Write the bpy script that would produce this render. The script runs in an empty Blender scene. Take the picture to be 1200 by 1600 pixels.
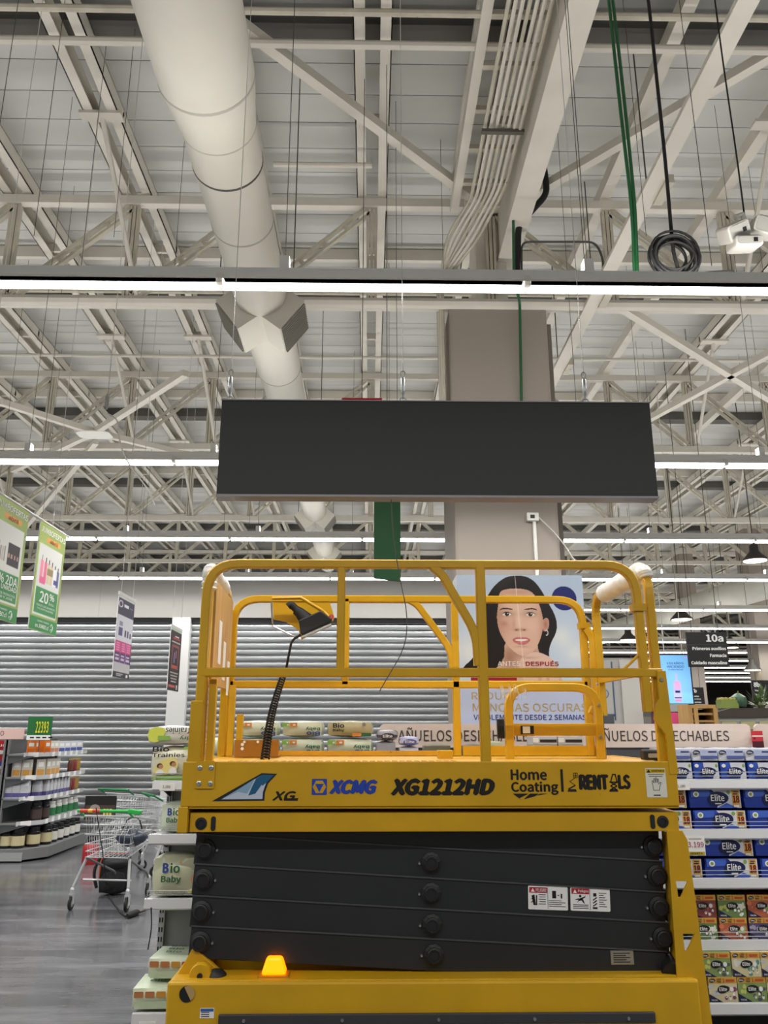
import bpy, math, random
import numpy as np
from mathutils import Vector, Matrix

# ------------------------------------------------------------------ camera, world, exposure
SC = bpy.context.scene
COL = SC.collection
FPX = 1250.0
CAM = Vector((0.0, 0.0, 1.8))
PITCH = math.radians(15.3)
YAW = math.radians(1.0)
cd = bpy.data.cameras.new('camera')
cd.sensor_fit = 'AUTO'
cd.sensor_width = 36.0
cd.lens = 36.0 * FPX / 1600.0
cd.clip_end = 300
cam = bpy.data.objects.new('camera', cd)
COL.objects.link(cam)
cam.location = CAM
cam.rotation_euler = (math.pi / 2 + PITCH, 0, -YAW)
SC.camera = cam

w = bpy.data.worlds.new('world')
SC.world = w
w.use_nodes = True
bg = w.node_tree.nodes['Background']
bg.inputs[0].default_value = (1.0, 0.97, 0.92, 1)
bg.inputs[1].default_value = 0.22

vs = SC.view_settings
vs.view_transform = 'Standard'
vs.look = 'None'
vs.exposure = 0.0
vs.gamma = 1.0
vs.use_curve_mapping = False

# every luminaire row: Y, x range, power per metre down / added roof fill up (used by the row builder below)
ROW_Z = 4.5
ROWS = [(1.03, -14.0, 18.0), (4.50, -14.0, 18.0), (7.97, -14.0, 18.0),
        (11.43, -14.0, 18.0), (14.55, -14.0, 18.0)] + \
       [(18.37 + 3.467 * k, -14.0 if k < 4 else 2.6, 26.0) for k in range(9)]
P_DOWN, P_UP_FILL = 15.5, 7.2

# ------------------------------------------------------------------ measuring helpers
FW = Vector((math.sin(YAW) * math.cos(PITCH), math.cos(YAW) * math.cos(PITCH), math.sin(PITCH)))
RT = Vector((math.cos(YAW), -math.sin(YAW), 0))
UP = RT.cross(FW)


def ray(px, py):
    return FW + RT * ((px - 600) / FPX) + UP * ((800 - py) / FPX)


def at(px, py, Y):
    r = ray(px, py)
    return CAM + r * (Y / r.y)


def atz(px, py, z):
    r = ray(px, py)
    return CAM + r * ((z - CAM.z) / r.z)


# ------------------------------------------------------------------ materials
def lin(c):
    if isinstance(c, str):
        c = [int(c[i:i + 2], 16) / 255 for i in (0, 2, 4)]
    return tuple(x / 12.92 if x <= 0.04045 else ((x + 0.055) / 1.055) ** 2.4 for x in c)


MATS = {}


def mat(name, col, rough=0.5, metal=0.0, var=0.0, vscale=3.0, emit=None, estr=0.0, stretch=None,
        bump=0.0, alpha=1.0, spots=None, trans=0.0, coat=0.0, rvar=0.0):
    if name in MATS:
        return MATS[name]
    m = bpy.data.materials.new(name)
    m.use_nodes = True
    nt = m.node_tree
    b = nt.nodes['Principled BSDF']
    c = lin(col)
    b.inputs['Base Color'].default_value = (*c, 1)
    b.inputs['Roughness'].default_value = rough
    b.inputs['Metallic'].default_value = metal
    if trans:
        b.inputs['Transmission Weight'].default_value = trans
    if coat:
        b.inputs['Coat Weight'].default_value = coat
        b.inputs['Coat Roughness'].default_value = 0.22
    if alpha < 1:
        b.inputs['Alpha'].default_value = alpha
    if emit:
        b.inputs['Emission Color'].default_value = (*lin(emit), 1)
        b.inputs['Emission Strength'].default_value = estr
    if var or bump or spots or rvar:
        tc = nt.nodes.new('ShaderNodeTexCoord')
        mp = nt.nodes.new('ShaderNodeMapping')
        if stretch:
            mp.inputs['Scale'].default_value = stretch
        nt.links.new(tc.outputs['Object'], mp.inputs['Vector'])
        nz = nt.nodes.new('ShaderNodeTexNoise')
        nz.inputs['Scale'].default_value = vscale
        nz.inputs['Detail'].default_value = 5
        nt.links.new(mp.outputs[0], nz.inputs['Vector'])
        last = None
        if var:
            rp = nt.nodes.new('ShaderNodeMapRange')
            rp.inputs['From Min'].default_value = 0.3
            rp.inputs['From Max'].default_value = 0.7
            rp.inputs['To Min'].default_value = 1 - var
            rp.inputs['To Max'].default_value = 1 + var
            nt.links.new(nz.outputs['Fac'], rp.inputs['Value'])
            mx = nt.nodes.new('ShaderNodeMix')
            mx.data_type = 'RGBA'
            mx.blend_type = 'MULTIPLY'
            mx.inputs['Factor'].default_value = 1
            mx.inputs['A'].default_value = (*c, 1)
            nt.links.new(rp.outputs[0], mx.inputs['B'])
            last = mx.outputs['Result']
        if spots:
            n2 = nt.nodes.new('ShaderNodeTexNoise')
            n2.inputs['Scale'].default_value = spots[1]
            n2.inputs['Detail'].default_value = 8
            n2.inputs['Roughness'].default_value = 0.7
            nt.links.new(mp.outputs[0], n2.inputs['Vector'])
            r2 = nt.nodes.new('ShaderNodeMapRange')
            r2.inputs['From Min'].default_value = spots[2]
            r2.inputs['From Max'].default_value = spots[2] + 0.03
            nt.links.new(n2.outputs['Fac'], r2.inputs['Value'])
            m2 = nt.nodes.new('ShaderNodeMix')
            m2.data_type = 'RGBA'
            if last:
                nt.links.new(last, m2.inputs['A'])
            else:
                m2.inputs['A'].default_value = (*c, 1)
            m2.inputs['B'].default_value = (*lin(spots[0]), 1)
            nt.links.new(r2.outputs[0], m2.inputs['Factor'])
            last = m2.outputs['Result']
        if last:
            nt.links.new(last, b.inputs['Base Color'])
        if rvar:
            r3 = nt.nodes.new('ShaderNodeMapRange')
            r3.inputs['To Min'].default_value = max(0.02, rough - rvar)
            r3.inputs['To Max'].default_value = rough + rvar
            nt.links.new(nz.outputs['Fac'], r3.inputs['Value'])
            nt.links.new(r3.outputs[0], b.inputs['Roughness'])
        if bump:
            bp = nt.nodes.new('ShaderNodeBump')
            bp.inputs['Strength'].default_value = bump
            bp.inputs['Distance'].default_value = 0.02
            nt.links.new(nz.outputs['Fac'], bp.inputs['Height'])
            nt.links.new(bp.outputs[0], b.inputs['Normal'])
    MATS[name] = m
    return m


def vcol_mat(name, rough=0.5, emit=0.0):
    if name in MATS:
        return MATS[name]
    m = bpy.data.materials.new(name)
    m.use_nodes = True
    nt = m.node_tree
    b = nt.nodes['Principled BSDF']
    a = nt.nodes.new('ShaderNodeVertexColor')
    a.layer_name = 'print'
    nt.links.new(a.outputs['Color'], b.inputs['Base Color'])
    b.inputs['Roughness'].default_value = rough
    if emit:
        nt.links.new(a.outputs['Color'], b.inputs['Emission Color'])
        b.inputs['Emission Strength'].default_value = emit
    MATS[name] = m
    return m


YEL = mat('lift_yellow', 'd2a212', 0.42, var=0.07, vscale=4, spots=('3a2a10', 16, 0.70), coat=0.1)
YELD = mat('lift_yellow_deck', 'd09a18', 0.5, var=0.1, vscale=8, spots=('4a3516', 10, 0.66), bump=0.3)
BLK = mat('arm_black', '26282a', 0.45, var=0.08, vscale=3, rvar=0.1)
PIN = mat('pin_black', '1b1c1e', 0.55)
RUB = mat('rubber_black', '141414', 0.7)
STEEL = mat('bright_steel', 'b9bbbd', 0.3, 0.9)
CREAM = mat('cream_steel', 'd6d1c5', 0.55, var=0.05, vscale=2.5)
CREAMD = mat('cream_steel_worn', 'c2bcab', 0.6, var=0.12, vscale=5, spots=('6a5e4c', 9, 0.66))
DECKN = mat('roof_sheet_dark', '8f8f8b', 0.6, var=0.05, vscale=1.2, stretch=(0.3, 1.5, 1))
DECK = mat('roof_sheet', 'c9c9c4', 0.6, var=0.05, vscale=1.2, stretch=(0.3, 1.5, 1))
GUT = mat('dark_gutter', '55534e', 0.6, var=0.1)
DUCT = mat('duct_white', 'cbc8bc', 0.45, var=0.04, vscale=2)
DUCTG = mat('duct_grey', 'a9a69c', 0.5)
COLM = mat('column_taupe', '9c9288', 0.75, var=0.03, vscale=1.0)
ALU = mat('trunking_grey', 'f0f0ec', 0.45)
TUBE = mat('tube_glow', 'ffffff', 0.4, emit='ffffff', estr=9.0)
WHT = mat('white_paint', 'e6e4de', 0.5)
WIRE = mat('wire_dark', '4a4843', 0.5)
WIREW = mat('wire_white', 'cfcdc6', 0.45)
GRN = mat('cable_green', '1f5c34', 0.5)
SIGN = mat('sign_charcoal', '1f2120', 0.5, var=0.02)
SIGNE = mat('sign_edge', '8b8a8e', 0.4, 0.3)
BLACK = mat('print_black', '101010', 0.55)
WHITE = mat('print_white', 'f2f2f0', 0.5)
NAVY = mat('print_navy', '141c52', 0.5)
CHROME = mat('trolley_chrome', 'd0d2d4', 0.3, 0.5)
GREENP = mat('handle_green', '2fae4e', 0.35)
GREEND = mat('handle_dark_green', '12743f', 0.4)
SHELF = mat('shelf_grey', '7f8081', 0.45, 0.2, var=0.04)
SHELFL = mat('shelf_light', 'a5a6a6', 0.45, 0.1)
SHELFD = mat('shelf_dark', '55575a', 0.5, 0.2)
RAILW = mat('price_rail', 'd8dadc', 0.25, 0.25)
PINK = mat('header_pink', 'e0cfc4', 0.55)

# ------------------------------------------------------------------ mesh builder


class MB:
    def __init__(self):
        self.v, self.f, self.m, self.cur = [], [], [], 0

    def add(self, vs, fs):
        o = len(self.v)
        self.v += [tuple(p) for p in vs]
        self.f += [tuple(i + o for i in f) for f in fs]
        self.m += [self.cur] * len(fs)
        return self

    def box(self, a, b):
        x0, y0, z0 = a
        x1, y1, z1 = b
        return self.add([(x0, y0, z0), (x1, y0, z0), (x1, y1, z0), (x0, y1, z0),
                         (x0, y0, z1), (x1, y0, z1), (x1, y1, z1), (x0, y1, z1)],
                        [(0, 3, 2, 1), (4, 5, 6, 7), (0, 1, 5, 4), (1, 2, 6, 5), (2, 3, 7, 6), (3, 0, 4, 7)])

    def beam(self, p0, p1, w, h, up=(0, 0, 1)):
        p0, p1 = Vector(p0), Vector(p1)
        d = (p1 - p0).normalized()
        u = Vector(up)
        if abs(d.dot(u)) > 0.99:
            u = Vector((0, 1, 0))
        s = d.cross(u).normalized() * (w / 2)
        t = s.cross(d).normalized() * (h / 2)
        vs = [p0 - s - t, p0 + s - t, p0 + s + t, p0 - s + t, p1 - s - t, p1 + s - t, p1 + s + t, p1 - s + t]
        return self.add(vs, [(3, 2, 1, 0), (4, 5, 6, 7), (0, 1, 5, 4), (1, 2, 6, 5), (2, 3, 7, 6), (3, 0, 4, 7)])

    def tube(self, pts, r, n=8, closed=False, sq=False, cap=True):
        pts = [Vector(p) for p in pts]
        N = len(pts)
        if sq:
            k = 0.75
            prof = [(1, k), (k, 1), (-k, 1), (-1, k), (-1, -k), (-k, -1), (k, -1), (1, -k)]
            n = 8
        else:
            prof = [(math.cos(2 * math.pi * i / n), math.sin(2 * math.pi * i / n)) for i in range(n)]
        tang = []
        for i in range(N):
            if closed:
                t = pts[(i + 1) % N] - pts[i - 1]
            elif i == 0:
                t = pts[1] - pts[0]
            elif i == N - 1:
                t = pts[-1] - pts[-2]
            else:
                t = (pts[i + 1] - pts[i]).normalized() + (pts[i] - pts[i - 1]).normalized()
            tang.append(t.normalized())
        ref = Vector((0, 0, 1)) if abs(tang[0].z) < 0.9 else Vector((0, 1, 0))
        a = (ref - tang[0] * ref.dot(tang[0])).normalized()
        vs = []
        for i in range(N):
            a = (a - tang[i] * a.dot(tang[i]))
            a = a.normalized() if a.length > 1e-6 else tang[i].orthogonal().normalized()
            b = tang[i].cross(a)
            rr = r[i] if isinstance(r, (list, tuple)) else r
            for c, s in prof:
                vs.append(pts[i] + (a * c + b * s) * rr)
        fs = []
        for i in range(N if closed else N - 1):
            j = (i + 1) % N
            for k in range(n):
                l = (k + 1) % n
                fs.append((i * n + k, i * n + l, j * n + l, j * n + k))
        if cap and not closed:
            fs.append(tuple(reversed(range(n))))
            fs.append(tuple((N - 1) * n + k for k in range(n)))
        return self.add(vs, fs)

    def lathe(self, prof, n=16, o=(0, 0, 0), ax=(0, 0, 1)):
        ax = Vector(ax).normalized()
        e = ax.orthogonal().normalized()
        g = ax.cross(e)
        o = Vector(o)
        vs = []
        for r, z in prof:
            for k in range(n):
                t = 2 * math.pi * k / n
                vs.append(o + ax * z + (e * math.cos(t) + g * math.sin(t)) * r)
        fs = []
        for i in range(len(prof) - 1):
            for k in range(n):
                l = (k + 1) % n
                fs.append((i * n + k, i * n + l, (i + 1) * n + l, (i + 1) * n + k))
        fs.append(tuple(reversed(range(n))))
        fs.append(tuple((len(prof) - 1) * n + k for k in range(n)))
        return self.add(vs, fs)

    def prism(self, poly, depth, o=(0, 0, 0), ex=(1, 0, 0), ey=(0, 0, 1)):
        """polygon in the plane (ex, ey), extruded along ey x ex ... both sides closed"""
        o, ex, ey = Vector(o), Vector(ex), Vector(ey)
        nn = ex.cross(ey).normalized()      # points to the viewer for ex=+X, ey=+Z : -Y
        n = len(poly)
        A = [o + ex * x + ey * y for x, y in poly]
        B = [p - nn * depth for p in A]
        fs = [tuple(range(n)), tuple(reversed(range(n, 2 * n)))]
        for i in range(n):
            j = (i + 1) % n
            fs.append((j, i, n + i, n + j))
        return self.add(A + B, fs)

    def flat(self, poly, o=(0, 0, 0), ex=(1, 0, 0), ey=(0, 0, 1)):
        o, ex, ey = Vector(o), Vector(ex), Vector(ey)
        return self.add([o + ex * x + ey * y for x, y in poly], [tuple(range(len(poly)))])

    def mesh(self, name, mats, smooth=False):
        me = bpy.data.meshes.new(name)
        me.from_pydata(self.v, [], self.f)
        if not isinstance(mats, (list, tuple)):
            mats = [mats]
        for m in mats:
            me.materials.append(m)
        if len(mats) > 1:
            me.polygons.foreach_set('material_index', self.m)
        if smooth:
            me.polygons.foreach_set('use_smooth', [True] * len(self.f))
            try:
                me.set_sharp_from_angle(angle=math.radians(40))
            except Exception:
                pass
        me.update()
        return me

    def build(self, name, mats, parent=None, smooth=False, bevel=0.0, loc=None):
        o = link(name, self.mesh(name, mats, smooth), parent, loc)
        if bevel:
            bv = o.modifiers.new('bevel', 'BEVEL')
            bv.width = bevel
            bv.segments = 2
            bv.limit_method = 'ANGLE'
            bv.harden_normals = False
        return o


def link(name, me, parent=None, loc=None):
    o = bpy.data.objects.new(name, me)
    COL.objects.link(o)
    if parent is not None:
        o.parent = parent
        if loc is None and parent.get('world_built'):
            o.matrix_parent_inverse = Matrix.Translation(-Vector(parent['world_built']))
    if loc is not None:
        o.location = loc
    return o


def tag(o, label=None, cat=None, group=None, kind=None):
    if label:
        o['label'] = label
    if cat:
        o['category'] = cat
    if group:
        o['group'] = group
    if kind:
        o['kind'] = kind
    return o


def thing(name, label, cat, loc=(0, 0, 0), group=None, world=True, rz=0.0):
    """an Empty at the thing's base; world=True: its parts are written in world coordinates"""
    o = bpy.data.objects.new(name, None)
    COL.objects.link(o)
    o.empty_display_size = 0.1
    o.location = loc
    o.rotation_euler = (0, 0, rz)
    if world:
        o['world_built'] = [float(c) for c in loc]
    return tag(o, label, cat, group)


def struct(name, mb, m, parent=None, **k):
    o = mb.build(name, m, parent, **k)
    o['kind'] = 'structure'
    return o


def copy_tree(o, parent=None):
    c = o.copy()
    COL.objects.link(c)
    if parent is not None:
        c.parent = parent
    for ch in list(o.children):
        copy_tree(ch, c)
    return c


def roundpath(pts, r, n=5, closed=False):
    pts = [Vector(p) for p in pts]
    out = []
    N = len(pts)
    for i, p in enumerate(pts):
        if not closed and i in (0, N - 1):
            out.append(p)
            continue
        a, b = pts[i - 1], pts[(i + 1) % N]
        da, db = (a - p), (b - p)
        k = min(r, da.length * 0.49, db.length * 0.49)
        s, e = p + da.normalized() * k, p + db.normalized() * k
        for j in range(n + 1):
            t = j / n
            out.append(s * (1 - t) ** 2 + p * 2 * t * (1 - t) + e * t ** 2)
    return out


def ell(cx, cz, rx, rz, n=20, a0=0.0):
    return [(cx + rx * math.cos(a0 + 2 * math.pi * i / n), cz + rz * math.sin(a0 + 2 * math.pi * i / n)) for i in range(n)]


def rrect(x0, x1, z0, z1, r=0.01, n=3):
    out = []
    for cx, cz, a in ((x1 - r, z0 + r, -90), (x1 - r, z1 - r, 0), (x0 + r, z1 - r, 90), (x0 + r, z0 + r, 180)):
        for i in range(n + 1):
            t = math.radians(a + 90 * i / n)
            out.append((cx + r * math.cos(t), cz + r * math.sin(t)))
    return out


def rect(x0, x1, z0, z1):
    return [(x0, z0), (x1, z0), (x1, z1), (x0, z1)]


_TXT = {}
try:
    FONT = bpy.data.fonts.load(bpy.utils.system_resource('DATAFILES', path='fonts') + '/Noto Sans CJK Regular.woff2')
except Exception:
    FONT = None


def glyphs(body, res=3):
    key = (body, res)
    if key not in _TXT:
        cu = bpy.data.curves.new('txt', 'FONT')
        cu.body = body
        cu.size = 1
        if FONT:
            cu.font = FONT
        cu.resolution_u = res
        cu.fill_mode = 'FRONT'
        cu.space_line = 0.85
        ob = bpy.data.objects.new('txt', cu)
        COL.objects.link(ob)
        bpy.context.view_layer.update()
        me = bpy.data.meshes.new_from_object(ob.evaluated_get(bpy.context.evaluated_depsgraph_get()))
        vs = np.array([v.co[:2] for v in me.vertices]) if len(me.vertices) else np.zeros((0, 2))
        fs = [tuple(p.vertices) for p in me.polygons]
        bpy.data.objects.remove(ob)
        bpy.data.curves.remove(cu)
        bpy.data.meshes.remove(me)
        if len(vs):
            lo, hi = vs.min(0), vs.max(0)
            vs = (vs - lo) / np.maximum(hi - lo, 1e-6)
        _TXT[key] = (vs, fs)
    return _TXT[key]


def text(mb, body, x0, x1, z0, z1, y=0.0, bold=0.02, shear=0.0, flip=False, ex=None, ez=None, o=None, res=3):
    """letters filling the rectangle x0..x1, z0..z1 of a plane facing -Y (or of the plane o, ex, ez)"""
    vs, fs = glyphs(body, res)
    k = bold * min(z1 - z0, (x1 - x0) / max(1, len(body)) * 1.5) * 1.1
    steps = [(0, 0)] if bold < 0.004 else [(-k, 0), (k, 0), (0, k * .7), (0, -k * .7)]
    if bold > 0.06:
        steps += [(-k / 2, k * .35), (k / 2, k * .35), (-k / 2, -k * .35), (k / 2, -k * .35), (0, 0)]
    for i, (dx, dz) in enumerate(steps):
        lift = i * 0.0003           # the strokes lie one upon another, not in one plane
        o_i = o if o is None else Vector(o) + Vector(ex).cross(Vector(ez)) * lift
        _stamp(mb, vs, fs, x0 + k + dx, x1 - k + dx, z0 + k * .7 + dz, z1 - k * .7 + dz, y - lift, shear, flip, ex, ez, o_i, (x0 + x1, z0 + z1))
    return mb


def _stamp(mb, vs, fs, x0, x1, z0, z1, y, shear, flip, ex, ez, o, mid):
    out = []
    for u, v in vs:
        x = x0 + (x1 - x0) * u + shear * (z1 - z0) * v
        z = z0 + (z1 - z0) * v
        if flip:
            x, z = mid[0] - x, mid[1] - z
        if o is None:
            out.append((x, y, z))
        else:
            out.append(Vector(o) + Vector(ex) * x + Vector(ez) * z)
    mb.add(out, fs)


def paint(name, w, h, nx, ny, func, m, parent=None, o=(0, 0, 0), ex=(1, 0, 0), ez=(0, 0, 1), loc=None):
    """a flat print: a grid whose vertices carry the printed colours; func(u, v) -> sRGB, v downwards"""
    u, v = np.meshgrid(np.linspace(0, 1, nx), np.linspace(0, 1, ny))
    rgb = np.clip(func(u, v), 0, 1)
    l = np.where(rgb <= 0.04045, rgb / 12.92, ((rgb + 0.055) / 1.055) ** 2.4)
    o, ex, ez = np.array(o), np.array(ex), np.array(ez)
    co = o[None, None] + (u * w)[..., None] * ex + ((1 - v) * h)[..., None] * ez
    i = np.arange(nx * ny).reshape(ny, nx)
    q = np.stack([i[1:, :-1], i[1:, 1:], i[:-1, 1:], i[:-1, :-1]], -1).reshape(-1, 4)
    me = bpy.data.meshes.new(name)
    me.vertices.add(nx * ny)
    me.vertices.foreach_set('co', co.reshape(-1).astype(np.float32))
    me.loops.add(q.size)
    me.loops.foreach_set('vertex_index', q.reshape(-1).astype(np.int32))
    me.polygons.add(len(q))
    me.polygons.foreach_set('loop_start', (np.arange(len(q)) * 4).astype(np.int32))
    me.update(calc_edges=True)
    ca = me.color_attributes.new('print', 'FLOAT_COLOR', 'POINT')
    rgba = np.concatenate([l.reshape(-1, 3), np.ones((nx * ny, 1))], 1)
    ca.data.foreach_set('color', rgba.reshape(-1).astype(np.float32))
    me.materials.append(m)
    return link(name, me, parent, loc)


def inpoly(x, y, poly):
    c = np.zeros(x.shape, bool)
    n = len(poly)
    for i in range(n):
        x0, y0 = poly[i]
        x1, y1 = poly[(i + 1) % n]
        k = ((y0 > y) != (y1 > y)) & (x < (x1 - x0) * (y - y0) / (y1 - y0 + 1e-9) + x0)
        c ^= k
    return c


def smoothpoly(pts, it=3):
    for _ in range(it):
        out = []
        for i in range(len(pts)):
            a, b = pts[i], pts[(i + 1) % len(pts)]
            out += [(a[0] * .75 + b[0] * .25, a[1] * .75 + b[1] * .25), (a[0] * .25 + b[0] * .75, a[1] * .25 + b[1] * .75)]
        pts = out
    return pts


ORD = ['first', 'second', 'third', 'fourth', 'fifth', 'sixth', 'seventh', 'eighth', 'ninth', 'tenth', 'eleventh', 'twelfth']
RND = random.Random(7)
# ------------------------------------------------------------------ the setting: floor, walls, roof
def floor_material():
    m = bpy.data.materials.new('floor_vinyl')
    m.use_nodes = True
    nt = m.node_tree
    b = nt.nodes['Principled BSDF']
    tc = nt.nodes.new('ShaderNodeTexCoord')
    br = nt.nodes.new('ShaderNodeTexBrick')
    br.offset = 0.37
    br.inputs['Scale'].default_value = 1.0
    br.inputs['Brick Width'].default_value = 1.5
    br.inputs['Row Height'].default_value = 0.2
    br.inputs['Mortar Size'].default_value = 0.0015
    br.inputs['Color1'].default_value = (*lin('525256'), 1)
    br.inputs['Color2'].default_value = (*lin('68686c'), 1)
    br.inputs['Mortar'].default_value = (*lin('3e3e40'), 1)
    nt.links.new(tc.outputs['Object'], br.inputs['Vector'])
    mp = nt.nodes.new('ShaderNodeMapping')
    mp.inputs['Scale'].default_value = (1.0, 4.5, 1)
    nt.links.new(tc.outputs['Object'], mp.inputs['Vector'])
    nz = nt.nodes.new('ShaderNodeTexNoise')
    nz.inputs['Scale'].default_value = 1.6
    nz.inputs['Detail'].default_value = 7
    nz.inputs['Roughness'].default_value = 0.65
    nt.links.new(mp.outputs[0], nz.inputs['Vector'])
    mr = nt.nodes.new('ShaderNodeMapRange')
    mr.inputs['From Min'].default_value = 0.25
    mr.inputs['From Max'].default_value = 0.75
    mr.inputs['To Min'].default_value = 0.55
    mr.inputs['To Max'].default_value = 1.5
    nt.links.new(nz.outputs['Fac'], mr.inputs['Value'])
    mx = nt.nodes.new('ShaderNodeMix')
    mx.data_type = 'RGBA'
    mx.blend_type = 'MULTIPLY'
    mx.inputs['Factor'].default_value = 1
    nt.links.new(br.outputs['Color'], mx.inputs['A'])
    nt.links.new(mr.outputs[0], mx.inputs['B'])
    nt.links.new(mx.outputs['Result'], b.inputs['Base Color'])
    r = nt.nodes.new('ShaderNodeMapRange')
    r.inputs['To Min'].default_value = 0.08
    r.inputs['To Max'].default_value = 0.26
    nt.links.new(nz.outputs['Fac'], r.inputs['Value'])
    nt.links.new(r.outputs[0], b.inputs['Roughness'])
    return m


struct('floor', MB().box((-24, -6, -0.1), (34, 66, 0)), floor_material())
WALLM = mat('hall_wall', '8f8a80', 0.8, var=0.05)
WALLF = mat('hall_wall_far', '6c675f', 0.8, var=0.05)
struct('wall_back', MB().box((-24, 66, 0), (34, 66.3, 9.6)), WALLF)
struct('wall_left', MB().box((-24.3, -6, 0), (-24, 66.3, 9.6)), WALLM)
struct('wall_right', MB().box((34, -6, 0), (34.3, 66.3, 9.6)), WALLM)

ZD = 9.1        # underside of the roof sheets
PITCHX = 1.57   # spacing of rafters and of the truss verticals
ceil_o = struct('ceiling', MB().box((-24.3, -6, ZD + 0.12), (34.3, 66.3, ZD + 0.2)), mat('roof_back', '8d8d89', 0.8))
# roof sheets lying across, seams recessed: one object for each sheet that can be told apart
pm = MB()
pm.box((-24, 0, 0), (34, 0.448, 0.1))
sheet = pm.mesh('roof_sheet', DECK)
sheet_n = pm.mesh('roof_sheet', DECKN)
y = 4.2
while y < 19:
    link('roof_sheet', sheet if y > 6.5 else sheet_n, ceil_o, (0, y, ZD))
    y += 0.46
far = MB()
while y < 65.5:
    far.box((-24, y, ZD), (34, y + 0.445, ZD + 0.1))
    y += 0.46
far.build('roof_sheets_far', DECK, ceil_o)['kind'] = 'stuff'
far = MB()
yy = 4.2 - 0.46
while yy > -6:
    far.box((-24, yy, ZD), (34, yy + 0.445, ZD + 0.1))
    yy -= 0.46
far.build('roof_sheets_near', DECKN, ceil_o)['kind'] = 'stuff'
# dark gutters across, between the trusses
for k in range(11):
    Y = 6.70 + 5.42 * k
    MB().box((-24, Y, ZD - 0.2), (34, Y + 0.28, ZD - 0.012)).build('roof_gutter', GUT, ceil_o)


def channel(mb, x, y0, y1, z0, z1, w, side):
    """C section rafter, open to one side"""
    t = 0.012
    mb.box((x, y0, z0), (x + w, y1, z0 + t))
    mb.box((x, y0, z1 - t), (x + w, y1, z1))
    if side > 0:
        mb.box((x, y0, z0), (x + t, y1, z1))
    else:
        mb.box((x + w - t, y0, z0), (x + w, y1, z1))


for j in range(-13, 21):
    X = PITCHX * j
    mb = MB()
    if j in (2, 3, 5):
        mb.box((X - 0.07, -5, 8.72), (X + 0.07, 65, 8.9))
    else:
        channel(mb, X - 0.20, -5, 65, 8.70, 8.9, 0.12, 1)
        channel(mb, X + 0.08, -5, 65, 8.70, 8.9, 0.12, -1)
        for q in range(14):
            yq = 5.2 + q * 2.71
            mb.box((X - 0.2, yq, 8.74), (X + 0.2, yq + 0.05, 8.86))
    mb.build('rafter', CREAM if abs(j) < 9 else CREAMD, ceil_o)
    # thin purlins between rafters and sheets
for q in range(12):
    Y = 5.6 + 5.42 * q
    MB().box((-24, Y, 8.9), (34, Y + 0.08, ZD - 0.012)).build('purlin', CREAM, ceil_o)

# ------------------------------------------------------------------ trusses
TR_Y = [9.25 + 5.42 * k for k in range(10)]
TZ0, TZ1 = 7.1, 8.6
TLBL = ['cream steel roof truss nearest the camera, crossing at the column head',
        'second cream steel roof truss from the camera, seen above the dark sign',
        'third cream steel roof truss from the camera, just above the second light row',
        'fourth cream steel roof truss from the camera', 'fifth cream steel roof truss from the camera',
        'sixth cream steel roof truss from the camera', 'seventh cream steel roof truss from the camera',
        'eighth cream steel roof truss from the camera', 'ninth cream steel roof truss from the camera',
        'rearmost cream steel roof truss at the far end of the hall']


def double_member(mb, a, b, g=0.05, s=0.035, batten=True):
    a, b = Vector(a), Vector(b)
    d = (b - a).normalized()
    side = d.cross(Vector((0, 1, 0))).normalized() * g
    mb.beam(a + side, b + side, 0.07, s, up=side)
    mb.beam(a - side, b - side, 0.07, s, up=side)
    if batten:
        L = (b - a).length
        n = max(2, int(L / 0.35))
        for i in range(1, n):
            p = a + d * (L * i / n)
            mb.beam(p - side, p + side, 0.05, 0.05)


for k, Y in enumerate(TR_Y):
    t = thing('roof_truss', TLBL[k], 'truss', (PITCHX, Y, TZ0), 'roof trusses across the hall')
    vis = [6, 8, 10, 0, 0, 0, 0, 0, 0, 0][k]
    MB().box((-24, Y - 0.055, TZ1 - 0.06), (34, Y + 0.055, TZ1 + 0.06)).build('top_chord', CREAM, t)
    MB().box((-24, Y - 0.055, TZ0 - 0.06), (34, Y + 0.055, TZ0 + 0.06)).build('bottom_chord', CREAM, t)
    rest = MB()
    for j in range(-15, 22):
        X = PITCHX * j
        single = abs(j) <= vis and vis
        mb = MB() if single else rest
        if single:
            double_member(mb, (X, Y, TZ0 + 0.07), (X, Y, TZ1 - 0.08), batten=False)
            mb.box((X - 0.02, Y - 0.03, TZ0 + 0.07), (X + 0.02, Y + 0.03, TZ1 - 0.08))
            mb.build('vertical_strut', CREAMD, t)
        else:
            mb.beam((X, Y, TZ0), (X, Y, TZ1), 0.1, 0.1)
        # diagonals fall away from the column line
        if j >= 1:
            a, b = (X + 0.05, Y, TZ1 - 0.1), (X + PITCHX - 0.08, Y, TZ0 + 0.08)
        else:
            a, b = (X - 0.05, Y, TZ1 - 0.1), (X - PITCHX + 0.08, Y, TZ0 + 0.08)
        if single:
            mb = MB()
            double_member(mb, a, b)
            mb.build('diagonal_strut', CREAMD, t)
        else:
            mb.beam(a, b, 0.1, 0.09)
    if rest.v:
        rest.build('web_struts', CREAMD, t)['kind'] = 'stuff'
    # fly braces from the rafters down to the bottom chord, with their seat plates
    for j in ((-2, 3) if k == 0 else (-6, -3, -2, 4, 6) if k < 3 else ()):
        X = PITCHX * j
        br = MB().tube([(X, Y - 1.45, 8.7), (X + 0.12, Y, TZ0 + 0.1)], 0.032, 8).build('fly_brace', CREAM, t)
        MB().box((X - 0.24, Y - 1.53, 8.66), (X + 0.24, Y - 1.38, 8.70)).build('seat_plate', CREAM, br)

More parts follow.
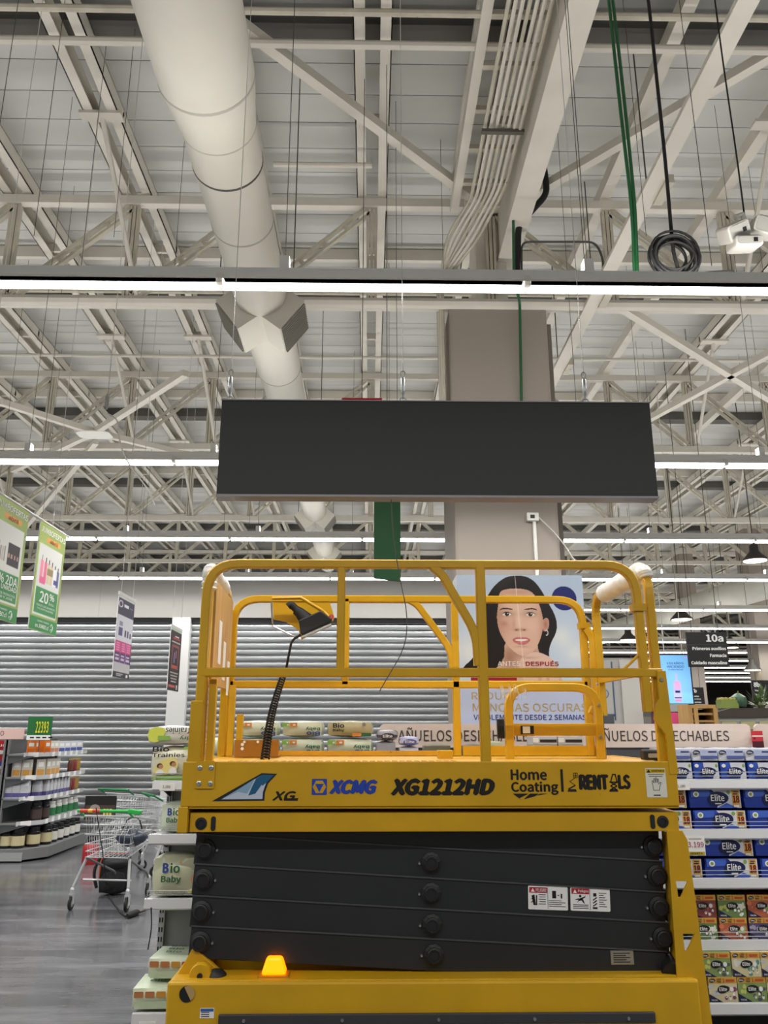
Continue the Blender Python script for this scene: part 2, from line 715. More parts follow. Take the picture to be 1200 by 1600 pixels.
# long diagonal braces in the roof plane
BR = [((PITCHX, 9.2, 8.5), (-1.75, 5.9, 8.5), 'slanting cream tube brace from the column head over to the big duct'),
      ((PITCHX + 0.3, 9.1, 8.5), (4.9, 5.7, 8.5), 'slanting cream tube brace right of the box girder')]
for a, b, l in BR:
    tag(MB().beam(a, b, 0.11, 0.11).build('roof_brace', CREAM), l, 'brace', 'diagonal roof braces')


def brace_z(p, q, z=7.0):
    return atz(*p, z), atz(*q, z)


star = atz(148, 675, 7.0)
st = thing('star_brace', 'four-armed star brace with white centre plate at upper left', 'brace', star, 'diagonal roof braces')
MB().prism([(-.3, -.12), (-.18, -.2), (.18, -.2), (.3, -.12), (.3, .12), (.18, .2), (-.18, .2), (-.3, .12)], 0.02,
           star + Vector((0, 0, -0.06)), (1, 0, 0), (0, -1, 0)).build('centre_plate', WHT, st)
for p in ((0, 628), (290, 583), (300, 712), (20, 735)):
    MB().beam(star, atz(*p, 7.0), 0.1, 0.1).build('arm', CREAM, st)
for p, q, l in (((968, 478), (1230, 640), 'long slanting brace crossing behind the right-hand light row'),
                ((1215, 545), (930, 700), 'slanting brace rising to the right edge above the sign'),
                ((150, 690), (10, 860), 'slanting brace falling toward the green sale banners')):
    a, b = brace_z(p, q)
    tag(MB().beam(a, b, 0.1, 0.1).build('roof_brace', CREAM), l, 'brace', 'diagonal roof braces')

# pipes across the roof
for (Y, z, r, x0, x1, m, l) in (
        (6.05, 8.35, 0.035, -14, 16, CREAMD, 'worn grey pipe crossing the roof at the very top'),
        (6.45, 8.38, 0.042, -14, 16, CREAM, 'cream pipe crossing the roof below the worn grey pipe'),
        (8.30, 8.45, 0.035, -1.2, 0.0, CREAM, 'short cream pipe between duct and middle rafters'),
        (8.95, 6.95, 0.07, -14, 16, CREAM, 'cream pipe crossing just below the first light row'),
        (11.0, 8.3, 0.035, -14, 16, CREAMD, 'grey sprinkler pipe crossing behind the duct'),
        (13.2, 8.3, 0.03, -14, 16, CREAM, 'thin cream pipe crossing in front of the second truss')):
    tag(MB().tube([(x0, Y, z), (x1, Y, z)], r, 8).build('roof_pipe', m, smooth=True), l, 'pipe', 'pipes across the roof')

# ------------------------------------------------------------------ column, girder and what is fixed to them
CX, CW = 1.58, 0.61
struct('column', MB().box((CX - CW, 9.25 - 0.3, 0), (CX + CW, 10.2, 6.95)), COLM, bevel=0.04)
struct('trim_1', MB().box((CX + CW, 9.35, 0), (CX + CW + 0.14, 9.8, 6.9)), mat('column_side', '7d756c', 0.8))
cap = MB()
cap.box((CX - 0.2, 9.3, 6.95), (CX + 0.2, 9.9, 8.6))
cap.box((CX - 0.35, 9.05, 8.45), (CX + 0.15, 9.2, 8.75))
struct('trim_2', cap, CREAM)

g = thing('box_girder', 'deep cream steel box girder running toward the column head', 'girder', (1.78, 5, 7.8))
MB().box((1.68, -4, 7.80), (1.90, 10.4, 8.45)).build('web', CREAM, g)
MB().box((1.66, -4, 7.77), (1.92, 10.4, 7.80)).build('bottom_flange', CREAM, g)
lt = MB()
lt.box((1.02, -4, 8.30), (1.12, 9.0, 8.45))
lt.box((1.02, -4, 8.62), (1.12, 9.0, 8.70))
for i in range(24):
    ya = -3 + i * 0.5
    lt.beam((1.07, ya, 8.4), (1.07, ya + 0.25, 8.65), 0.03, 0.03)
    lt.beam((1.07, ya + 0.5, 8.4), (1.07, ya + 0.25, 8.65), 0.03, 0.03)
lt.build('side_rail', CREAM, g)
for i in range(14):
    yb = 0.6 + i * 0.6
    MB().box((1.12, yb, 8.3), (1.68, yb + 0.06, 8.36)).build('cross_tie', CREAMD, g)
c = thing('conduit_bundle', 'bundle of parallel cream conduits beside the box girder', 'conduits', (1.4, 5, 8.0))
for i in range(7):
    x = 1.22 + i * 0.062
    zz = 8.13 - i * 0.012
    pth = [(x, -4, zz), (x, 8.5 - i * 0.06, zz), (x - 0.25 + i * 0.0, 8.85, zz - 0.25), (0.90 - i * 0.004, 9.05 + i * 0.07, zz - 0.6), (0.90, 9.05 + i * 0.07, 4.6)]
    MB().tube(roundpath(pth, 0.15, 4), 0.02, 6).build('conduit', CREAM if i % 3 else CREAMD, c, smooth=True)
for yb in (3.4, 5.3, 7.2):
    MB().box((1.18, yb, 8.02), (1.64, yb + 0.05, 8.06)).build('clamp_strap', mat('clamp', '6d6a62', 0.5, 0.5), c)

# lower cable tray on the right, crossing under the trusses
tr = thing('cable_tray', 'flat cream cable tray running back under the trusses on the right', 'cable tray', (2.9, 9, 7.0))
pa, pb = atz(1178, -20, 6.9), atz(857, 607, 6.9)
MB().beam(pa, pa + (pb - pa) * 3, 0.16, 0.05).build('tray', CREAM, tr)
for f in (0.33, 0.62, 0.9):
    q = pa + (pb - pa) * f
    MB().box((q.x + 0.08, q.y - 0.25, q.z - 0.05), (q.x + 0.17, q.y + 0.1, q.z + 0.04)).build('bracket', CREAMD, tr)
    MB().tube([q, (q.x, q.y, 8.6)], 0.008, 5).build('hanger_rod', WIRE, tr)

# black pipe, green cables, hoop on the column head
p = [atz(848, 268, 7.9), atz(854, 300, 7.6), atz(812, 352, 7.25), atz(806, 440, 6.6), at(806, 640, 9.2)]
Yp = 8.55
pp = [at(850, 262, Yp), at(855, 303, Yp), at(810, 352, Yp), at(807, 440, Yp)]
o = MB().tube(roundpath(pp, 0.12, 4), 0.04, 10).build('drain_pipe', RUB, smooth=True)
tag(o, 'black bent pipe dropping down beside the box girder', 'pipe')
pp = [at(815, 440, Yp), at(815, 378, Yp), at(930, 378, Yp), at(942, 402, Yp), at(942, 440, Yp)]
tag(MB().tube(roundpath(pp, 0.1, 4), 0.014, 6).build('conduit_hoop', WIRE, smooth=True),
    'thin dark conduit hoop right of the black bent pipe', 'conduit')
for i, (pts, l) in enumerate((
        ([(955, -20), (975, 150), (993, 330), (996, 440)], 'left green cable hanging from the roof beside the cable coil'),
        ([(949, -20), (968, 160), (988, 330), (992, 440)], 'right green cable hanging from the roof beside the cable coil'))):
    pp = [at(x, yv, 4.75) for x, yv in pts]
    tag(MB().tube(roundpath(pp, 0.6, 5), 0.012, 6).build('green_cable', GRN, smooth=True), l, 'cable', 'green cables from the roof')
pp = [at(825, 300, 8.4), at(802, 330, 8.4), at(803, 440, 8.4), at(812, 470, 8.85), at(815, 640, 8.92)]
tag(MB().tube(roundpath(pp, 0.1, 4), 0.017, 6).build('green_cable', GRN, smooth=True),
    'green cable running down the front of the taupe column', 'cable')
ob = thing('outlet_box', 'small white junction box with cable on the column side', 'outlet', at(832, 808, 8.92))
q = at(832, 808, 8.92)
MB().box((q.x - 0.07, 8.89, q.z - 0.05), (q.x + 0.07, 8.95, q.z + 0.05)).build('case', WHT, ob, bevel=0.01)
MB().box((q.x - 0.03, 8.885, q.z - 0.02), (q.x + 0.02, 8.89, q.z + 0.02)).build('socket', BLACK, ob)
MB().tube([(q.x + 0.02, 8.93, q.z - 0.05), (q.x + 0.02, 8.93, 2.4)], 0.022, 8).build('conduit', WHT, ob)
MB().tube(roundpath([(q.x + 0.06, 8.9, q.z), (q.x + 0.3, 8.9, q.z - 0.25), (q.x + 0.5, 8.9, q.z - 0.6)], 0.3), 0.008, 5).build('lead', WIREW, ob)

# ------------------------------------------------------------------ ventilation duct with diffusers
DX, DZ = -1.13, 6.1
d = thing('ventilation_duct', 'long round white ventilation duct running away from the camera', 'duct', (DX, 8, DZ))
secs = [(0.5, 4.5, 0.33, 0.33), (4.5, 4.95, 0.33, 0.275), (4.95, 5.35, 0.275, 0.275), (5.35, 6.1, 0.27, 0.27), (6.1, 9.0, 0.268, 0.268), (9.0, 13.0, 0.255, 0.245), (13.0, 21.0, 0.235, 0.22)]
for i, (a, b, r0_, r) in enumerate(secs):
    m = MB().lathe([(r0_, 0), (r, b - a)], 40, (DX, a, DZ), (0, 1, 0))
    s = m.build('duct_section', DUCT, d, smooth=True)
    MB().lathe([(r + 0.001, -0.012), (r + 0.004, -0.006), (r + 0.004, 0.006), (r + 0.001, 0.012)], 40, (DX, b - 0.02, DZ), (0, 1, 0)).build('seam_ring', DUCTG if i != 2 else WIRE, s, smooth=True)


def diffuser(Y, sc):
    for s in (-1, 1):
        ax = Vector((0.80 * s, 0, -0.60))
        tn = Vector((-0.60, 0, -0.80 * s)) * s
        o_ = Vector((DX, Y, DZ))
        wy, wt, L = 0.36 * sc, 0.27 * sc, 0.56 * sc
        mb = MB()
        mb.beam(o_ + ax * 0.1, o_ + ax * L, 2 * wy, 2 * wt, up=tn)
        bx = mb.build('diffuser_box', DUCT, d)
        gm = MB()
        for q in range(13):
            off = -wy + 0.03 * sc + q * (2 * wy - 0.06 * sc) / 12
            c0 = o_ + ax * (L + 0.012) + Vector((0, off, 0))
            gm.beam(c0 - tn * (wt - 0.02), c0 + tn * (wt - 0.02), 0.02 * sc, 0.02, up=ax)
        gm.build('louvre_blades', mat('louvre', '8e8b82', 0.5, 0.4), bx)
        fr = MB()
        c0 = o_ + ax * (L + 0.004)
        fr.beam(c0 - tn * (wt - .02), c0 + tn * (wt - .02), 2 * wy - .05, 0.004, up=ax)
        fr.build('grille_back', mat('grille_dark', '4c4a46', 0.7), bx)


diffuser(7.55, 0.74)
diffuser(15.9, 0.68)
diffuser(19.3, 0.68)
for Yh in (3.2, 7.0, 11.5, 16.0):
    MB().tube([(DX - 0.36, Yh, DZ), (DX - 0.36, Yh, 8.7)], 0.006, 5).build('hanger_wire', WIRE, d)
    MB().tube([(DX + 0.36, Yh, DZ), (DX + 0.36, Yh, 8.7)], 0.006, 5).build('hanger_wire', WIRE, d)

# ------------------------------------------------------------------ rows of linear lights
RLBL = ['row of white tube lights just behind the camera',
        'nearest row of white tube lights, crossing in front of the duct',
        'second row of white tube lights, hidden in part by the dark sign',
        'third row of white tube lights, behind the dark sign and above the lift',
        'fourth row of white tube lights, along the top of the shutter wall']
SEG = 1.93
tube_me = MB().lathe([(0.024, 0.02), (0.024, SEG - 0.02)], 12, (0, 0, 0), (1, 0, 0)).mesh('light_tube', TUBE, True)
for k, (Y, x0, x1) in enumerate(ROWS):
    if k < 5:
        lb = RLBL[k]
    else:
        lb = '%s row of white tube lights beyond the shutter wall, deep in the hall' % ORD[k - 5]
    t = thing('tube_light_row', lb, 'light', (0, Y, ROW_Z), 'rows of tube lights')
    ph = {1: -0.95, 2: -2.05, 3: -2.05, 4: -4.6}.get(k, 0.0)
    MB().box((x0, Y - 0.035, ROW_Z + 0.05), (x1, Y + 0.035, ROW_Z + 0.115)).build('trunking', ALU, t)
    wing = MB()
    wing.add([(x0, Y - 0.075, ROW_Z + 0.012), (x1, Y - 0.075, ROW_Z + 0.012), (x1, Y - 0.035, ROW_Z + 0.05), (x0, Y - 0.035, ROW_Z + 0.05),
              (x0, Y + 0.075, ROW_Z + 0.012), (x1, Y + 0.075, ROW_Z + 0.012), (x1, Y + 0.035, ROW_Z + 0.05), (x0, Y + 0.035, ROW_Z + 0.05)],
             [(0, 1, 2, 3), (5, 4, 7, 6), (3, 2, 6, 7), (0, 3, 7, 4), (1, 5, 6, 2)])
    wing.build('reflector', WHT, t)
    n0 = math.ceil((x0 - ph) / SEG)
    n1 = math.floor((x1 - ph) / SEG)
    for n in range(n0, n1):
        o = link('tube', tube_me, t, None)
        o.matrix_parent_inverse = Matrix.Identity(4)
        o.location = (ph + n * SEG, 0, 0.0)
        if -8 < ph + n * SEG < 10 and Y < 20:
            MB().box((ph + n * SEG - 0.02, Y - 0.06, ROW_Z - 0.005), (ph + n * SEG + 0.02, Y + 0.03, ROW_Z + 0.06)).build('joint_clip', WHT, t)
            MB().tube([(ph + n * SEG + 0.4, Y, ROW_Z + 0.1), (ph + n * SEG + 0.4, Y, ZD)], 0.0028, 4).build('suspension_wire', WIRE, t)
            MB().box((ph + n * SEG + 0.37, Y - 0.04, ROW_Z + 0.1), (ph + n * SEG + 0.43, Y + 0.04, ROW_Z + 0.2)).build('hanger_clip', ALU, t)
    for up in (0, 1):  # down: light of the tubes; up: fill lamp added to brighten the roof
        ld = bpy.data.lights.new('tube_and_fill_light', 'AREA')
        ld.shape = 'RECTANGLE'
        ld.size = x1 - x0
        ld.size_y = 0.08
        if not up:
            ld.spread = math.radians(160)
        ld.energy = (P_UP_FILL if up else P_DOWN) * (x1 - x0)
        ld.color = (1.0, 0.98, 0.94) if up else (1.0, 0.985, 0.95)
        lo = bpy.data.objects.new('tube_and_fill_lamp', ld)
        COL.objects.link(lo)
        lo.parent = t
        lo.location = ((x0 + x1) / 2, 0, 0.125 if up else -0.03)
        if up:
            lo.rotation_euler = (math.pi, 0, 0)

# ------------------------------------------------------------------ shop front with roller shutters
SY = 15.3
WL = at(-120, 1300, SY).x
WR = at(704, 1100, SY).x
ZT = at(300, 966, SY).z
ZH = at(300, 905, SY).z
wl = -14.0
HDR = mat('header_wall', '989590', 0.6, var=0.02)
struct('wall_shopfront', MB().box((wl, SY - 0.1, ZT), (WR, SY + 0.5, ZH)), HDR)
hs = bpy.data.objects['wall_shopfront']
for i in range(1, 7):
    x = wl + i * (WR - wl) / 7
    MB().box((x - 0.006, SY - 0.106, ZT), (x + 0.006, SY - 0.1, ZH)).build('panel_joint', mat('joint_grey', '96948f', 0.7), hs)
struct('wall_shopfront_end', MB().box((WR, SY - 0.2, 0), (WR + 0.25, SY + 0.5, ZH)), WHT)
post = at(277, 1100, SY).x
struct('trim_3', MB().box((post - 0.17, SY - 0.12, 0), (post + 0.17, SY + 0.1, ZT)), mat('post_white', 'dcdcda', 0.45))
SHUT = mat('shutter_metal', 'b2b4b6', 0.34, 0.65, var=0.2, vscale=1.4, stretch=(0.6, 1, 7), rvar=0.12)


def shutter(x0, x1, label):
    t = thing('roller_shutter', label, 'shutter', ((x0 + x1) / 2, SY + 0.1, 0), 'roller shutters of the shop front')
    p = 0.118
    prof = [(0.004, 0.0), (-0.03, 0.016), (-0.042, 0.05), (-0.03, 0.084), (0.004, 0.1), (0.012, 0.109), (0.004, 0.118)]
    mb = MB()
    vsl = [(x, SY + 0.05 + a, z) for x in (x0, x1) for a, z in prof]
    n = len(prof)
    mb.add(vsl, [(i, n + i, n + i + 1, i + 1) for i in range(n - 1)])
    mb.box((x0, SY + 0.062, 0), (x1, SY + 0.07, 0.118))
    me = mb.mesh('slat', SHUT, True)
    z = 0.12
    while z + p < ZT - 0.02:
        o = link('slat', me, t)
        o.location = (0, 0, z)
        z += p
    MB().box((x0, SY + 0.01, 0.0), (x1, SY + 0.07, 0.12)).build('bottom_rail', STEEL, t)
    MB().box((x0, SY + 0.0, ZT - 0.1), (x1, SY + 0.09, ZT)).build('guide_head', SHELFD, t)


shutter(wl, post - 0.17, 'wide grey roller shutter left of the white post')
shutter(post + 0.17, WR, 'grey roller shutter right of the white post, behind the lift')
# ------------------------------------------------------------------ the scissor lift
YF, YB = 4.35, 5.45


def F(px, py, Y=YF):
    return at(px, py, Y)


L = thing('scissor_lift', 'yellow electric scissor lift with folded black arms and guard rails', 'scissor lift', (0.2, 4.9, 0))

# chassis ------------------------------------------------------------------
xl, xr = F(261, 1540).x, F(1092, 1530).x
zc = F(680, 1533).z
yb = YB - 0.02
ch = MB()
ch.box((xl, YF, 0.16), (xr, YF + 0.05, zc))              # front skirt
ch.box((xl, yb - 0.05, 0.16), (xr, yb, zc))
ch.box((xl, YF + 0.05, 0.2), (xl + 0.05, yb - 0.05, zc))
ch.box((xr - 0.05, YF + 0.05, 0.2), (xr, yb - 0.05, zc))
ch.box((xl + 0.05, YF + 0.05, 0.2), (xr - 0.05, yb - 0.05, 0.3))
chassis = ch.build('chassis', YEL, L, bevel=0.012)
tp = MB()
tp.box((xl + 0.02, YF + 0.02, zc - 0.02), (xr - 0.02, YF + 0.2, zc + 0.004))
tp.build('chassis_top', YEL, chassis, bevel=0.004)
# tow hole
q = F(292, 1553)
MB().lathe([(0.036, 0), (0.036, 0.012)], 24, (q.x, YF - 0.004, q.z), (0, 1, 0)).build('tow_hole', RUB, chassis, smooth=True)
MB().prism([(0.034 * math.cos(a), 0.034 * math.sin(a)) for a in [math.radians(t) for t in range(-60, 121, 12)]], 0.003,
           (q.x + 0.004, YF - 0.006, q.z + 0.002)).build('hole_lining', mat('hole_ochre', 'b99a62', 0.6), chassis)
# rub strip with bolts
a, b = F(342, 1593), F(1022, 1584)
st = MB().box((a.x, YF - 0.022, a.z - 0.02), (b.x, YF, a.z + 0.025)).build('rub_strip', mat('strip_grey', '3a3a3c', 0.6, var=0.1), L, bevel=0.004)
for px in (382, 535, 685, 834, 980):
    MB().lathe([(0.009, 0), (0.007, 0.006)], 10, (F(px, 1590).x, YF - 0.022, a.z), (0, -1, 0)).build('bolt', STEEL, st)
# small data sticker
a, b = F(312, 1591), F(335, 1575)
s = MB().box((a.x, YF - 0.002, a.z), (b.x, YF, b.z)).build('data_sticker', WHITE, chassis)
mb = MB()
mb.flat(rect(a.x + .003, b.x - .003, b.z - 0.014, b.z - 0.002), (0, YF - 0.003, 0))
mb.cur = 1
for i in range(3):
    mb.flat(rect(a.x + .006, a.x + 0.045, a.z + 0.006 + i * 0.009, a.z + 0.009 + i * 0.009), (0, YF - 0.003, 0))
mb.build('sticker_print', [mat('print_blue', '2f62a8', .5), BLACK], chassis)
# wheels
for wx in (xl + 0.35, xr - 0.35):
    for wy in (YF + 0.12, yb - 0.12):
        wh = MB().lathe([(0.12, -0.07), (0.19, -0.07), (0.2, -0.05), (0.2, 0.05), (0.19, 0.07), (0.12, 0.07)], 28, (wx, wy, 0.2), (0, 1, 0))
        wh.build('wheel', mat('tyre_grey', '8a8a86', 0.7), L, smooth=True)
# left gusset with roller and black knob
gz = zc
poly = [(F(268, 1533).x, gz), (F(300, 1490, YF + .1).x, F(300, 1490).z), (F(312, 1500).x, F(312, 1506).z), (F(345, 1533).x, gz)]
MB().prism(poly, 0.03, (0, YF + 0.12, 0)).build('gusset', YEL, L, bevel=0.003)
q = F(315, 1518, YF + 0.1)
rl = MB().lathe([(0.05, 0), (0.055, 0.01), (0.055, 0.05), (0.05, 0.06)], 24, (q.x, YF + 0.06, q.z - 0.01), (0, 1, 0)).build('roller', YEL, L, smooth=True)
MB().lathe([(0.014, 0), (0.014, 0.008)], 10, (q.x, YF + 0.06, q.z - 0.01), (0, -1, 0)).build('roller_pin', PIN, rl)
q = F(338, 1526, YF + .1)
MB().lathe([(0.05, 0), (0.048, 0.012), (0.03, 0.028), (0.01, 0.034)], 20, (q.x, YF + 0.1, zc)).build('knob', PIN, L, smooth=True)
# amber beacon
q = F(425, 1520)
bc = MB().box((q.x - 0.076, YF + 0.05, zc), (q.x + 0.076, YF + 0.16, zc + 0.012)).build('beacon_base', mat('beacon_clear', 'c9871c', 0.3), L, bevel=0.004)
h = 0.075
mb = MB()
bot = [(-.062, -.045), (.062, -.045), (.062, .045), (-.062, .045)]
top = [(-.038, -.026), (.038, -.026), (.038, .026), (-.038, .026)]
mb.add([(q.x + x, YF + 0.105 + yv, zc + 0.012) for x, yv in bot] + [(q.x + x, YF + 0.105 + yv, zc + 0.012 + h) for x, yv in top],
       [(4, 5, 6, 7), (0, 1, 5, 4), (1, 2, 6, 5), (2, 3, 7, 6), (3, 0, 4, 7), (3, 2, 1, 0)])
mb.build('beacon_dome', mat('beacon_amber', 'ff9a10', 0.25, emit='ff7c00', estr=2.6), bc, bevel=0.012)['label'] = 'lit amber beacon dome'

# scissor arms ----------------------------------------------------------------
AY = YF + 0.14
lp = [(325, 1280), (321, 1327), (318, 1374), (315, 1424), (313, 1472)]
rp = [(1020, 1322), (1026, 1368), (1029, 1417), (1035, 1465), (1042, 1511)]
for i in range(5):
    A, B = F(*lp[i], AY), F(*rp[i], AY)
    d = (B - A).normalized()
    hh = (0.154, 0.152, 0.153, 0.153, 0.153)[i]
    p0, p1 = A - d * 0.055, B + d * (0.035 if i < 4 else 0.0)
    bar = MB().beam(p0 + Vector((0, 0.05, 0)), p1 + Vector((0, 0.05, 0)), 0.1, hh, up=(0, 0, 1)).build('scissor_arm', BLK, L, bevel=0.006)
    nv = Vector((-d.z, 0, d.x)) * (hh / 2 - 0.004)
    if i:  # paler strip added on the top edge, a highlight put into its colour
        MB().beam(p0 + nv + Vector((0, -0.003, 0)), p1 + nv + Vector((0, -0.003, 0)), 0.008, 0.007).build('edge_highlight', mat('arm_highlight', '4a4c4e', 0.4), bar)
    for j, tpos in enumerate((0.0, 0.5, 1.0)):
        if i == 0 and j < 2:
            continue
        P_ = A + (B - A) * tpos
        r = 0.038
        if i == 4 and j == 2:
            MB().lathe([(0.055, 0), (0.055, 0.1)], 20, (P_.x + 0.01, AY - 0.06, P_.z - 0.02), (0.25, 1, 0.25)).build('pivot_pin', PIN, bar, smooth=True)
            continue
        pn = MB()
        pn.lathe([(0.052, 0), (0.052, 0.012), (r, 0.018), (r, 0.034), (r - .006, 0.038), (r - 0.012, 0.038), (r - 0.013, 0.034)], 10 if j == 1 else 20,
                 (P_.x, AY, P_.z), (0, -1, 0))
        pn.build('pivot_pin', PIN, bar, smooth=False)
        sgn = -1 if j != 0 else 1
        MB().lathe([(0.008, 0), (0.006, 0.012)], 8, (P_.x + sgn * 0.062, AY, P_.z - 0.004), (0, -1, 0)).build('grease_nipple', STEEL, bar)
    # inner arm crossing behind with the opposite slope, and the far pair
    if i < 4:
        A2, B2 = F(*lp[i + 1], AY), F(*rp[i], AY)
        for yo in (0.17, 0.78):
            MB().beam(A2 + Vector((0, yo, 0)), B2 + Vector((0, yo, 0)), 0.08, 0.15).build('inner_scissor_arm', BLK, L)
    MB().beam(A + Vector((0, 0.9, 0)), B + Vector((0, 0.9, 0)), 0.09, 0.155).build('far_scissor_arm', BLK, L)
MB().box((F(330, 1400, AY).x, AY + .30, F(600, 1505, AY).z), (F(1010, 1400, AY).x, AY + .72, F(600, 1310, AY).z)).build('arm_gap_backing', BLK, L)  # black block added behind the arms so the gaps between them read dark
# danger stickers and plate on the arms
def sticker(cx, cy, w, hgt, Y, slope, kind):
    c_ = F(cx, cy, Y)
    ex = Vector((1, 0, slope)).normalized()
    ez = Vector((-slope, 0, 1)).normalized()
    mb = MB()
    o_ = Vector((c_.x, Y - 0.003, c_.z))
    mb.flat(rrect(-w / 2, w / 2, -hgt / 2, hgt / 2, 0.006), o_, ex, ez)
    mb.cur = 1
    o2 = o_ + Vector((0, -0.001, 0))
    mb.flat(rect(-w / 2 + .006, -0.005, hgt / 2 - 0.032, hgt / 2 - 0.006), o2, ex, ez)
    mb.cur = 2
    o3 = o_ + Vector((0, -0.002, 0))
    mb.flat([(-w / 2 + .014, hgt / 2 - .028), (-w / 2 + .034, hgt / 2 - .028), (-w / 2 + .024, hgt / 2 - .01)], o3, ex, ez)
    text(mb, 'PELIGRO' if kind == 0 else 'Peligro', -w / 2 + .04, -0.01, hgt / 2 - .027, hgt / 2 - .011, ex=ex, ez=ez, o=o3)
    mb.cur = 3
    mb.flat(rect(-0.002, 0.0, -hgt / 2 + .006, hgt / 2 - .006), o2, ex, ez)
    if kind == 0:
        for pts in ([(-.085, .01), (-.07, .015), (-.062, -.035), (-.075, -.035)], [(-.062, .012), (-.056, .012), (-.056, -.035), (-.062, -.035)],
                    [(-.09, -.006), (-.075, .0), (-.075, -.008)], [(-.092, -.024), (-.075, -.012), (-.075, -.02)]):
            mb.flat(pts, o2, ex, ez)
        for i in range(5):
            mb.flat(rect(-.048 + (i % 2) * .004, -.012, -.03 + i * .011, -.027 + i * .011), o2, ex, ez)
        mb.flat(rect(.022, .042, -.0, .035), o2, ex, ez)
        mb.flat(rect(.05, .058, .012, .016), o2, ex, ez)
        mb.flat(rect(.066, .074, .0, .022), o2, ex, ez)
        for i in range(4):
            mb.flat(rect(.004, .09 - (i % 2) * .02, -.04 + i * .009, -.037 + i * .009), o2, ex, ez)
    else:
        for pts in ([(-.07, -.02), (-.058, .0), (-.04, .004), (-.028, -.022), (-.036, -.018), (-.045, -.006), (-.06, -.01)],
                    [(-.062, .0), (-.03, .012), (-.024, .018), (-.026, .008), (-.05, -.004)],
                    ell(-.052, .014, .006, .007, 8), [(-.08, -.004), (-.06, .004), (-.06, -.004)]):
            mb.flat(pts, o2, ex, ez)
        for i in range(3):
            mb.flat(rect(-.09, -.01, -.045 + i * .008, -.042 + i * .008), o2, ex, ez)
        mb.flat(rect(.012, .036, -.045, -.036), o2, ex, ez)
        for i in range(3):
            mb.flat([(.012, -.03 + i * .014), (.016, -.034 + i * .014), (.036, -.02 + i * .014), (.032, -.016 + i * .014)], o2, ex, ez)
        mb.flat(rect(.016, .032, .014, .03), o2, ex, ez)
        for i in range(7):
            mb.flat(rect(.045, .085 - (i % 3) * .008, -.034 + i * .0105, -.031 + i * .0105), o2, ex, ez)
    o = mb.build('danger_sticker', [WHITE, mat('print_red', 'b3202c', .5), WHITE, BLACK], L)
    o['label'] = 'white and red danger sticker'


sticker(856, 1403, 0.205, 0.112, AY, -0.033, 0)
sticker(922, 1405, 0.205, 0.112, AY, -0.033, 1)
c_ = F(972, 1496, AY)
mb = MB().box((c_.x - 0.058, AY - 0.003, c_.z - 0.032), (c_.x + 0.058, AY, c_.z + 0.032))
mb.cur = 1
for i in range(5):
    mb.flat(rect(c_.x - 0.045, c_.x + 0.04 - (i % 2) * .02, c_.z - .022 + i * .01, c_.z - .018 + i * .01), (0, AY - 0.004, 0))
mb.build('rating_plate', [mat('plate_grey', 'a9a698', 0.35, 0.5), PIN], L)

# right-hand ladder plate with cut-outs -----------------------------------------
LY = YF + 0.03
poly = [(1042, 1298), (1066, 1300), (1074, 1312), (1113, 1600), (1122, 1720), (1062, 1720), (1058, 1525)]
pw = [(F(x, yv, LY).x, F(x, yv, LY).z) for x, yv in poly]


def tri(a):
    return [(F(x, yv, LY).x, F(x, yv, LY).z) for x, yv in a]


h1, h2 = tri([(1056, 1377), (1075, 1377), (1064, 1402), (1060, 1402)]), tri([(1067, 1459), (1086, 1459), (1074, 1485), (1070, 1485)])
# plate as strips around the two cut-outs
mb = MB()


def xedge(z, left):
    P_ = [pw[0], pw[6], pw[5]] if left else [pw[1], pw[2], pw[3], pw[4]]
    for i in range(len(P_) - 1):
        if P_[i][1] >= z >= P_[i + 1][1]:
            t_ = (P_[i][1] - z) / (P_[i][1] - P_[i + 1][1] + 1e-9)
            return P_[i][0] + t_ * (P_[i + 1][0] - P_[i][0])
    return P_[0][0] if z > P_[0][1] else P_[-1][0]


def strip(pl):
    mb.prism(pl, 0.012, (0, LY, 0))


zz = sorted({pw[0][1], pw[2][1], pw[3][1], pw[6][1], 0.16, h1[0][1], h1[2][1], h2[0][1], h2[2][1]}, reverse=True)
for z1, z0 in zip(zz[:-1], zz[1:]):
    zm = (z0 + z1) / 2
    hole = None
    for h_ in (h1, h2):
        if h_[2][1] < zm < h_[0][1]:
            hole = h_
    quad = [(xedge(z0, 1), z0), (xedge(z0, 0), z0), (xedge(z1, 0), z1), (xedge(z1, 1), z1)]
    if hole is None:
        strip(quad)
    else:
        strip([(xedge(z0, 1), z0), (hole[3][0], z0), (hole[0][0], z1), (xedge(z1, 1), z1)])
        strip([(hole[2][0], z0), (xedge(z0, 0), z0), (xedge(z1, 0), z1), (hole[1][0], z1)])
lad = mb.build('ladder_plate', YEL, L)
a, b = F(1040, 1300, LY + .1), F(1056, 1520, LY + .1)
MB().beam(a, b, 0.012, 0.09, up=(0, 1, 0)).build('ladder_flange', YEL, lad)

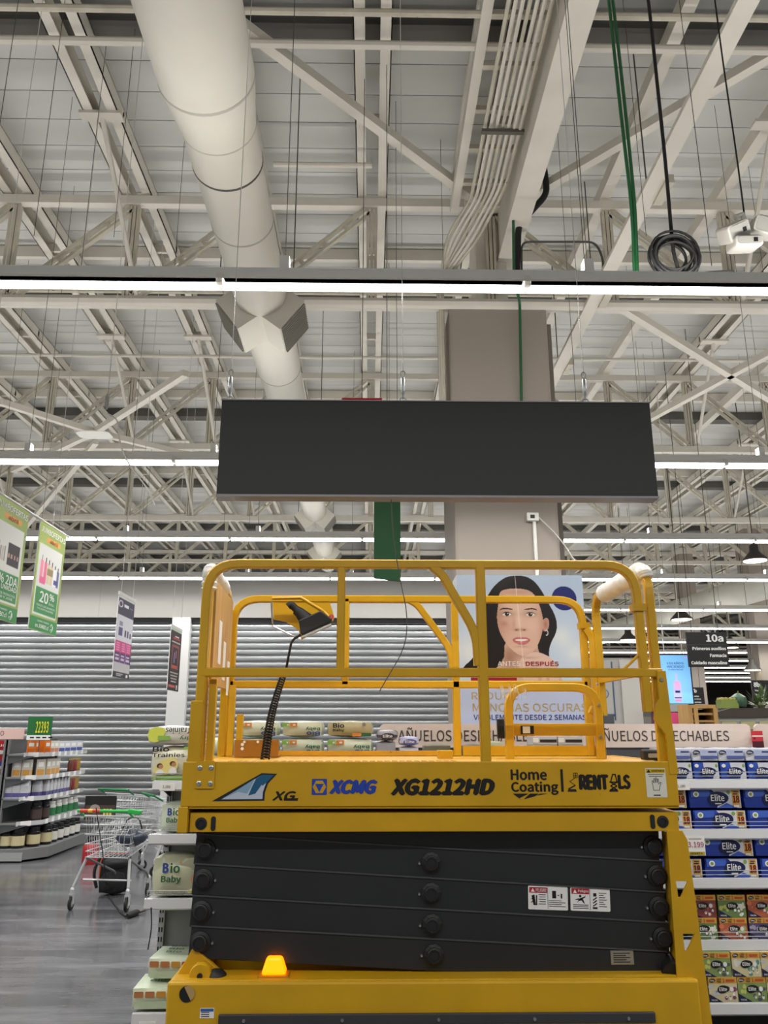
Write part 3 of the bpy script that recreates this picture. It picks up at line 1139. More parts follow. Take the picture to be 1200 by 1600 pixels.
# platform ---------------------------------------------------------------------
pxl, pxr = F(286, 1192).x, F(1056, 1192).x
z_top, z_s, z_bot = F(600, 1190).z, F(600, 1260).z, F(600, 1301).z
pf = MB()
pf.box((pxl, YF, z_s), (pxr, YF + 0.03, z_top))
pf.box((pxl, YF + 0.03, z_s), (pxl + 0.03, YB, z_top))
pf.box((pxr - 0.03, YF + 0.03, z_s), (pxr, YB, z_top))
pf.box((pxl + 0.03, YB - 0.03, z_s), (pxr - 0.03, YB, z_top))
deckside = pf.build('platform_side', YEL, L, bevel=0.004)
lo = MB()
lo.box((pxl + 0.045, YF + 0.035, z_bot), (pxr - 0.0, YB - 0.03, z_s - 0.03))
lo.box((pxl - 0.01, YF + 0.0, z_bot), (pxl + 0.04, YB, z_s))
lo.box((pxl + 0.04, YF + 0.008, z_s - 0.012), (pxr, YF + 0.05, z_s))
lo.build('lower_beam', YEL, L, bevel=0.004)
dk = MB()
dk.box((pxl + 0.03, YF + 0.03, z_top - 0.03), (pxr - 0.03, YB - 0.03, z_top - 0.004))
deck = dk.build('deck', YELD, L)
tr_ = MB()
x = pxl + 0.22
i = 0
while x < F(720, 1190).x:
    for j in range(5):
        yv = YF + 0.05 + j * 0.04
        sg = 1 if (i + j) % 2 else -1
        tr_.beam((x - 0.012, yv - 0.012 * sg, z_top - 0.003), (x + 0.012, yv + 0.012 * sg, z_top - 0.003), 0.006, 0.002)
    x += 0.04
    i += 1
tr_.build('tread_pattern', YELD, deck)['kind'] = 'stuff'
MB().box((pxl + 0.2, YB - 0.05, z_top), (F(720, 1180, YB).x, YB - 0.03, z_top + 0.03)).build('toe_board', YELD, deck)
MB().box((F(722, 1180, YB).x, YB - 0.06, z_top), (pxr - 0.1, YB - 0.03, z_top + 0.06)).build('toe_board', YEL, deck)
MB().box((F(684, 1180, YF + .5).x, YF + 0.5, z_top), (F(708, 1180, YF + .5).x, YF + 0.56, z_top + 0.045)).build('deck_stop', YEL, deck, bevel=.004)
# slots and plugs in the lower beam
for cx, cy, kind in ((314, 1287, 0), (333, 1287, 1), (1020, 1284, 1), (1036, 1284, 0)):
    q = F(cx, cy, YF + 0.03)
    if kind == 0:
        MB().lathe([(0.03, 0), (0.03, 0.006), (0.018, 0.008), (0.016, 0.003)], 20, (q.x, YF + 0.037, q.z), (0, -1, 0)).build('end_plug', PIN, L)
    else:
        MB().prism(rrect(q.x - 0.012, q.x + 0.012, q.z - 0.035, q.z + 0.035, 0.0118), 0.006, (0, YF + 0.031, 0)).build('slot', PIN, L)
# bolted post plate
a, b = F(305, 1232), F(337, 1189)
bp = MB().prism(rrect(a.x, b.x, a.z, b.z, 0.008), 0.008, (0, YF - 0.008, 0)).build('post_plate', YEL, L)
for u in (0.2, 0.8):
    for v in (0.18, 0.75):
        MB().lathe([(0.013, 0), (0.013, 0.003), (0.007, 0.006), (0.005, 0.002)], 14,
                   (a.x + (b.x - a.x) * u, YF - 0.008, a.z + (b.z - a.z) * v), (0, -1, 0)).build('bolt', STEEL, bp)

# lettering and decals on the platform side -----------------------------------------
YD = YF - 0.0015


def dec(x0, y0, x1, y1):
    a_, b_ = F(x0, y1), F(x1, y0)
    return a_.x, b_.x, a_.z, b_.z


mb = MB()
x0, x1, z0, z1 = dec(487, 1217, 511, 1242)
mb.flat(rrect(x0, x1, z0, z1, 0.004), (0, YD, 0))
mb.cur = 1
cxm, czm = (x0 + x1) / 2, (z0 + z1) / 2
R_ = (x1 - x0) * 0.45
mb.flat([(cxm + R_ * math.cos(math.radians(t_)), czm + R_ * math.sin(math.radians(t_))) for t_ in range(0, 360, 60)], (0, YD - .0006, 0))
mb.cur = 0
mb.flat([(cxm - R_ * .62, czm + R_ * .42), (cxm, czm - R_ * .75), (cxm + R_ * .62, czm + R_ * .42)], (0, YD - .0012, 0))
x0, x1, z0, z1 = dec(514, 1218, 592, 1241)
text(mb, 'XCMG', x0, x1 - .02, z0, z1, YD, bold=0.1, shear=0.28)
mb.build('maker_lettering', [mat('print_royal', '2444b0', .45), YEL], L)['label'] = 'blue hexagon emblem and letters XCMG'
mb = MB()
x0, x1, z0, z1 = dec(610, 1216, 770, 1243)
text(mb, 'XG1212HD', x0, x1, z0, z1, YD, bold=0.1, shear=0.25)
mb.build('model_lettering', BLACK, L)['label'] = 'black model number lettering'
mb = MB()
x0, x1, z0, z1 = dec(425, 1236, 459, 1251)
text(mb, 'XG', x0, x1, z0, z1, YD, bold=0.06, shear=0.4)
mb.flat([(x0 + .06, z0), (x1 + .02, z0), (x1 + .025, z0 + .012), (x0 + .06, z0 + .012)], (0, YD, 0))
mb.build('series_lettering', BLACK, L)
mb = MB()
x0, x1, z0, z1 = dec(798, 1202, 854, 1219)
text(mb, 'Home', x0, x1, z0, z1, YD, bold=0.045)
x0, x1, z0, z1 = dec(799, 1221, 872, 1242)
text(mb, 'Coating', x0, x1, z0, z1, YD, bold=0.045)
for pts in ([(801, 1240), (826, 1240), (812, 1247), (815, 1250)], [(828, 1240), (842, 1240), (836, 1244), (818, 1249)], [(844, 1240), (856, 1240), (838, 1243)]):
    mb.flat([(F(*p_).x, F(*p_).z) for p_ in reversed(pts)], (0, YD, 0))
mb.build('owner_lettering', BLACK, L)['label'] = 'black letters Home Coating'
mb = MB()
x0, x1, z0, z1 = dec(877, 1202, 879, 1237)
mb.flat(rect(x0, x1, z0, z1), (0, YD, 0))
x0, x1, z0, z1 = dec(905, 1210, 950, 1234)
text(mb, 'RENT', x0, x1, z0, z1, YD, bold=0.1)
x0, x1, z0, z1 = dec(966, 1210, 984, 1233)
text(mb, 'LS', x0, x1, z0, z1, YD, bold=0.1)
# the little lifts that stand in the word
for bx_, tall in ((887, 0), (952, 1)):
    def S(dx, dy):
        q_ = F(bx_ + dx, 1236 - dy)
        return (q_.x, YD, q_.z)
    w_ = 0.0016
    segs = [((0, 0), (14, 0)), ((1, 2), (13, 2))]
    if tall:
        segs += [((2, 2), (12, 8)), ((12, 2), (2, 8)), ((2, 8), (12, 14)), ((12, 8), (2, 14)), ((0, 14), (14, 14)), ((2, 14), (5, 26)), ((12, 14), (9, 26)), ((4, 26), (10, 26))]
    else:
        segs += [((1, 3), (12, 9)), ((12, 9), (3, 15)), ((3, 15), (11, 20)), ((9, 21), (15, 21)), ((9, 21), (9, 28)), ((15, 21), (15, 28)), ((9, 28), (15, 28)), ((12, 21), (12, 28)), ((9, 24), (15, 24))]
    for p_, q_ in segs:
        thick = 0.006 if (p_[1] < 4 or tall) else 0.003
        A_, B_ = Vector(S(*p_)), Vector(S(*q_))
        dd = (B_ - A_).normalized()
        sd = Vector((-dd.z, 0, dd.x)) * thick / 2
        mb.add([A_ - sd, B_ - sd, B_ + sd, A_ + sd], [(0, 1, 2, 3)])
mb.build('rental_lettering', BLACK, L)['label'] = 'black word RENTALS with little lifts'
# tail-fin decal
mb = MB()


def poly_px(pts, off):
    mb.flat([(F(*p_).x, F(*p_).z) for p_ in pts], (0, YD - off, 0))


poly_px([(331, 1252), (413, 1251), (414, 1238), (419, 1224), (433, 1209), (409, 1208)], 0)
mb.cur = 1
poly_px([(346, 1249), (410, 1248.5), (411, 1237), (416, 1223), (428, 1211), (410, 1210.5)], .0006)
mb.cur = 2
poly_px([(400, 1217), (410, 1210.5), (428, 1211), (417, 1222), (410, 1228), (409, 1226), (399, 1240), (388, 1243), (394, 1229)], .0012)
mb.cur = 3
poly_px([(352, 1246), (398, 1217), (392, 1230), (386, 1240), (372, 1237)], .0010)
mb.build('tail_decal', [mat('decal_edge', '20242a', .4), mat('decal_pale', 'c3cede', .4), mat('decal_teal', '1f5f84', .4), mat('decal_mid', '8aaec8', .4)], L)['label'] = 'blue and silver tail fin decal'
# hand warning sticker
x0, x1, z0, z1 = dec(1011, 1200, 1039, 1246)
mb = MB()
mb.flat(rrect(x0, x1, z0, z1, 0.005), (0, YD, 0))
mb.cur = 1
mb.flat(rect(x0 + .003, x1 - .003, z1 - .025, z1 - .004), (0, YD - .0006, 0))
mb.cur = 2
mb.flat([(x0 + .008, z1 - .022), (x0 + .028, z1 - .022), (x0 + .018, z1 - .006)], (0, YD - .0012, 0))
text(mb, 'ADVERTENCIA', x0 + .032, x1 - .006, z1 - .018, z1 - .01, YD - .0012)
for i in range(2):
    mb.flat(rect(x0 + .012 + i * .006, x1 - .012 - i * .006, z1 - .034 - i * .009, z1 - .031 - i * .009), (0, YD - .0006, 0))
mb.flat(rect(x0 + .035, x1 - .035, z0 + .008, z0 + .014), (0, YD - .0006, 0))
xm, zm_ = (x0 + x1) / 2, z0 + .035
hand = [(-.016, 0), (.014, 0), (.018, .02), (.026, .036), (.022, .04), (.013, .03), (.013, .055), (.008, .056), (.006, .036), (.003, .062), (-.002, .062), (-.003, .036), (-.007, .058), (-.012, .057), (-.011, .034), (-.017, .048), (-.021, .046), (-.018, .02)]
for i in range(len(hand)):
    A_, B_ = Vector((xm + hand[i][0], YD - .0007, zm_ + hand[i][1])), Vector((xm + hand[(i + 1) % len(hand)][0], YD - .0007, zm_ + hand[(i + 1) % len(hand)][1]))
    dd = (B_ - A_).normalized()
    sd = Vector((-dd.z, 0, dd.x)) * .0012
    mb.add([A_ - sd, B_ - sd, B_ + sd, A_ + sd], [(0, 1, 2, 3)])
mb.build('warning_sticker', [mat('sticker_white', 'e4e2d6', .5), mat('sticker_yellow', 'd8b31a', .5), BLACK], L)['label'] = 'white hand warning sticker'

# guard rails ---------------------------------------------------------------------
RR = 0.024


def rail(name, pts, Y=None, r=RR, rad=0.14, parent=None, m=None):
    pp_ = [(at(p_[0], p_[1], p_[2] if len(p_) > 2 else Y)) for p_ in pts]
    return MB().tube(roundpath(pp_, rad, 6), r, sq=True).build(name, m or YEL, parent or L, smooth=False)


YR = YF + 0.035
zr_top = F(600, 882, YR).z
zr_mid = F(600, 1051, YR).z
xa, xb = F(319, 1000, YR).x, F(1000, 1000, YR).x
fr = MB().tube(roundpath([(xa, YR, z_top - 0.2), (xa, YR, zr_top), (xb, YR, zr_top), (xb + 0.01, YR, F(1000, 1112, YR).z)], 0.17, 7), RR, sq=True).build('front_top_rail', YEL, L)
MB().tube([(xa, YR - .002, zr_mid), (F(1036, 1050).x, YR - .002, zr_mid)], RR, sq=True).build('front_mid_rail', YEL, L)
MB().tube([(F(533, 960, YR).x, YR, zr_top), (F(533, 960, YR).x, YR, zr_mid)], RR * .9, sq=True).build('front_post', YEL, L)
xp = F(753, 1000, YR).x
MB().tube([(xp, YR, zr_top), (xp, YR, z_top - .01)], RR * 1.1, sq=True).build('front_post', YEL, L)
MB().tube(roundpath([F(676, 886, YR), F(690, 897, YR), F(744, 990, YR), F(747, 1040, YR)], 0.12, 5), RR * .95, sq=True).build('front_brace', YEL, L)
# wider lower sockets of the end posts
a, b = F(299, 1092, YR), F(314, 1195, YR)
MB().box((xa - 0.045, YR - 0.03, z_top - 0.2), (xa + 0.02, YR + 0.03, F(300, 1095, YR).z)).build('post_socket', YEL, L, bevel=.004)
MB().box((xa + 0.035, YR + 0.03, z_top - 0.02), (xa + 0.075, YR + 0.07, F(340, 1060, YR).z)).build('inner_post', YEL, L, bevel=.003)
# right end: second curved rail and its angled foot plate
xe = F(1022, 1000, YR).x
zt_e = F(1010, 888, YR).z
foot = [(1026, 1048), (1040, 1048), (1060, 1210), (1046, 1210), (1040, 1148), (1022, 1124), (1023, 1104), (1030, 1092)]
MB().prism([(F(x_, y_).x, F(x_, y_).z) for x_, y_ in foot], 0.02, (0, YF - 0.004, 0)).build('foot_plate', YEL, L, bevel=.003)
q = F(1033, 1062)
MB().lathe([(0.012, 0), (0.009, 0.008)], 10, (q.x, YF - .004, q.z), (0, -1, 0)).build('bolt', STEEL, L)
# back rail
zb_top, zb_mid = F(600, 938, YB).z, F(600, 1070, YB).z
yb_ = YB - 0.04
bx0, bx1 = F(364, 1000, yb_).x, F(912, 1000, yb_).x
MB().tube(roundpath([(bx0, yb_, z_top), (bx0, yb_, zb_top), (bx1, yb_, zb_top), (bx1, yb_, z_top)], 0.17, 7), RR, sq=True).build('back_top_rail', YEL, L)
MB().tube([(bx0, yb_, zb_mid), (bx1, yb_, zb_mid)], RR, sq=True).build('back_mid_rail', YEL, L)
for px in (540,):
    MB().tube([(F(px, 1000, yb_).x, yb_, zb_top), (F(px, 1000, yb_).x, yb_, zb_mid)], RR, sq=True).build('back_post', YEL, L)
MB().tube([(F(712, 1050, yb_).x, yb_, zb_top), (F(712, 1050, yb_).x, yb_, z_top)], RR, sq=True).build('back_post', YEL, L)
MB().tube(roundpath([F(640, 938, yb_), F(652, 945, yb_), F(704, 1015, yb_), F(708, 1045, yb_)], 0.1, 5), RR * .9, sq=True).build('back_brace', YEL, L)
# left end rail (runs back), its board and wrapping
ztl = zr_top - 0.02
le = MB().tube(roundpath([(xa, YR + 0.06, z_top), (xa + .0, YR + 0.06, ztl), (bx0 - .03, yb_ - .06, ztl), (bx0 - .03, yb_ - .06, z_top)], 0.12, 6), RR, sq=True).build('left_end_rail', YEL, L)
MB().beam((xa + .01, YR + .06, zr_mid), (bx0 - .03, yb_ - .06, zr_mid), 0.04, 0.045).build('left_end_mid_rail', YEL, L)
xs = lambda yv: xa + (bx0 - .03 - xa) * (yv - YR) / (yb_ - YR)
bd = MB()
bd.add([(xs(YR + .12) + .02, YR + .12, zr_mid - .05), (xs(yb_ - .12) + .02, yb_ - .12, zr_mid - .05), (xs(yb_ - .12) + .02, yb_ - .12, ztl - .05), (xs(YR + .12) + .02, YR + .12, ztl - .05),
        (xs(YR + .12) + .035, YR + .12, zr_mid - .05), (xs(yb_ - .12) + .035, yb_ - .12, zr_mid - .05), (xs(yb_ - .12) + .035, yb_ - .12, ztl - .05), (xs(YR + .12) + .035, YR + .12, ztl - .05)],
       [(0, 1, 2, 3), (7, 6, 5, 4), (0, 4, 5, 1), (1, 5, 6, 2), (2, 6, 7, 3), (3, 7, 4, 0)])
bo = bd.build('end_board', mat('board_tan', 'c79b52', 0.6, var=0.12, vscale=5, stretch=(4, 4, .6)), L)
sk = MB()
for i in range(3):
    yy_ = YR + .3 + i * .22
    sk.add([(xs(yy_) + .037, yy_, ztl - .25 - i * .1), (xs(yy_ + .12) + .037, yy_ + .12, ztl - .25 - i * .1), (xs(yy_ + .12) + .037, yy_ + .12, ztl - .5 - i * .08), (xs(yy_) + .037, yy_, ztl - .5 - i * .08)], [(3, 2, 1, 0)])
sk.build('board_stickers', WHITE, bo)
WRAP = mat('plastic_wrap', 'f4f2ec', 0.3, var=0.06, vscale=12, bump=0.6, coat=0.3)


def wrap(path, r0, r1, name, parent):
    pts = [Vector(p_) for p_ in path]
    full = []
    n = 42
    tot = len(pts) - 1
    for i in range(n + 1):
        t_ = i / n * tot
        k_ = min(int(t_), tot - 1)
        full.append(pts[k_].lerp(pts[k_ + 1], t_ - k_))
    rr = [(r0 + r1) / 2 + (r1 - r0) / 2 * math.sin(i * 2.1) * (0.6 + 0.4 * math.sin(i * 0.7)) for i in range(n + 1)]
    rr[0] = rr[-1] = RR + .004
    return MB().tube(full, rr, 14).build(name, WRAP, parent, smooth=True)


wrap(roundpath([(xa, YR + .06, ztl - .12), (xa, YR + .06, ztl + .0), (xs(yb_ - .25), yb_ - .25, ztl - .0)], .1, 5), .036, .05, 'plastic_wrapping', le)['label'] = 'white plastic wrapping on the left end rail'
# right end rail (runs back), wrapped
xe2 = F(930, 1000, yb_).x
re_ = MB().tube(roundpath([(xe + .0, YR + .02, F(1040, 1190, YR).z), (xe, YR + .02, zt_e), (xe2, yb_ - .06, zt_e), (xe2, yb_ - .06, z_top + .25)], 0.15, 7), RR, sq=True).build('right_end_rail', YEL, L)
wrap([(xe - .0, YR + .12, zt_e + .0), (xe2 + .02, yb_ - .2, zt_e - .01)], .044, .066, 'plastic_wrapping', re_)['label'] = 'white plastic wrapping on the right end rail'
wrap([(xe + .004, YR + .04, zt_e - .05), (xe, YR + .05, zt_e - .01), (xe, YR + .16, zt_e + .004)], .034, .042, 'plastic_wrapping', re_)
MB().beam((xe, YR + .04, zr_mid + .02), (xe2, yb_ - .06, zr_mid + .02), .035, .04).build('right_end_mid_rail', YEL, L)
MB().tube([F(975, 1046, YR), F(1003, 1018, YR)], .008, 6).build('latch_rod', YEL, L)
MB().tube(roundpath([(bx1 + .02, yb_ - .02, zb_top - .2), (bx1 + .05, yb_ - .04, zb_top - .25), (bx1 + .05, yb_ - .04, z_top)], .1, 4), RR, sq=True).build('back_corner_post', YEL, L)
for px, py in ((912, 978), (996, 950)):
    q = F(px, py, yb_ if px < 950 else YR)
    MB().box((q.x - .036, q.y - .036, q.z - .02), (q.x + .036, q.y + .036, q.z + .02)).build('clamp_band', YEL, L)
# half-height gate behind the right half
YG = 4.85
gx0, gx1 = F(795, 1130, YG).x, F(937, 1150, YG).x
gt = F(860, 1074, YG).z
gm = F(860, 1140, YG).z
gate = MB().tube(roundpath([(gx0, YG, z_top), (gx0, YG, gt), (gx1, YG, gt), (gx1, YG, z_top)], 0.14, 7), RR, sq=True).build('gate_loop', YEL, L)
MB().box((gx0, YG - .015, gm - .035), (gx1, YG + .015, gm + .035)).build('gate_plate', YEL, gate, bevel=.003)
a, b = F(814, 1147, YG - .02), F(834, 1134, YG - .02)
mb = MB().box((a.x, YG - .018, a.z), (b.x, YG - .015, b.z))
mb.build('gate_sticker', BLACK, gate)
MB().box((a.x + .012, YG - .019, a.z + .004), (a.x + .055, YG - .018, b.z - .004)).build('gate_sticker', WHITE, gate)
MB().tube(roundpath([(gx1 + .02, YG + .25, gt - .12), (gx1 + .06, YG + .25, gt - .14), (gx1 + .075, YG + .25, gt - .3), (gx1 + .075, YG + .25, z_top)], .06, 4), RR, sq=True).build('gate_post', YEL, gate)
for v in (.12, .3, .42):
    MB().lathe([(.01, 0), (.008, .01)], 8, (gx1, YG - RR, z_top + v), (0, -1, 0)).build('bolt', STEEL, gate)
MB().box((gx0 - .07, YG - .02, gm - .05), (gx0 - .03, YG + .02, gm + .06)).build('latch_block', PIN, gate, bevel=.004)
MB().box((gx1 + .035, YG + .1, gm - .2), (gx1 + .06, YG + .2, gm + .1)).build('hinge_pad', PIN, gate)
q = F(1017, 1180, YF + .2)
hk = MB().box((q.x - .05, YF + .16, z_top - .0), (q.x + .05, YF + .24, z_top + .055)).build('door_buckle', PIN, L, bevel=.012)
MB().prism(rrect(q.x - .028, q.x + .028, z_top + .014, z_top + .036, .006), .004, (0, YF + .156, 0)).build('buckle_slot', SHELFL, hk)

# control box on the back rail ---------------------------------------------------
YC = yb_ - .08
plate = [(424, 938), (442, 931), (514, 936), (522, 962), (518, 972), (470, 998), (465, 982), (446, 970), (426, 966)]
cb = MB().prism([(F(x_, y_, YC).x, F(x_, y_, YC).z) for x_, y_ in plate], .012, (0, YC + .06, 0)).build('control_bracket', YEL, L, bevel=.002)
MB().tube([F(425, 935, YC), F(470, 934, YC), F(505, 955, YC), F(518, 970, YC)], .012, 8).build('bracket_edge', YEL, cb)
MB().tube([F(424, 940, YC), F(426, 978, YC), F(466, 998, YC)], .007, 6).build('bracket_rod', STEEL, cb)
bx = [(468, 972), (502, 957), (520, 970), (516, 976), (472, 995)]
bo = MB().prism([(F(x_, y_, YC).x, F(x_, y_, YC).z) for x_, y_ in bx], .14, (0, YC - .09, 0)).build('control_box', PIN, L, bevel=.008)
bo['label'] = 'black joystick control box'
MB().tube([F(472, 996, YC - .1), F(518, 976, YC - .1)], .009, 6).build('box_edge', SHELFL, bo)
MB().tube([F(478, 968, YC - .03), F(468, 957, YC - .03), F(462, 953, YC - .03)], [.05, .035, .03], 14).build('joystick_boot', RUB, bo, smooth=True)
MB().tube(roundpath([F(466, 956, YC - .03), F(455, 944, YC - .03), F(450, 948, YC - .03)], .04, 4), .024, 12).build('joystick', RUB, bo, smooth=True)
q = F(517, 965, YC - .06)
MB().lathe([(.016, 0), (.016, .02)], 12, (q.x, q.y, q.z), (.4, -1, .3)).build('stop_button', mat('button_red', 'a3221c', .4), bo)
# lead and coiled cable
lead = [F(470, 992, YC - .04), F(456, 1000, YC - .04), F(450, 1030, YC - .02), F(445, 1056, YC)]
MB().tube(roundpath(lead, .05, 5), .008, 6).build('control_lead', RUB, bo, smooth=True)
P0, P1 = F(444, 1052, YC + .0), F(414, 1188, YC - .55)
pts = []
turns, nn = 34, 34 * 9
dv = (P1 - P0)
e1 = dv.normalized().orthogonal().normalized()
e2 = dv.normalized().cross(e1)
for i in range(nn + 1):
    t_ = i / nn
    a_ = t_ * turns * 2 * math.pi
    rr = .017 + .006 * t_
    sag = Vector((-.02 * math.sin(math.pi * t_), 0, 0))
    pts.append(P0 + dv * t_ + (e1 * math.cos(a_) + e2 * math.sin(a_)) * rr + sag)
MB().tube(pts, .0055, 5).build('coiled_cable', RUB, bo, smooth=True)
# tray on the deck at the left
a, b = F(366, 1183, YB - .3), F(436, 1156, YB - .3)
tray = MB()
tray.box((a.x, YB - .32, z_top), (b.x, YB - .3, b.z))
tray.box((a.x, YB - .3, z_top), (b.x, YB - .12, z_top + .01))
to = tray.build('deck_tray', mat('tray_brown', 'a86f14', .6), L)
for px in (382, 403):
    MB().lathe([(.008, 0), (.008, .003)], 8, (F(px, 1158, YB - .32).x, YB - .321, b.z - .012), (0, -1, 0)).build('tray_hole', WHITE, to)
for dz in (.05, .075):
    MB().lathe([(.01, 0), (.01, .003)], 8, (a.x + .05, YB - .321, a.z + dz), (0, -1, 0)).build('tray_hole', WHITE, to)
for px in (358, 372):
    MB().box((F(px, 1180, YB - .2).x - .02, YB - .2, z_top), (F(px, 1180, YB - .2).x + .02, YB - .16, zr_mid - (.02 if px < 365 else .2))).build('inner_post', YEL, L, bevel=.003)
# clear film caught on the gate and loose wires
fm = MB()
q = F(797, 1076, YG - .05)
rr_ = random.Random(3)
for i in range(26):
    t_ = i / 25
    fm.add([(q.x - .06 + .15 * t_, q.y - .02 * math.sin(i * 1.7), q.z + .02 + .015 * math.sin(i)), (q.x - .055 + .155 * t_, q.y - .03 * math.cos(i * 1.1), q.z - .04 - .03 * math.sin(i * 2.3)),
            (q.x - .05 + .15 * t_, q.y - .04 * math.sin(i * .9), q.z - .02 + .02 * math.cos(i * 1.3))], [(0, 1, 2)])
fm.build('film_scrap', mat('film_clear', 'e2dfd2', .2, alpha=.45), gate)
for pts_, l_ in (([F(611, 776, 4.15), F(614, 840, 4.2), F(625, 905, 4.25), F(637, 960, 4.3), F(634, 1010, 4.3), F(593, 1080, 4.3)], 'loose thin wire dangling from the dark sign in front of the rails'),):
    tag(MB().tube(roundpath(pts_, .15, 5), .0028, 5).build('loose_wire', WIRE, smooth=True), l_, 'wire')
# ------------------------------------------------------------------ hanging dark sign
YS = 4.1
a, b = at(338, 772, YS), at(1015, 630, YS)
sg = thing('hanging_sign', 'large blank charcoal sign board hanging on three wires above the lift', 'sign', ((a.x + b.x) / 2, YS, a.z))
MB().box((a.x, YS, a.z), (b.x, YS + 0.09, b.z)).build('panel', SIGN, sg, bevel=0.003)
MB().box((a.x - .002, YS - .004, a.z - .012), (b.x + .002, YS + 0.094, a.z + .0)).build('bottom_trim', SIGNE, sg)
MB().box((a.x - .002, YS - .004, b.z), (b.x + .002, YS + 0.094, b.z + .006)).build('top_trim', SIGNE, sg)
for px in (357, 630, 917):
    x = at(px, 610, YS).x
    z = b.z
    ym = YS + .045
    hk = MB().tube([(x + .018 * math.cos(t), ym, z + .022 + .02 * math.sin(t)) for t in [i * math.pi / 6 for i in range(12)]], .0045, 6, closed=True).build('eye_hook', STEEL, sg, smooth=True)
    MB().tube([(x, ym, z + .03), (x, ym, z + .06)], .004, 6).build('hook_rod', STEEL, hk)
    MB().lathe([(.004, 0), (.012, .012), (.012, .1), (.004, .115)], 10, (x, ym, z + .055)).build('turnbuckle', STEEL, sg, smooth=True)
    MB().tube([(x + .012 * math.cos(t), ym, z + .185 + .02 * math.sin(t)) for t in [i * math.pi / 6 for i in range(12)]], .004, 6, closed=True).build('eye_hook', STEEL, sg, smooth=True)
    MB().tube([(x, ym, z + .19), (x, ym, ZD)], .0024, 5).build('hanging_wire', WIREW, sg)
# wire loop left over above the left end of the sign, and the free hook further left
x = at(166, 640, 6.2)
hw = thing('hanging_hook', 'spare steel hook on a wire left of the dark sign', 'hook', x)
MB().tube([(x.x, 6.2, x.z + .12), (x.x, 6.2, ZD)], .004, 5).build('hanging_wire', WIREW, hw)
MB().lathe([(.006, 0), (.015, .02), (.015, .12), (.006, .14)], 10, (x.x, 6.2, x.z)).build('turnbuckle', STEEL, hw)
pp = [at(168, 646, 6.2), at(184, 655, 6.2), at(186, 690, 6.2), at(200, 725, 6.2), at(232, 765, 6.2), at(242, 790, 6.2)]
MB().tube(roundpath(pp, .1, 4), .006, 5).build('loose_cord', WIREW, hw, smooth=True)

# red and green hanging signs seen past the dark sign
a, b = at(534, 640, 7.2), at(597, 622, 7.2)
rs = thing('red_hanging_sign', 'red hanging sign peeping over the top of the dark sign', 'sign', (a.x, 7.2, a.z))
MB().box((a.x, 7.2, a.z - .3), (b.x, 7.25, b.z)).build('panel', mat('sign_red', 'c3182c', .5), rs)
mb = MB()
for i in range(5):
    mb.flat(rect(a.x + .07 + i * .055, a.x + .1 + i * .055, b.z - .06, b.z - .03), (0, 7.198, 0))
mb.build('lettering', BLACK, rs)
MB().tube([((a.x + b.x) / 2, 7.22, b.z), ((a.x + b.x) / 2, 7.22, ZD)], .004, 5).build('hanging_wire', WIRE, rs)
a, b = at(584, 903, 7.0), at(625, 690, 7.0)
gs = thing('green_hanging_banner', 'dark green hanging banner behind and below the dark sign', 'banner', (a.x, 7.0, a.z))
MB().prism([(a.x, a.z), (b.x, a.z - .03), (b.x, b.z), (a.x, b.z)], .03, (0, 7.0, 0)).build('panel', mat('banner_green', '14532a', .6), gs)
MB().tube([((a.x + b.x) / 2, 7.02, b.z), ((a.x + b.x) / 2, 7.02, ZD)], .004, 5).build('hanging_wire', WIRE, gs)

# ------------------------------------------------------------------ black cable coil and loudspeakers over the first light row
YCo = 4.62
cc = at(1053, 401, YCo)
co = thing('cable_coil', 'coil of black cable hanging above the nearest light row', 'cable', (cc.x, YCo, cc.z))
rr_ = random.Random(5)
pts = []
for i in range(13 * 24):
    t = i / 24 * 2 * math.pi
    k = i / (13 * 24)
    r = .135 + .028 * math.sin(i * .05) + .012 * math.sin(i * .31)
    pts.append((cc.x + r * math.cos(t) + .012 * math.sin(i * .11), YCo + .03 * math.sin(i * .07), cc.z + r * math.sin(t) * 1.0 + .01 * math.cos(i * .13)))
MB().tube(pts, .0085, 6).build('coil', RUB, co, smooth=True)
pp = [(cc.x + .02, YCo, cc.z - .1), (cc.x + .0, YCo, cc.z + .02), (cc.x, YCo, cc.z + .16), at(1040, 255, YCo + .02), at(1010, -30, YCo + .03), Vector((at(1010, -30, YCo + .03).x - .2, YCo + .05, 8.6))]
MB().tube(roundpath(pp, .3, 5), .012, 6).build('drop_cable', RUB, co, smooth=True)
pp = [(cc.x - .02, YCo - .02, cc.z + .1), at(1005, 200, YCo - .03), at(1006, -30, YCo)]
pp = [(cc.x + .05, YCo, cc.z - .14), at(1110, 425, YCo), at(1146, 423, YCo), at(1149, 432, YCo)]
MB().tube(roundpath(pp, .1, 4), .009, 6).build('cable_tail', RUB, co, smooth=True)

YL = 4.75
ls = thing('loudspeaker_cluster', 'cluster of three white loudspeakers hanging at the right edge', 'loudspeaker', at(1160, 365, YL))
SPK = mat('speaker_white', 'cfccc4', .5)
GRL = mat('speaker_grille', 'a8a69f', .7)


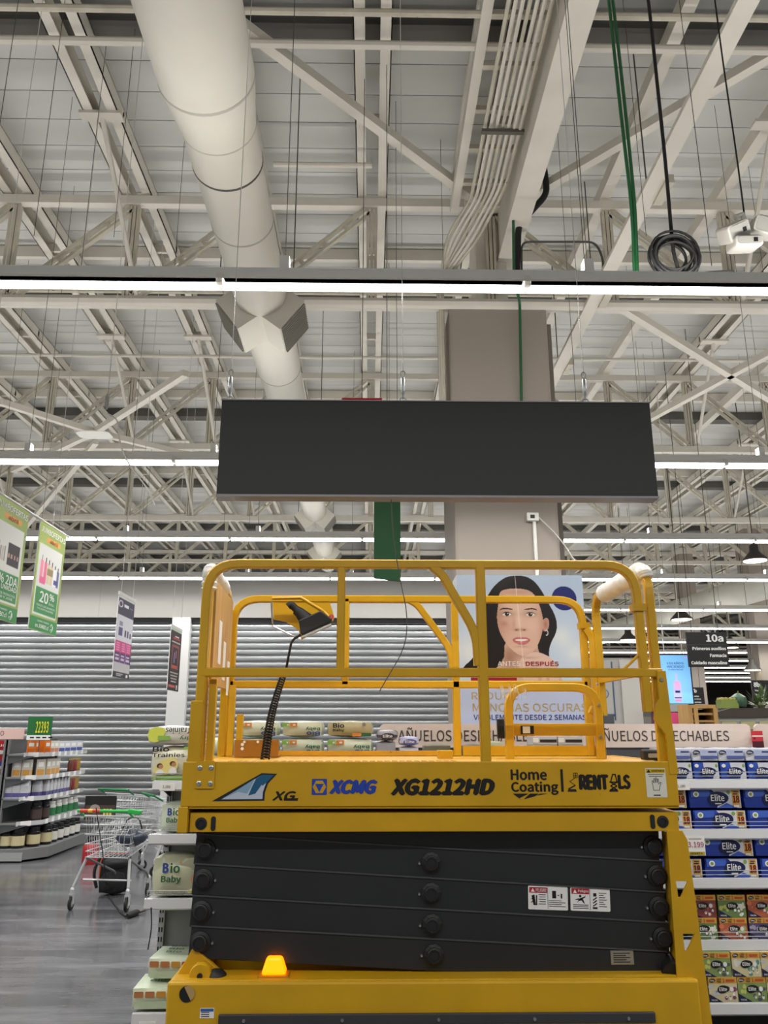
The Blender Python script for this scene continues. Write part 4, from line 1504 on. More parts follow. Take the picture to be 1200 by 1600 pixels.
def speaker(cx, cy, w, h, dp, rot, tilt):
    c_ = at(cx, cy, YL)
    M = Matrix.Rotation(rot, 4, 'Y') @ Matrix.Rotation(tilt, 4, 'X')
    mb = MB()
    mb.prism(rrect(-w / 2, w / 2, -h / 2, h / 2, .02), dp, (0, -dp / 2, 0))
    mb.v = [tuple(c_ + M @ Vector(p_)) for p_ in mb.v]
    o = mb.build('cabinet', SPK, ls, bevel=.01)
    mb = MB()
    mb.prism(rrect(-w / 2 + .012, w / 2 - .012, -h / 2 + .012, h / 2 - .012, .02), .004, (0, -dp / 2 - .004, 0))
    mb.v = [tuple(c_ + M @ Vector(p_)) for p_ in mb.v]
    mb.build('grille', GRL, o)
    mb = MB()
    mb.prism(rect(-.014, .014, -.014, .014), .003, (w * .2, -dp / 2 - .007, 0))
    mb.v = [tuple(c_ + M @ Vector(p_)) for p_ in mb.v]
    mb.build('badge', BLACK, o)


speaker(1146, 363, .17, .12, .14, -.45, .5)
speaker(1163, 382, .19, .075, .16, -.05, .2)
speaker(1192, 356, .16, .12, .14, .3, .3)
MB().tube([at(1165, 350, YL), at(1160, 335, YL), at(1148, 340, YL)], .02, 8).build('swivel_arm', SPK, ls)
pp = [at(1163, 335, YL), at(1152, 250, YL), at(1128, 86, YL), at(1112, -40, YL)]
MB().tube(roundpath(pp, .3, 4), .006, 5).build('hanging_cable', RUB, ls, smooth=True)

# slim threaded rods and thin wires that dangle from the roof
k = 0
wl_ = ['left of the big duct at the top', 'next to the second rafter pair on the left', 'just left of the middle rafters', 'right of the green cables',
       'crossing the right-hand brace', 'near the loudspeakers', 'over the left light row end', 'beside the left star brace', 'in front of the column edge', 'far right above the second light row']
for (px, z0_, Y) in ((185, 6.4, 6.8), (140, 6.3, 7.2), (282, 6.6, 7.8), (905, 5.0, 5.4), (1003, 6.2, 6.4), (1098, 5.0, 5.0), (62, 6.0, 6.2), (115, 5.2, 9.6), (690, 6.9, 8.6), (1175, 5.2, 9.0)):
    q = at(px, 300, Y)
    o = MB().tube([(q.x, Y, z0_), (q.x, Y, ZD)], .003, 5).build('hanging_rod', WIRE)
    tag(o, 'thin dark rod hanging from the roof ' + wl_[k], 'rod', 'thin rods under the roof')
    k += 1
# ------------------------------------------------------------------ gondola shelving behind the lift
GY = 5.62            # front edge of the shelves
GB = 6.08            # back panel
gx_l = at(236, 1250, GY).x
pxs = [gx_l, at(590, 1150, GB).x, at(905, 1150, GB).x, at(1176, 1150, GB).x, at(1176, 1150, GB).x + 1.33]
zR = [at(1130, yv, GY).z for yv in (1220, 1298, 1375, 1472, 1563)]       # tops of the shelves, right bays
zL = [at(260, yv, GY).z for yv in (1222, 1306, 1407, 1578)]              # left bay
zbase = zR[4]
gname = ['grey shelf bay left of the lift with nappy packs', 'middle grey shelf bay hidden behind the lift',
         'grey shelf bay right of the lift with blue paper packs', 'grey shelf bay at the right edge of the picture']
for i in range(4):
    x0, x1 = pxs[i] + .004, pxs[i + 1] - .004
    t = thing('shelf_bay', gname[i], 'shelf', ((x0 + x1) / 2, GB, 0), 'shelf bays behind the lift')
    ztop = at(800, 1168, GB).z
    if i == 0:
        ztop = at(260, 1190, GB).z
    MB().box((x0, GB, .1), (x1, GB + .03, ztop)).build('back_panel', SHELFL if i == 0 else SHELFD, t)
    for xx in ((x0, x1 - .04) if i == 0 else (x1 - .04,)):
        up = MB().box((xx, GB - .05, 0), (xx + .04, GB + .03, ztop)).build('upright', SHELFL, t)
        sl = MB()
        z = .3
        while z < ztop - .1:
            sl.box((xx + .006, GB - .053, z), (xx + .014, GB - .05, z + .03))
            sl.box((xx + .024, GB - .053, z), (xx + .032, GB - .05, z + .03))
            z += .06
        sl.build('slots', BLACK, up)['kind'] = 'stuff'
    zs = zL if i == 0 else zR
    for j, z in enumerate(zs):
        base = j == len(zs) - 1
        y0 = GY - (.1 if base else 0)
        s_ = MB()
        s_.box((x0, y0 + .02, z - .03), (x1, GB, z))
        sh = s_.build('base_shelf' if base else 'shelf', SHELFL if i == 0 else SHELFD, t)
        r = MB()
        r.add([(x, y0 + q[0], z + q[1]) for x in (x0, x1) for q in ((.02, .012), (0, .008), (-.012, -.045), (.0, -.056), (.02, -.05))],
              [(0, 1, 6, 5), (1, 2, 7, 6), (2, 3, 8, 7), (3, 4, 9, 8), (4, 0, 5, 9), (4, 3, 2, 1, 0), (5, 6, 7, 8, 9)])
        r.build('price_rail', RAILW, sh)
        if not base:
            w_ = MB()
            for h_ in (.03, .055):
                w_.tube([(x0 + .01, y0 + .01, z + h_), (x1 - .01, y0 + .01, z + h_)], .0025, 5)
            for xx in (x0 + .012, x1 - .012):
                w_.tube([(xx, y0 + .01, z), (xx, y0 + .01, z + .056)], .003, 5)
            w_.build('wire_fence', CHROME, sh)
            for bx_ in (x0 + .03, x1 - .04):
                MB().prism([(0, 0), (.4, 0), (.4, -.09), (.34, -.09)], .006, (bx_, GY + .05, z - .03), (0, 1, 0), (0, 0, 1)).build('bracket', SHELFD, sh)
    MB().box((x0, GY - .02, 0), (x1, GB, zs[-1] - .06)).build('plinth', BLACK, t)
    if i > 0:
        # curved header board with lettering
        za, zb = at(800, 1168, GB).z, at(800, 1131, GB).z
        hb = MB().prism(rrect(x0 + .012, x1 - .012, za, zb, .035, 4), .025, (0, GB - .01, 0)).build('header_board', PINK, t)
        if i < 3:
            mb = MB()
            (tx0, tx1) = ((612, 836), (920, 1138))[i - 1]
            text(mb, 'PAÑUELOS DESECHABLES', at(tx0, 1150, GB).x, at(tx1, 1150, GB).x, at(800, 1158, GB).z, at(800, 1136.5 if i == 1 else 1137.5, GB).z, GB - .012, bold=.006)
            mb.build('header_lettering', mat('letter_brown', '4a423e', .6), hb)
        else:
            MB()
# red product card in the gap between the last two boards
q0, q1 = at(1172, 1168, GB), at(1186, 1142, GB)
pc = thing('product_card', 'small red product card between the two header boards', 'card', (q0.x, GB - .05, q0.z))
mb = MB().box((q0.x, GB - .05, q0.z), (q1.x, GB - .04, q1.z))
mb.cur = 1
hh = q1.z - q0.z
mb.flat(rect(q0.x, q1.x, q0.z, q0.z + hh * .38), (0, GB - .051, 0))
mb.flat(rect(q0.x + .01, q0.x + .025, q0.z + hh * .5, q0.z + hh * .6), (0, GB - .051, 0))
mb.cur = 2
mb.flat(rect(q0.x, q1.x, q0.z + hh * .66, q0.z + hh * .72), (0, GB - .051, 0))
mb.build('card', [mat('card_red', 'c4303a', .5), mat('card_dark', '4a1420', .5), WHITE], pc)

# ------------------------------------------------------------------ packs: templates in local coordinates (front faces -Y, origin bottom centre)


def soft_box(w, d, h, puff=.012, n=5, seed=0):
    """a pack with soft bulging faces and pinched corners"""
    rr = random.Random(seed)
    mb = MB()
    idx = {}
    vs, fs = [], []

    def vert(i, j, k):
        key = (i, j, k)
        if key not in idx:
            u, v, ww = i / n * 2 - 1, j / n * 2 - 1, k / n * 2 - 1
            bx_ = (1 - v * v) * (1 - ww * ww)
            by_ = (1 - u * u) * (1 - ww * ww)
            bz_ = (1 - u * u) * (1 - v * v)
            x = u * (w / 2 - puff) + puff * (u / max(abs(u), 1e-6)) * bx_ * (abs(u) == 1)
            yv = v * (d / 2 - puff) + puff * (v / max(abs(v), 1e-6)) * by_ * (abs(v) == 1)
            z = ww * (h / 2 - puff) + puff * (ww / max(abs(ww), 1e-6)) * bz_ * (abs(ww) == 1)
            s = rr.uniform(-.0015, .0015)
            idx[key] = len(vs)
            vs.append((x + s, yv - s, z + s + h / 2))
        return idx[key]
    for p_ in range(n):
        for q_ in range(n):
            fs.append((vert(p_, q_, 0), vert(p_, q_ + 1, 0), vert(p_ + 1, q_ + 1, 0), vert(p_ + 1, q_, 0)))
            fs.append((vert(p_, q_, n), vert(p_ + 1, q_, n), vert(p_ + 1, q_ + 1, n), vert(p_, q_ + 1, n)))
            fs.append((vert(p_, 0, q_), vert(p_ + 1, 0, q_), vert(p_ + 1, 0, q_ + 1), vert(p_, 0, q_ + 1)))
            fs.append((vert(p_, n, q_), vert(p_, n, q_ + 1), vert(p_ + 1, n, q_ + 1), vert(p_ + 1, n, q_)))
            fs.append((vert(0, p_, q_), vert(0, p_, q_ + 1), vert(0, p_ + 1, q_ + 1), vert(0, p_ + 1, q_)))
            fs.append((vert(n, p_, q_), vert(n, p_ + 1, q_), vert(n, p_ + 1, q_ + 1), vert(n, p_, q_ + 1)))
    mb.add(vs, fs)
    return mb


_ms = {}


def pmat(c, rough=.32):
    k_ = 'pack_' + c
    return mat(k_, c, rough, bump=0.25, vscale=14, coat=.2)


class Tmpl:
    """a pack template: list of (part name, mesh, label)"""

    def __init__(self):
        self.parts = []

    def part(self, name, mb, mats, smooth=False, label=None):
        self.parts.append((name, mb.mesh(name, mats, smooth), label))
        return self

    def put(self, name, label, cat, loc, rz=0.0, group=None, flip=False, size_h=0, rx=0.0):
        t = thing(name, label, cat, loc, group, world=False, rz=rz)
        if rx:
            t.rotation_euler = (rx, 0, rz)
        if flip:
            t.rotation_euler = (0, math.pi, rz)
            t.location = (loc[0], loc[1], loc[2] + size_h)
        for n_, me, lb in self.parts:
            o = link(n_, me, t)
            if lb:
                o['label'] = lb
        return t


def badge(mb, cx, cz, rx, rz, y):
    """wavy speech-bubble badge"""
    pts = []
    for i in range(22):
        a_ = 2 * math.pi * i / 22
        k_ = 1 + .1 * math.sin(2 * a_ + .6) + .05 * math.cos(3 * a_)
        pts.append((cx + rx * k_ * math.cos(a_), cz + rz * k_ * math.sin(a_)))
    mb.flat(pts, (0, y, 0))


def blue_bale(w, h, d, seed):
    T = Tmpl()
    T.part('wrapper', soft_box(w, d, h, .008, 5, seed), pmat('2b48b0'), True)
    y = -d / 2 - .003
    mb = MB()                          # print: 0 pale, 1 orange, 2 navy, 3 white, 4 red, 5 green, 6 mid blue
    mb.cur = 0
    mb.flat([(w * .02, -0 + h * .06), (w * .47, h * .06), (w * .47, h * .94), (-w * .06, h * .94), (w * .06, h * .6)], (0, y, 0))
    mb.cur = 6
    mb.flat([(-w * .46, h * .56), (-w * .1, h * .62), (-w * .1, h * .93), (-w * .46, h * .93)], (0, y, 0))
    mb.flat([(w * .02, h * .06), (w * .4, h * .06), (w * .2, h * .3)], (0, y - .0006, 0))
    mb.cur = 1
    mb.flat(rect(w * .31, w * .45, h * .08, h * .92), (0, y - .0006, 0))
    mb.cur = 2
    badge(mb, w * .04, h * .5, w * .185, h * .36, y - .0012)
    mb.cur = 3
    text(mb, 'Elite', -w * .09, w * .165, h * .38, h * .72, y - .0022, bold=.045)
    mb.flat(rect(-w * .02, w * .1, h * .24, h * .29), (0, y - .0022, 0))
    mb.flat(ell(-w * .36, h * .72, w * .055, h * .14, 16), (0, y - .0012, 0))
    mb.flat(rect(w * .33, w * .43, h * .1, h * .2), (0, y - .0012, 0))
    mb.cur = 5
    mb.flat(ell(-w * .36, h * .72, w * .03, h * .08, 10), (0, y - .0018, 0))
    mb.flat(ell(w * .25, h * .8, w * .035, h * .1, 10), (0, y - .0012, 0))
    mb.cur = 4
    text(mb, '18', w * .32, w * .445, h * .3, h * .66, y - .0016, bold=.07)
    mb.cur = 2
    mb.flat(rect(w * .33, w * .42, h * .7, h * .76), (0, y - .0016, 0))
    mb.flat(rect(w * .34, w * .43, h * .8, h * .85), (0, y - .0016, 0))
    T.part('print', mb, [pmat('dfe0e4'), pmat('e2b35a'), NAVY, WHITE, mat('print_maroon', '8a1a22', .5), mat('print_leaf', '86a858', .5), pmat('4468cc')], label='white, blue and orange printed front')
    return T


def blue_pack(w, h, d, seed):
    T = Tmpl()
    T.part('wrapper', soft_box(w, d, h, .006, 5, seed), pmat('3355b8'), True)
    y = -d / 2 - .003
    mb = MB()
    mb.flat([(-w * .08, h * .55), (w * .45, h * .5), (w * .45, h * .95), (-w * .12, h * .95)], (0, y, 0))
    mb.flat([(w * .2, h * .05), (w * .46, h * .05), (w * .46, h * .5), (w * .3, h * .4)], (0, y, 0))
    mb.cur = 1
    badge(mb, w * .04, h * .45, w * .29, h * .27, y - .0008)
    mb.cur = 2
    text(mb, 'Elite', -w * .17, w * .26, h * .36, h * .64, y - .0018, bold=.045)
    mb.flat(ell(-w * .36, h * .78, w * .08, h * .1, 14), (0, y - .0008, 0))
    mb.cur = 3
    mb.flat(ell(w * .38, h * .78, w * .05, h * .1, 10), (0, y - .0008, 0))
    T.part('print', mb, [pmat('d9dce6'), NAVY, WHITE, mat('print_leaf', '86a858', .5)], label='white Elite lettering on a navy badge')
    return T


def white_pack(w, h, d, seed):
    T = Tmpl()
    T.part('wrapper', soft_box(w, d, h, .005, 5, seed), pmat('dfe3ee'), True)
    y = -d / 2 - .003
    mb = MB()
    mb.flat(rect(-w * .18, w * .46, h * .2, h * .4), (0, y, 0))
    mb.cur = 3
    mb.flat(rect(-w * .18, w * .46, h * .42, h * .88), (0, y, 0))
    mb.cur = 1
    badge(mb, -w * .33, h * .68, w * .13, h * .17, y - .0008)
    mb.flat(rect(w * .12, w * .44, h * .66, h * .76), (0, y - .0008, 0))
    mb.cur = 2
    text(mb, 'Elite', -w * .42, -w * .24, h * .6, h * .75, y - .0018, bold=.04)
    T.part('print', mb, [mat('print_slate', '5766a8', .5), NAVY, WHITE, pmat('bcc6e6')], label='pale blue printed front')
    return T


def tissue_box(w, h, d, pal):
    """pal: base, left motif, right motif, corner"""
    T = Tmpl()
    T.part('carton', MB().box((-w / 2, -d / 2, 0), (w / 2, d / 2, h)), pmat(pal[0]))
    y = -d / 2 - .0008
    mb = MB()
    mb.flat(rect(-w * .5, w * .5, h * .76, h), (0, y, 0))
    mb.cur = 1
    badge(mb, -w * .36, h * .87, w * .1, h * .085, y - .0008)
    badge(mb, w * .0, h * .52, w * .2, h * .17, y - .0012)
    mb.cur = 2
    text(mb, 'Elite', -w * .43, -w * .29, h * .84, h * .91, y - .0016, bold=.04)
    text(mb, 'Elite', -w * .14, w * .13, h * .45, h * .61, y - .002, bold=.045)
    mb.flat(ell(w * .3, h * .52, w * .07, h * .1, 10), (0, y - .0012, 0))
    mb.cur = 3
    text(mb, '3', w * .0, w * .07, h * .79, h * .95, y - .0012, bold=.03)
    mb.flat(rect(w * .12, w * .42, h * .82, h * .92), (0, y - .0012, 0))
    mb.cur = 1
    text(mb, 'LLEVA', -w * .2, -w * .04, h * .89, h * .96, y - .0012)
    text(mb, 'PAGA', -w * .2, -w * .05, h * .79, h * .87, y - .0012)
    mb.cur = 4
    mb.flat([(-w * .5, 0), (-w * .02, 0), (-w * .5, h * .34)], (0, y - .0006, 0))
    mb.cur = 5
    rr = random.Random(sum(map(ord, ''.join(pal))))
    for q_ in range(4):
        mb.flat(ell(-w * .44 + rr.uniform(0, .3) * w, h * rr.uniform(.36, .64), w * rr.uniform(.05, .1), h * rr.uniform(.06, .12), 8, rr.uniform(0, 3)), (0, y - .0002, 0))
    mb.cur = 6
    for q_ in range(6):
        mb.flat(ell(w * rr.uniform(.05, .42), h * rr.uniform(.1, .62), w * rr.uniform(.04, .1), h * rr.uniform(.06, .13), 8, rr.uniform(0, 3)), (0, y - .0003, 0))
    mb.cur = 2
    for q_ in range(3):
        cxx, czz = w * (.1 + .13 * q_), h * rr.uniform(.14, .36)
        mb.flat(ell(cxx, czz, w * .045, h * .075, 9), (0, y - .0005, 0))
    mb.cur = 2
    text(mb, 'BOLSILLO' if pal[0] == 'ddd2a8' else 'FACIAL', -w * .44, -w * .22, h * .06, h * .13, y - .0012)
    mb.cur = 4
    for q_ in range(3):
        mb.flat(ell(w * (.1 + .13 * q_), h * .24, w * .018, h * .03, 7), (0, y - .0009, 0))
    T.part('print', mb, [mat('print_amber', 'd9a548', .5), mat('print_ink', '1a1c22', .5), WHITE, mat('print_flame', 'c4552a', .5), mat('print_deep', '1c2148', .5),
                         pmat(pal[1]), pmat(pal[2])], label='colourful printed carton front')
    return T


# right bay: four shelves and the base shelf
GF = GY + .03
DP = .3


def row(T, n, px0, pitch, z, wdt, dpt, name, lbl, cat, group, seed=0):
    x = at(px0, 1300, GF).x
    for i in range(n):
        T_ = T[(i + seed) % len(T)] if isinstance(T, list) else T
        T_.put(name, lbl % ORD[i], cat, (x + i * pitch + RND.uniform(-.002, .002), GF + dpt / 2 + RND.uniform(0, .008), z), RND.uniform(-.015, .015), group)


wb = .186
bp_ = [blue_pack(.18, .122, DP, s) for s in (1, 2, 3)]
wp_ = [white_pack(.182, .088, DP, s) for s in (4, 5)]
row(bp_, 5, 1071, wb, zR[0], .18, DP, 'napkin_pack', 'blue napkin pack on the top shelf right of the lift, %s from the left', 'paper pack', 'blue napkin packs on the top shelf')
row(wp_, 5, 1070, wb, zR[0] + .123, .18, DP, 'tissue_pack', 'white tissue pack lying on the blue napkin packs, %s from the left', 'paper pack', 'white tissue packs on the top shelf')
bl_ = [blue_bale(.362, .131, DP, s) for s in (6, 7, 8)]
row(bl_, 4, 1042, .368, zR[1], .36, DP, 'toilet_paper_bale', 'blue paper roll bale, lower row of the second shelf, %s from the left', 'paper pack', 'blue paper bales on the second shelf')
row(bl_, 4, 1037, .368, zR[1] + .132, .36, DP, 'toilet_paper_bale', 'blue paper roll bale, upper row of the second shelf, %s from the left', 'paper pack', 'blue paper bales on the second shelf', 1)
row(bl_, 4, 1052, .368, zR[2], .36, DP, 'toilet_paper_bale', 'blue paper roll bale, lower row of the third shelf, %s from the left', 'paper pack', 'blue paper bales on the third shelf')
row(bl_, 4, 1047, .368, zR[2] + .132, .36, DP, 'toilet_paper_bale', 'blue paper roll bale, upper row of the third shelf, %s from the left', 'paper pack', 'blue paper bales on the third shelf', 2)
tb_ = [tissue_box(.178, .135, .16, p_) for p_ in (('8a4440', 'c98a7a', 'b9685a', '3'), ('6f8a54', 'c8d070', 'ecead8', '3'), ('b8664c', 'dc7a5a', '9cb45c', '3'), ('56507a', 'b0a8c0', '6a6490', '3'))]
tb2_ = [tissue_box(.18, .14, .16, p_) for p_ in (('8aa060', 'c8d070', '5a5f66', '3'), ('ddd2a8', 'e8e8e4', '5f9a8a', '3'), ('d9cfa6', 'c9ccd0', '8a4a70', '3'))]
row(tb_, 6, 1086, .193, zR[3], .18, .16, 'tissue_box', 'small colourful tissue box, lower row of the fourth shelf, %s from the left', 'tissue box', 'tissue boxes on the fourth shelf', 1)
row(tb_, 6, 1087, .193, zR[3] + .1355, .18, .16, 'tissue_box', 'small colourful tissue box, upper row of the fourth shelf, %s from the left', 'tissue box', 'tissue boxes on the fourth shelf', 0)
GFs = GF
GF = GY - .04
row(tb2_, 6, 1105, .187, zR[4], .18, .16, 'tissue_box', 'cream tissue box, lower row of the bottom shelf, %s from the left', 'tissue box', 'tissue boxes on the bottom shelf', 2)
row(tb2_, 6, 1100, .187, zR[4] + .1405, .18, .16, 'tissue_box', 'cream tissue box, upper row of the bottom shelf, %s from the left', 'tissue box', 'tissue boxes on the bottom shelf', 0)
GF = GFs
# dark pack backs under the top shelf (second depth row)
DKT = Tmpl()
DKT.part('wrapper', soft_box(.3, .12, .24, .008, 4, 3), pmat('3a3a36'), True)
mb = MB()
badge(mb, .02, .2, .06, .03, -.064)
T_ = DKT
T_.part('print', mb, NAVY)
for i in range(4):
    T_.put('wrapped_pack', 'dark wrapped pack at the back of the second shelf, %s from the left' % ORD[i], 'paper pack', (at(1050, 1240, 5.95).x + i * .31, 5.99, zR[1]), 0, 'dark packs at the shelf back')

# price tags
pt = thing('price_tag', 'white price tag reading 3.199 on the second shelf rail', 'price tag', at(1086, 1330, GY - .03))
q0, q1 = at(1074, 1337, GY - .03), at(1100, 1306, GY - .03)
mb = MB()
mb.prism(rect(q0.x, q1.x, q0.z, q1.z), .002, (0, GY - .03, 0))
mb.build('card', WHITE, pt)
mb = MB()
text(mb, '3.199', q0.x + .01, q1.x - .008, q0.z + .052, q0.z + .085, GY - .032, bold=.005)
mb.cur = 1
mb.flat(rect(q0.x + .004, q1.x - .004, q0.z + .004, q0.z + .024), (0, GY - .0315, 0))
mb.cur = 2
text(mb, 'OFERTA', q0.x + .02, q1.x - .02, q0.z + .008, q0.z + .02, GY - .0325)
mb.cur = 3
mb.flat(rect(q0.x + .02, q1.x - .02, q1.z - .02, q1.z - .016), (0, GY - .0315, 0))
mb.build('print', [mat('print_magenta', 'a83468', .5), mat('tag_yellow', 'c9b43c', .5), BLACK, mat('print_greyline', '8a8a8a', .5)], pt)
for i, (px, py, l) in enumerate(((1065, 1228, 'blank white price tag on the top rail right of the lift'), (262, 1229, 'white price tag on the top rail left of the lift'),
                                 (238, 1592, 'white price tag on the base rail left of the lift'))):
    q = at(px, py, GY - .02)
    yy = GY - (.03 if i < 2 else .14)
    t = thing('price_tag', l, 'price tag', (q.x, yy, q.z), 'white price tags')
    MB().box((q.x - .05, yy, q.z - .025), (q.x + .05, yy + .003, q.z + .022)).build('card', WHITE, t)
    mb = MB()
    text(mb, '1.190', q.x - .03, q.x + .02, q.z - .008, q.z + .008, yy - .0008)
    mb.build('print', mat('print_greyline', '8a8a8a', .5), t)

# ------------------------------------------------------------------ nappy packs (left bay and the row seen through the lift)
GREENP_ = 'dbe6cf'


def nappy(w, h, d, seed, kind='baby', base=GREENP_, upside=False):
    T = Tmpl()
    T.part('wrapper', soft_box(w, d, h, min(.03, h * .12), 6, seed), pmat(base), True)
    y = -d / 2 - .004
    mb = MB()     # 0 blue 1 dark green 2 black 3 orange 4 grass 5 pale yellow 6 skin 7 grey 8 white
    if kind == 'baby':
        mb.cur = 0
        text(mb, 'B', -w * .22, -w * .1, h * .58, h * .8, y, bold=.06)
        mb.cur = 1
        text(mb, 'io', -w * .07, w * .12, h * .58, h * .8, y, bold=.05)
        text(mb, 'Baby', -w * .24, w * .15, h * .34, h * .53, y, bold=.04)
        mb.cur = 3
        mb.flat([(w * .1, h * .8), (w * .15, h * .78), (w * .13, h * .86)], (0, y, 0))
        mb.cur = 7
        for i in range(4):
            ex_ = ell(-w * .3 + i * w * .17, h * .16, w * .035, w * .035, 10)
            for a_, b_ in zip(ex_, ex_[1:] + ex_[:1]):
                mb.flat([a_, b_, ((b_[0] - (-w * .3 + i * w * .17)) * .75 + (-w * .3 + i * w * .17), (b_[1] - h * .16) * .75 + h * .16),
                         ((a_[0] - (-w * .3 + i * w * .17)) * .75 + (-w * .3 + i * w * .17), (a_[1] - h * .16) * .75 + h * .16)], (0, y, 0))
        mb.flat(rect(-w * .22, w * .08, h * .275, h * .285), (0, y, 0))
        if h > .25:
            mb.cur = 6
            mb.flat(smoothpoly([(w * .33, h * .5), (w * .46, h * .62), (w * .49, h * .4), (w * .44, h * .25), (w * .36, h * .36)], 2), (0, y, 0))
            mb.cur = 5
            mb.flat(smoothpoly([(w * .22, h * .16), (w * .48, h * .3), (w * .49, h * .14)], 2), (0, y, 0))
    elif kind == 'side':         # long side of a pack lying: colour tabs and name
        mb.cur = 4
        mb.flat(rect(-w * .47, -w * .3, h * .62, h * .86), (0, y, 0))
        mb.cur = 3
        mb.flat(rect(-w * .29, -w * .12, h * .62, h * .86), (0, y, 0))
        mb.cur = 8
        mb.flat(rect(-w * .36, -w * .32, h * .68, h * .78), (0, y - .0006, 0))
        mb.flat(rect(-w * .22, -w * .16, h * .68, h * .78), (0, y - .0006, 0))
        mb.cur = 0
        text(mb, 'Bio', w * .1, w * .42, h * .08, h * .34, y, bold=.07, flip=True)
        mb.cur = 1
        text(mb, 'Baby', w * .08, w * .42, h * .38, h * .62, y, bold=.05, flip=True)
    elif kind == 'dark':
        mb.cur = 2
        text(mb, 'Bio', -w * .36, -w * .12, h * .56, h * .84, y, bold=.05)
        text(mb, 'Baby', -w * .36, -w * .12, h * .3, h * .5, y, bold=.04)
        mb.cur = 3
        mb.flat(rect(w * .05, w * .24, h * .06, h * .26), (0, y, 0))
        mb.cur = 1
        mb.flat(rect(w * .25, w * .45, h * .06, h * .26), (0, y, 0))
        mb.cur = 7
        mb.flat(ell(w * .3, h * .74, w * .04, w * .04, 10), (0, y, 0))
    elif kind == 'train':
        mb.cur = 5
        mb.flat(smoothpoly([(-w * .44, h * .2), (-w * .2, h * .66), (w * .16, h * .66), (w * .1, h * .2)], 2), (0, y, 0))
        mb.cur = 4
        mb.flat([(-w * .4, h * .06), (w * .4, h * .06), (w * .4, h * .2), (-w * .3, h * .15)], (0, y - .0004, 0))
        mb.flat([(w * .22, h * .9), (w * .46, h * .9), (w * .46, h * .97), (w * .25, h * .97)], (0, y - .0004, 0))
        mb.cur = 2
        text(mb, 'Bio', -w * .4, -w * .06, h * .83, h * .98, y - .0006, bold=.05)
        text(mb, 'Trainies', -w * .4, w * .26, h * .68, h * .8, y - .0006, bold=.03)
        for cx_, hd in ((-.22, .44), (.04, .5)):       # two children, seen as small printed figures
            mb.cur = 8
            mb.flat(smoothpoly([(w * (cx_ - .1), h * .2), (w * (cx_ + .09), h * .2), (w * (cx_ + .06), h * (hd - .1)), (w * (cx_ - .06), h * (hd - .1))], 2), (0, y - .0008, 0))
            mb.cur = 9
            mb.flat(ell(w * cx_ - w * .012, h * hd, w * .062, h * .07, 12), (0, y - .0010, 0))
            mb.cur = 6
            mb.flat(ell(w * cx_ + w * .01, h * (hd - .02), w * .05, h * .058, 12), (0, y - .0014, 0))
        mb.cur = 7
        for i in range(3):
            mb.flat(rect(w * .28, w * .44, h * (.32 + i * .07), h * (.335 + i * .07)), (0, y, 0))
        ex_ = ell(w * .35, h * .6, w * .05, w * .05, 14)
        mb.flat(ex_, (0, y, 0))
    elif kind == 'trainlid':
        mb.cur = 10
        mb.flat(smoothpoly([(w * .05, h * .1), (w * .45, h * .1), (w * .46, h * .8), (w * .2, h * .86)], 2), (0, y, 0))
        mb.cur = 4
        mb.flat(rect(w * .0, w * .25, h * .52, h * .74), (0, y - .0006, 0))
        mb.cur = 2
        text(mb, 'Trainies', -w * .42, w * .1, h * .12, h * .42, y - .0006, bold=.03)
        mb.cur = 1
        text(mb, 'dry', -w * .42, -w * .2, h * .5, h * .75, y - .0006, bold=.02)
    T.part('print', mb, [mat('print_bioblue', '2b4a9c', .5), mat('print_biogreen', '2f6a44', .5), BLACK, mat('print_orange', 'dd8f3c', .5), mat('print_grass', '8fbf5a', .5),
                         mat('print_straw', 'ecdf8c', .5), mat('print_skin', 'c98f6c', .5), mat('print_greyline', '8a8a8a', .5), WHITE, mat('print_hair', '4a3324', .5),
                         mat('print_lime', 'dbe45c', .5)], label='printed front of the nappy pack')
    return T


YN = GY + .02


def put_px(T, x0, y1, w, name, label, cat, z, d, **k):
    x = at(x0, y1, YN).x
    return T.put(name, label, cat, (x + w / 2, YN + d / 2, z), 0, k.pop('group', None), **k)


NG = 'nappy packs on the shelves'
w_ = at(306, 1200, YN).x - at(229, 1200, YN).x
hT = at(260, 1165, YN).z - zL[0]
put_px(nappy(w_, hT, .26, 11, 'train', 'dfddc6'), 229, 1200, w_, 'nappy_pack', 'cream nappy pack with two children, standing on the top shelf left of the lift', 'nappy pack', zL[0], .26, group=NG)
T = nappy(w_, at(260, 1133, YN).z - at(260, 1165, YN).z, .26, 12, 'trainlid', 'e6e6dc')
put_px(T, 228, 1150, w_, 'nappy_pack', 'upside-down white and lime nappy pack lying on the cream pack with children', 'nappy pack', zL[0] + hT, .26, group=NG, flip=True, size_h=at(260, 1133, YN).z - at(260, 1165, YN).z)
w2 = at(305, 1280, YN).x - at(247, 1280, YN).x
h2_ = at(260, 1252, YN).z - zL[1]
put_px(nappy(w2, h2_, .26, 13, 'baby'), 245, 1280, w2, 'nappy_pack', 'pale green nappy pack on the second shelf left of the lift', 'nappy pack', zL[1], .26, group=NG)
w3 = at(309, 1370, YN).x - at(229, 1370, YN).x
h3 = at(260, 1334, YN).z - zL[2]
put_px(nappy(w3, h3, .28, 14, 'baby', 'cfd2b4'), 231, 1370, w3, 'nappy_pack', 'large pale green nappy pack on the third shelf left of the lift', 'nappy pack', zL[2], .28, group=NG)
# base: two packs lying flat with colour tabs along the front


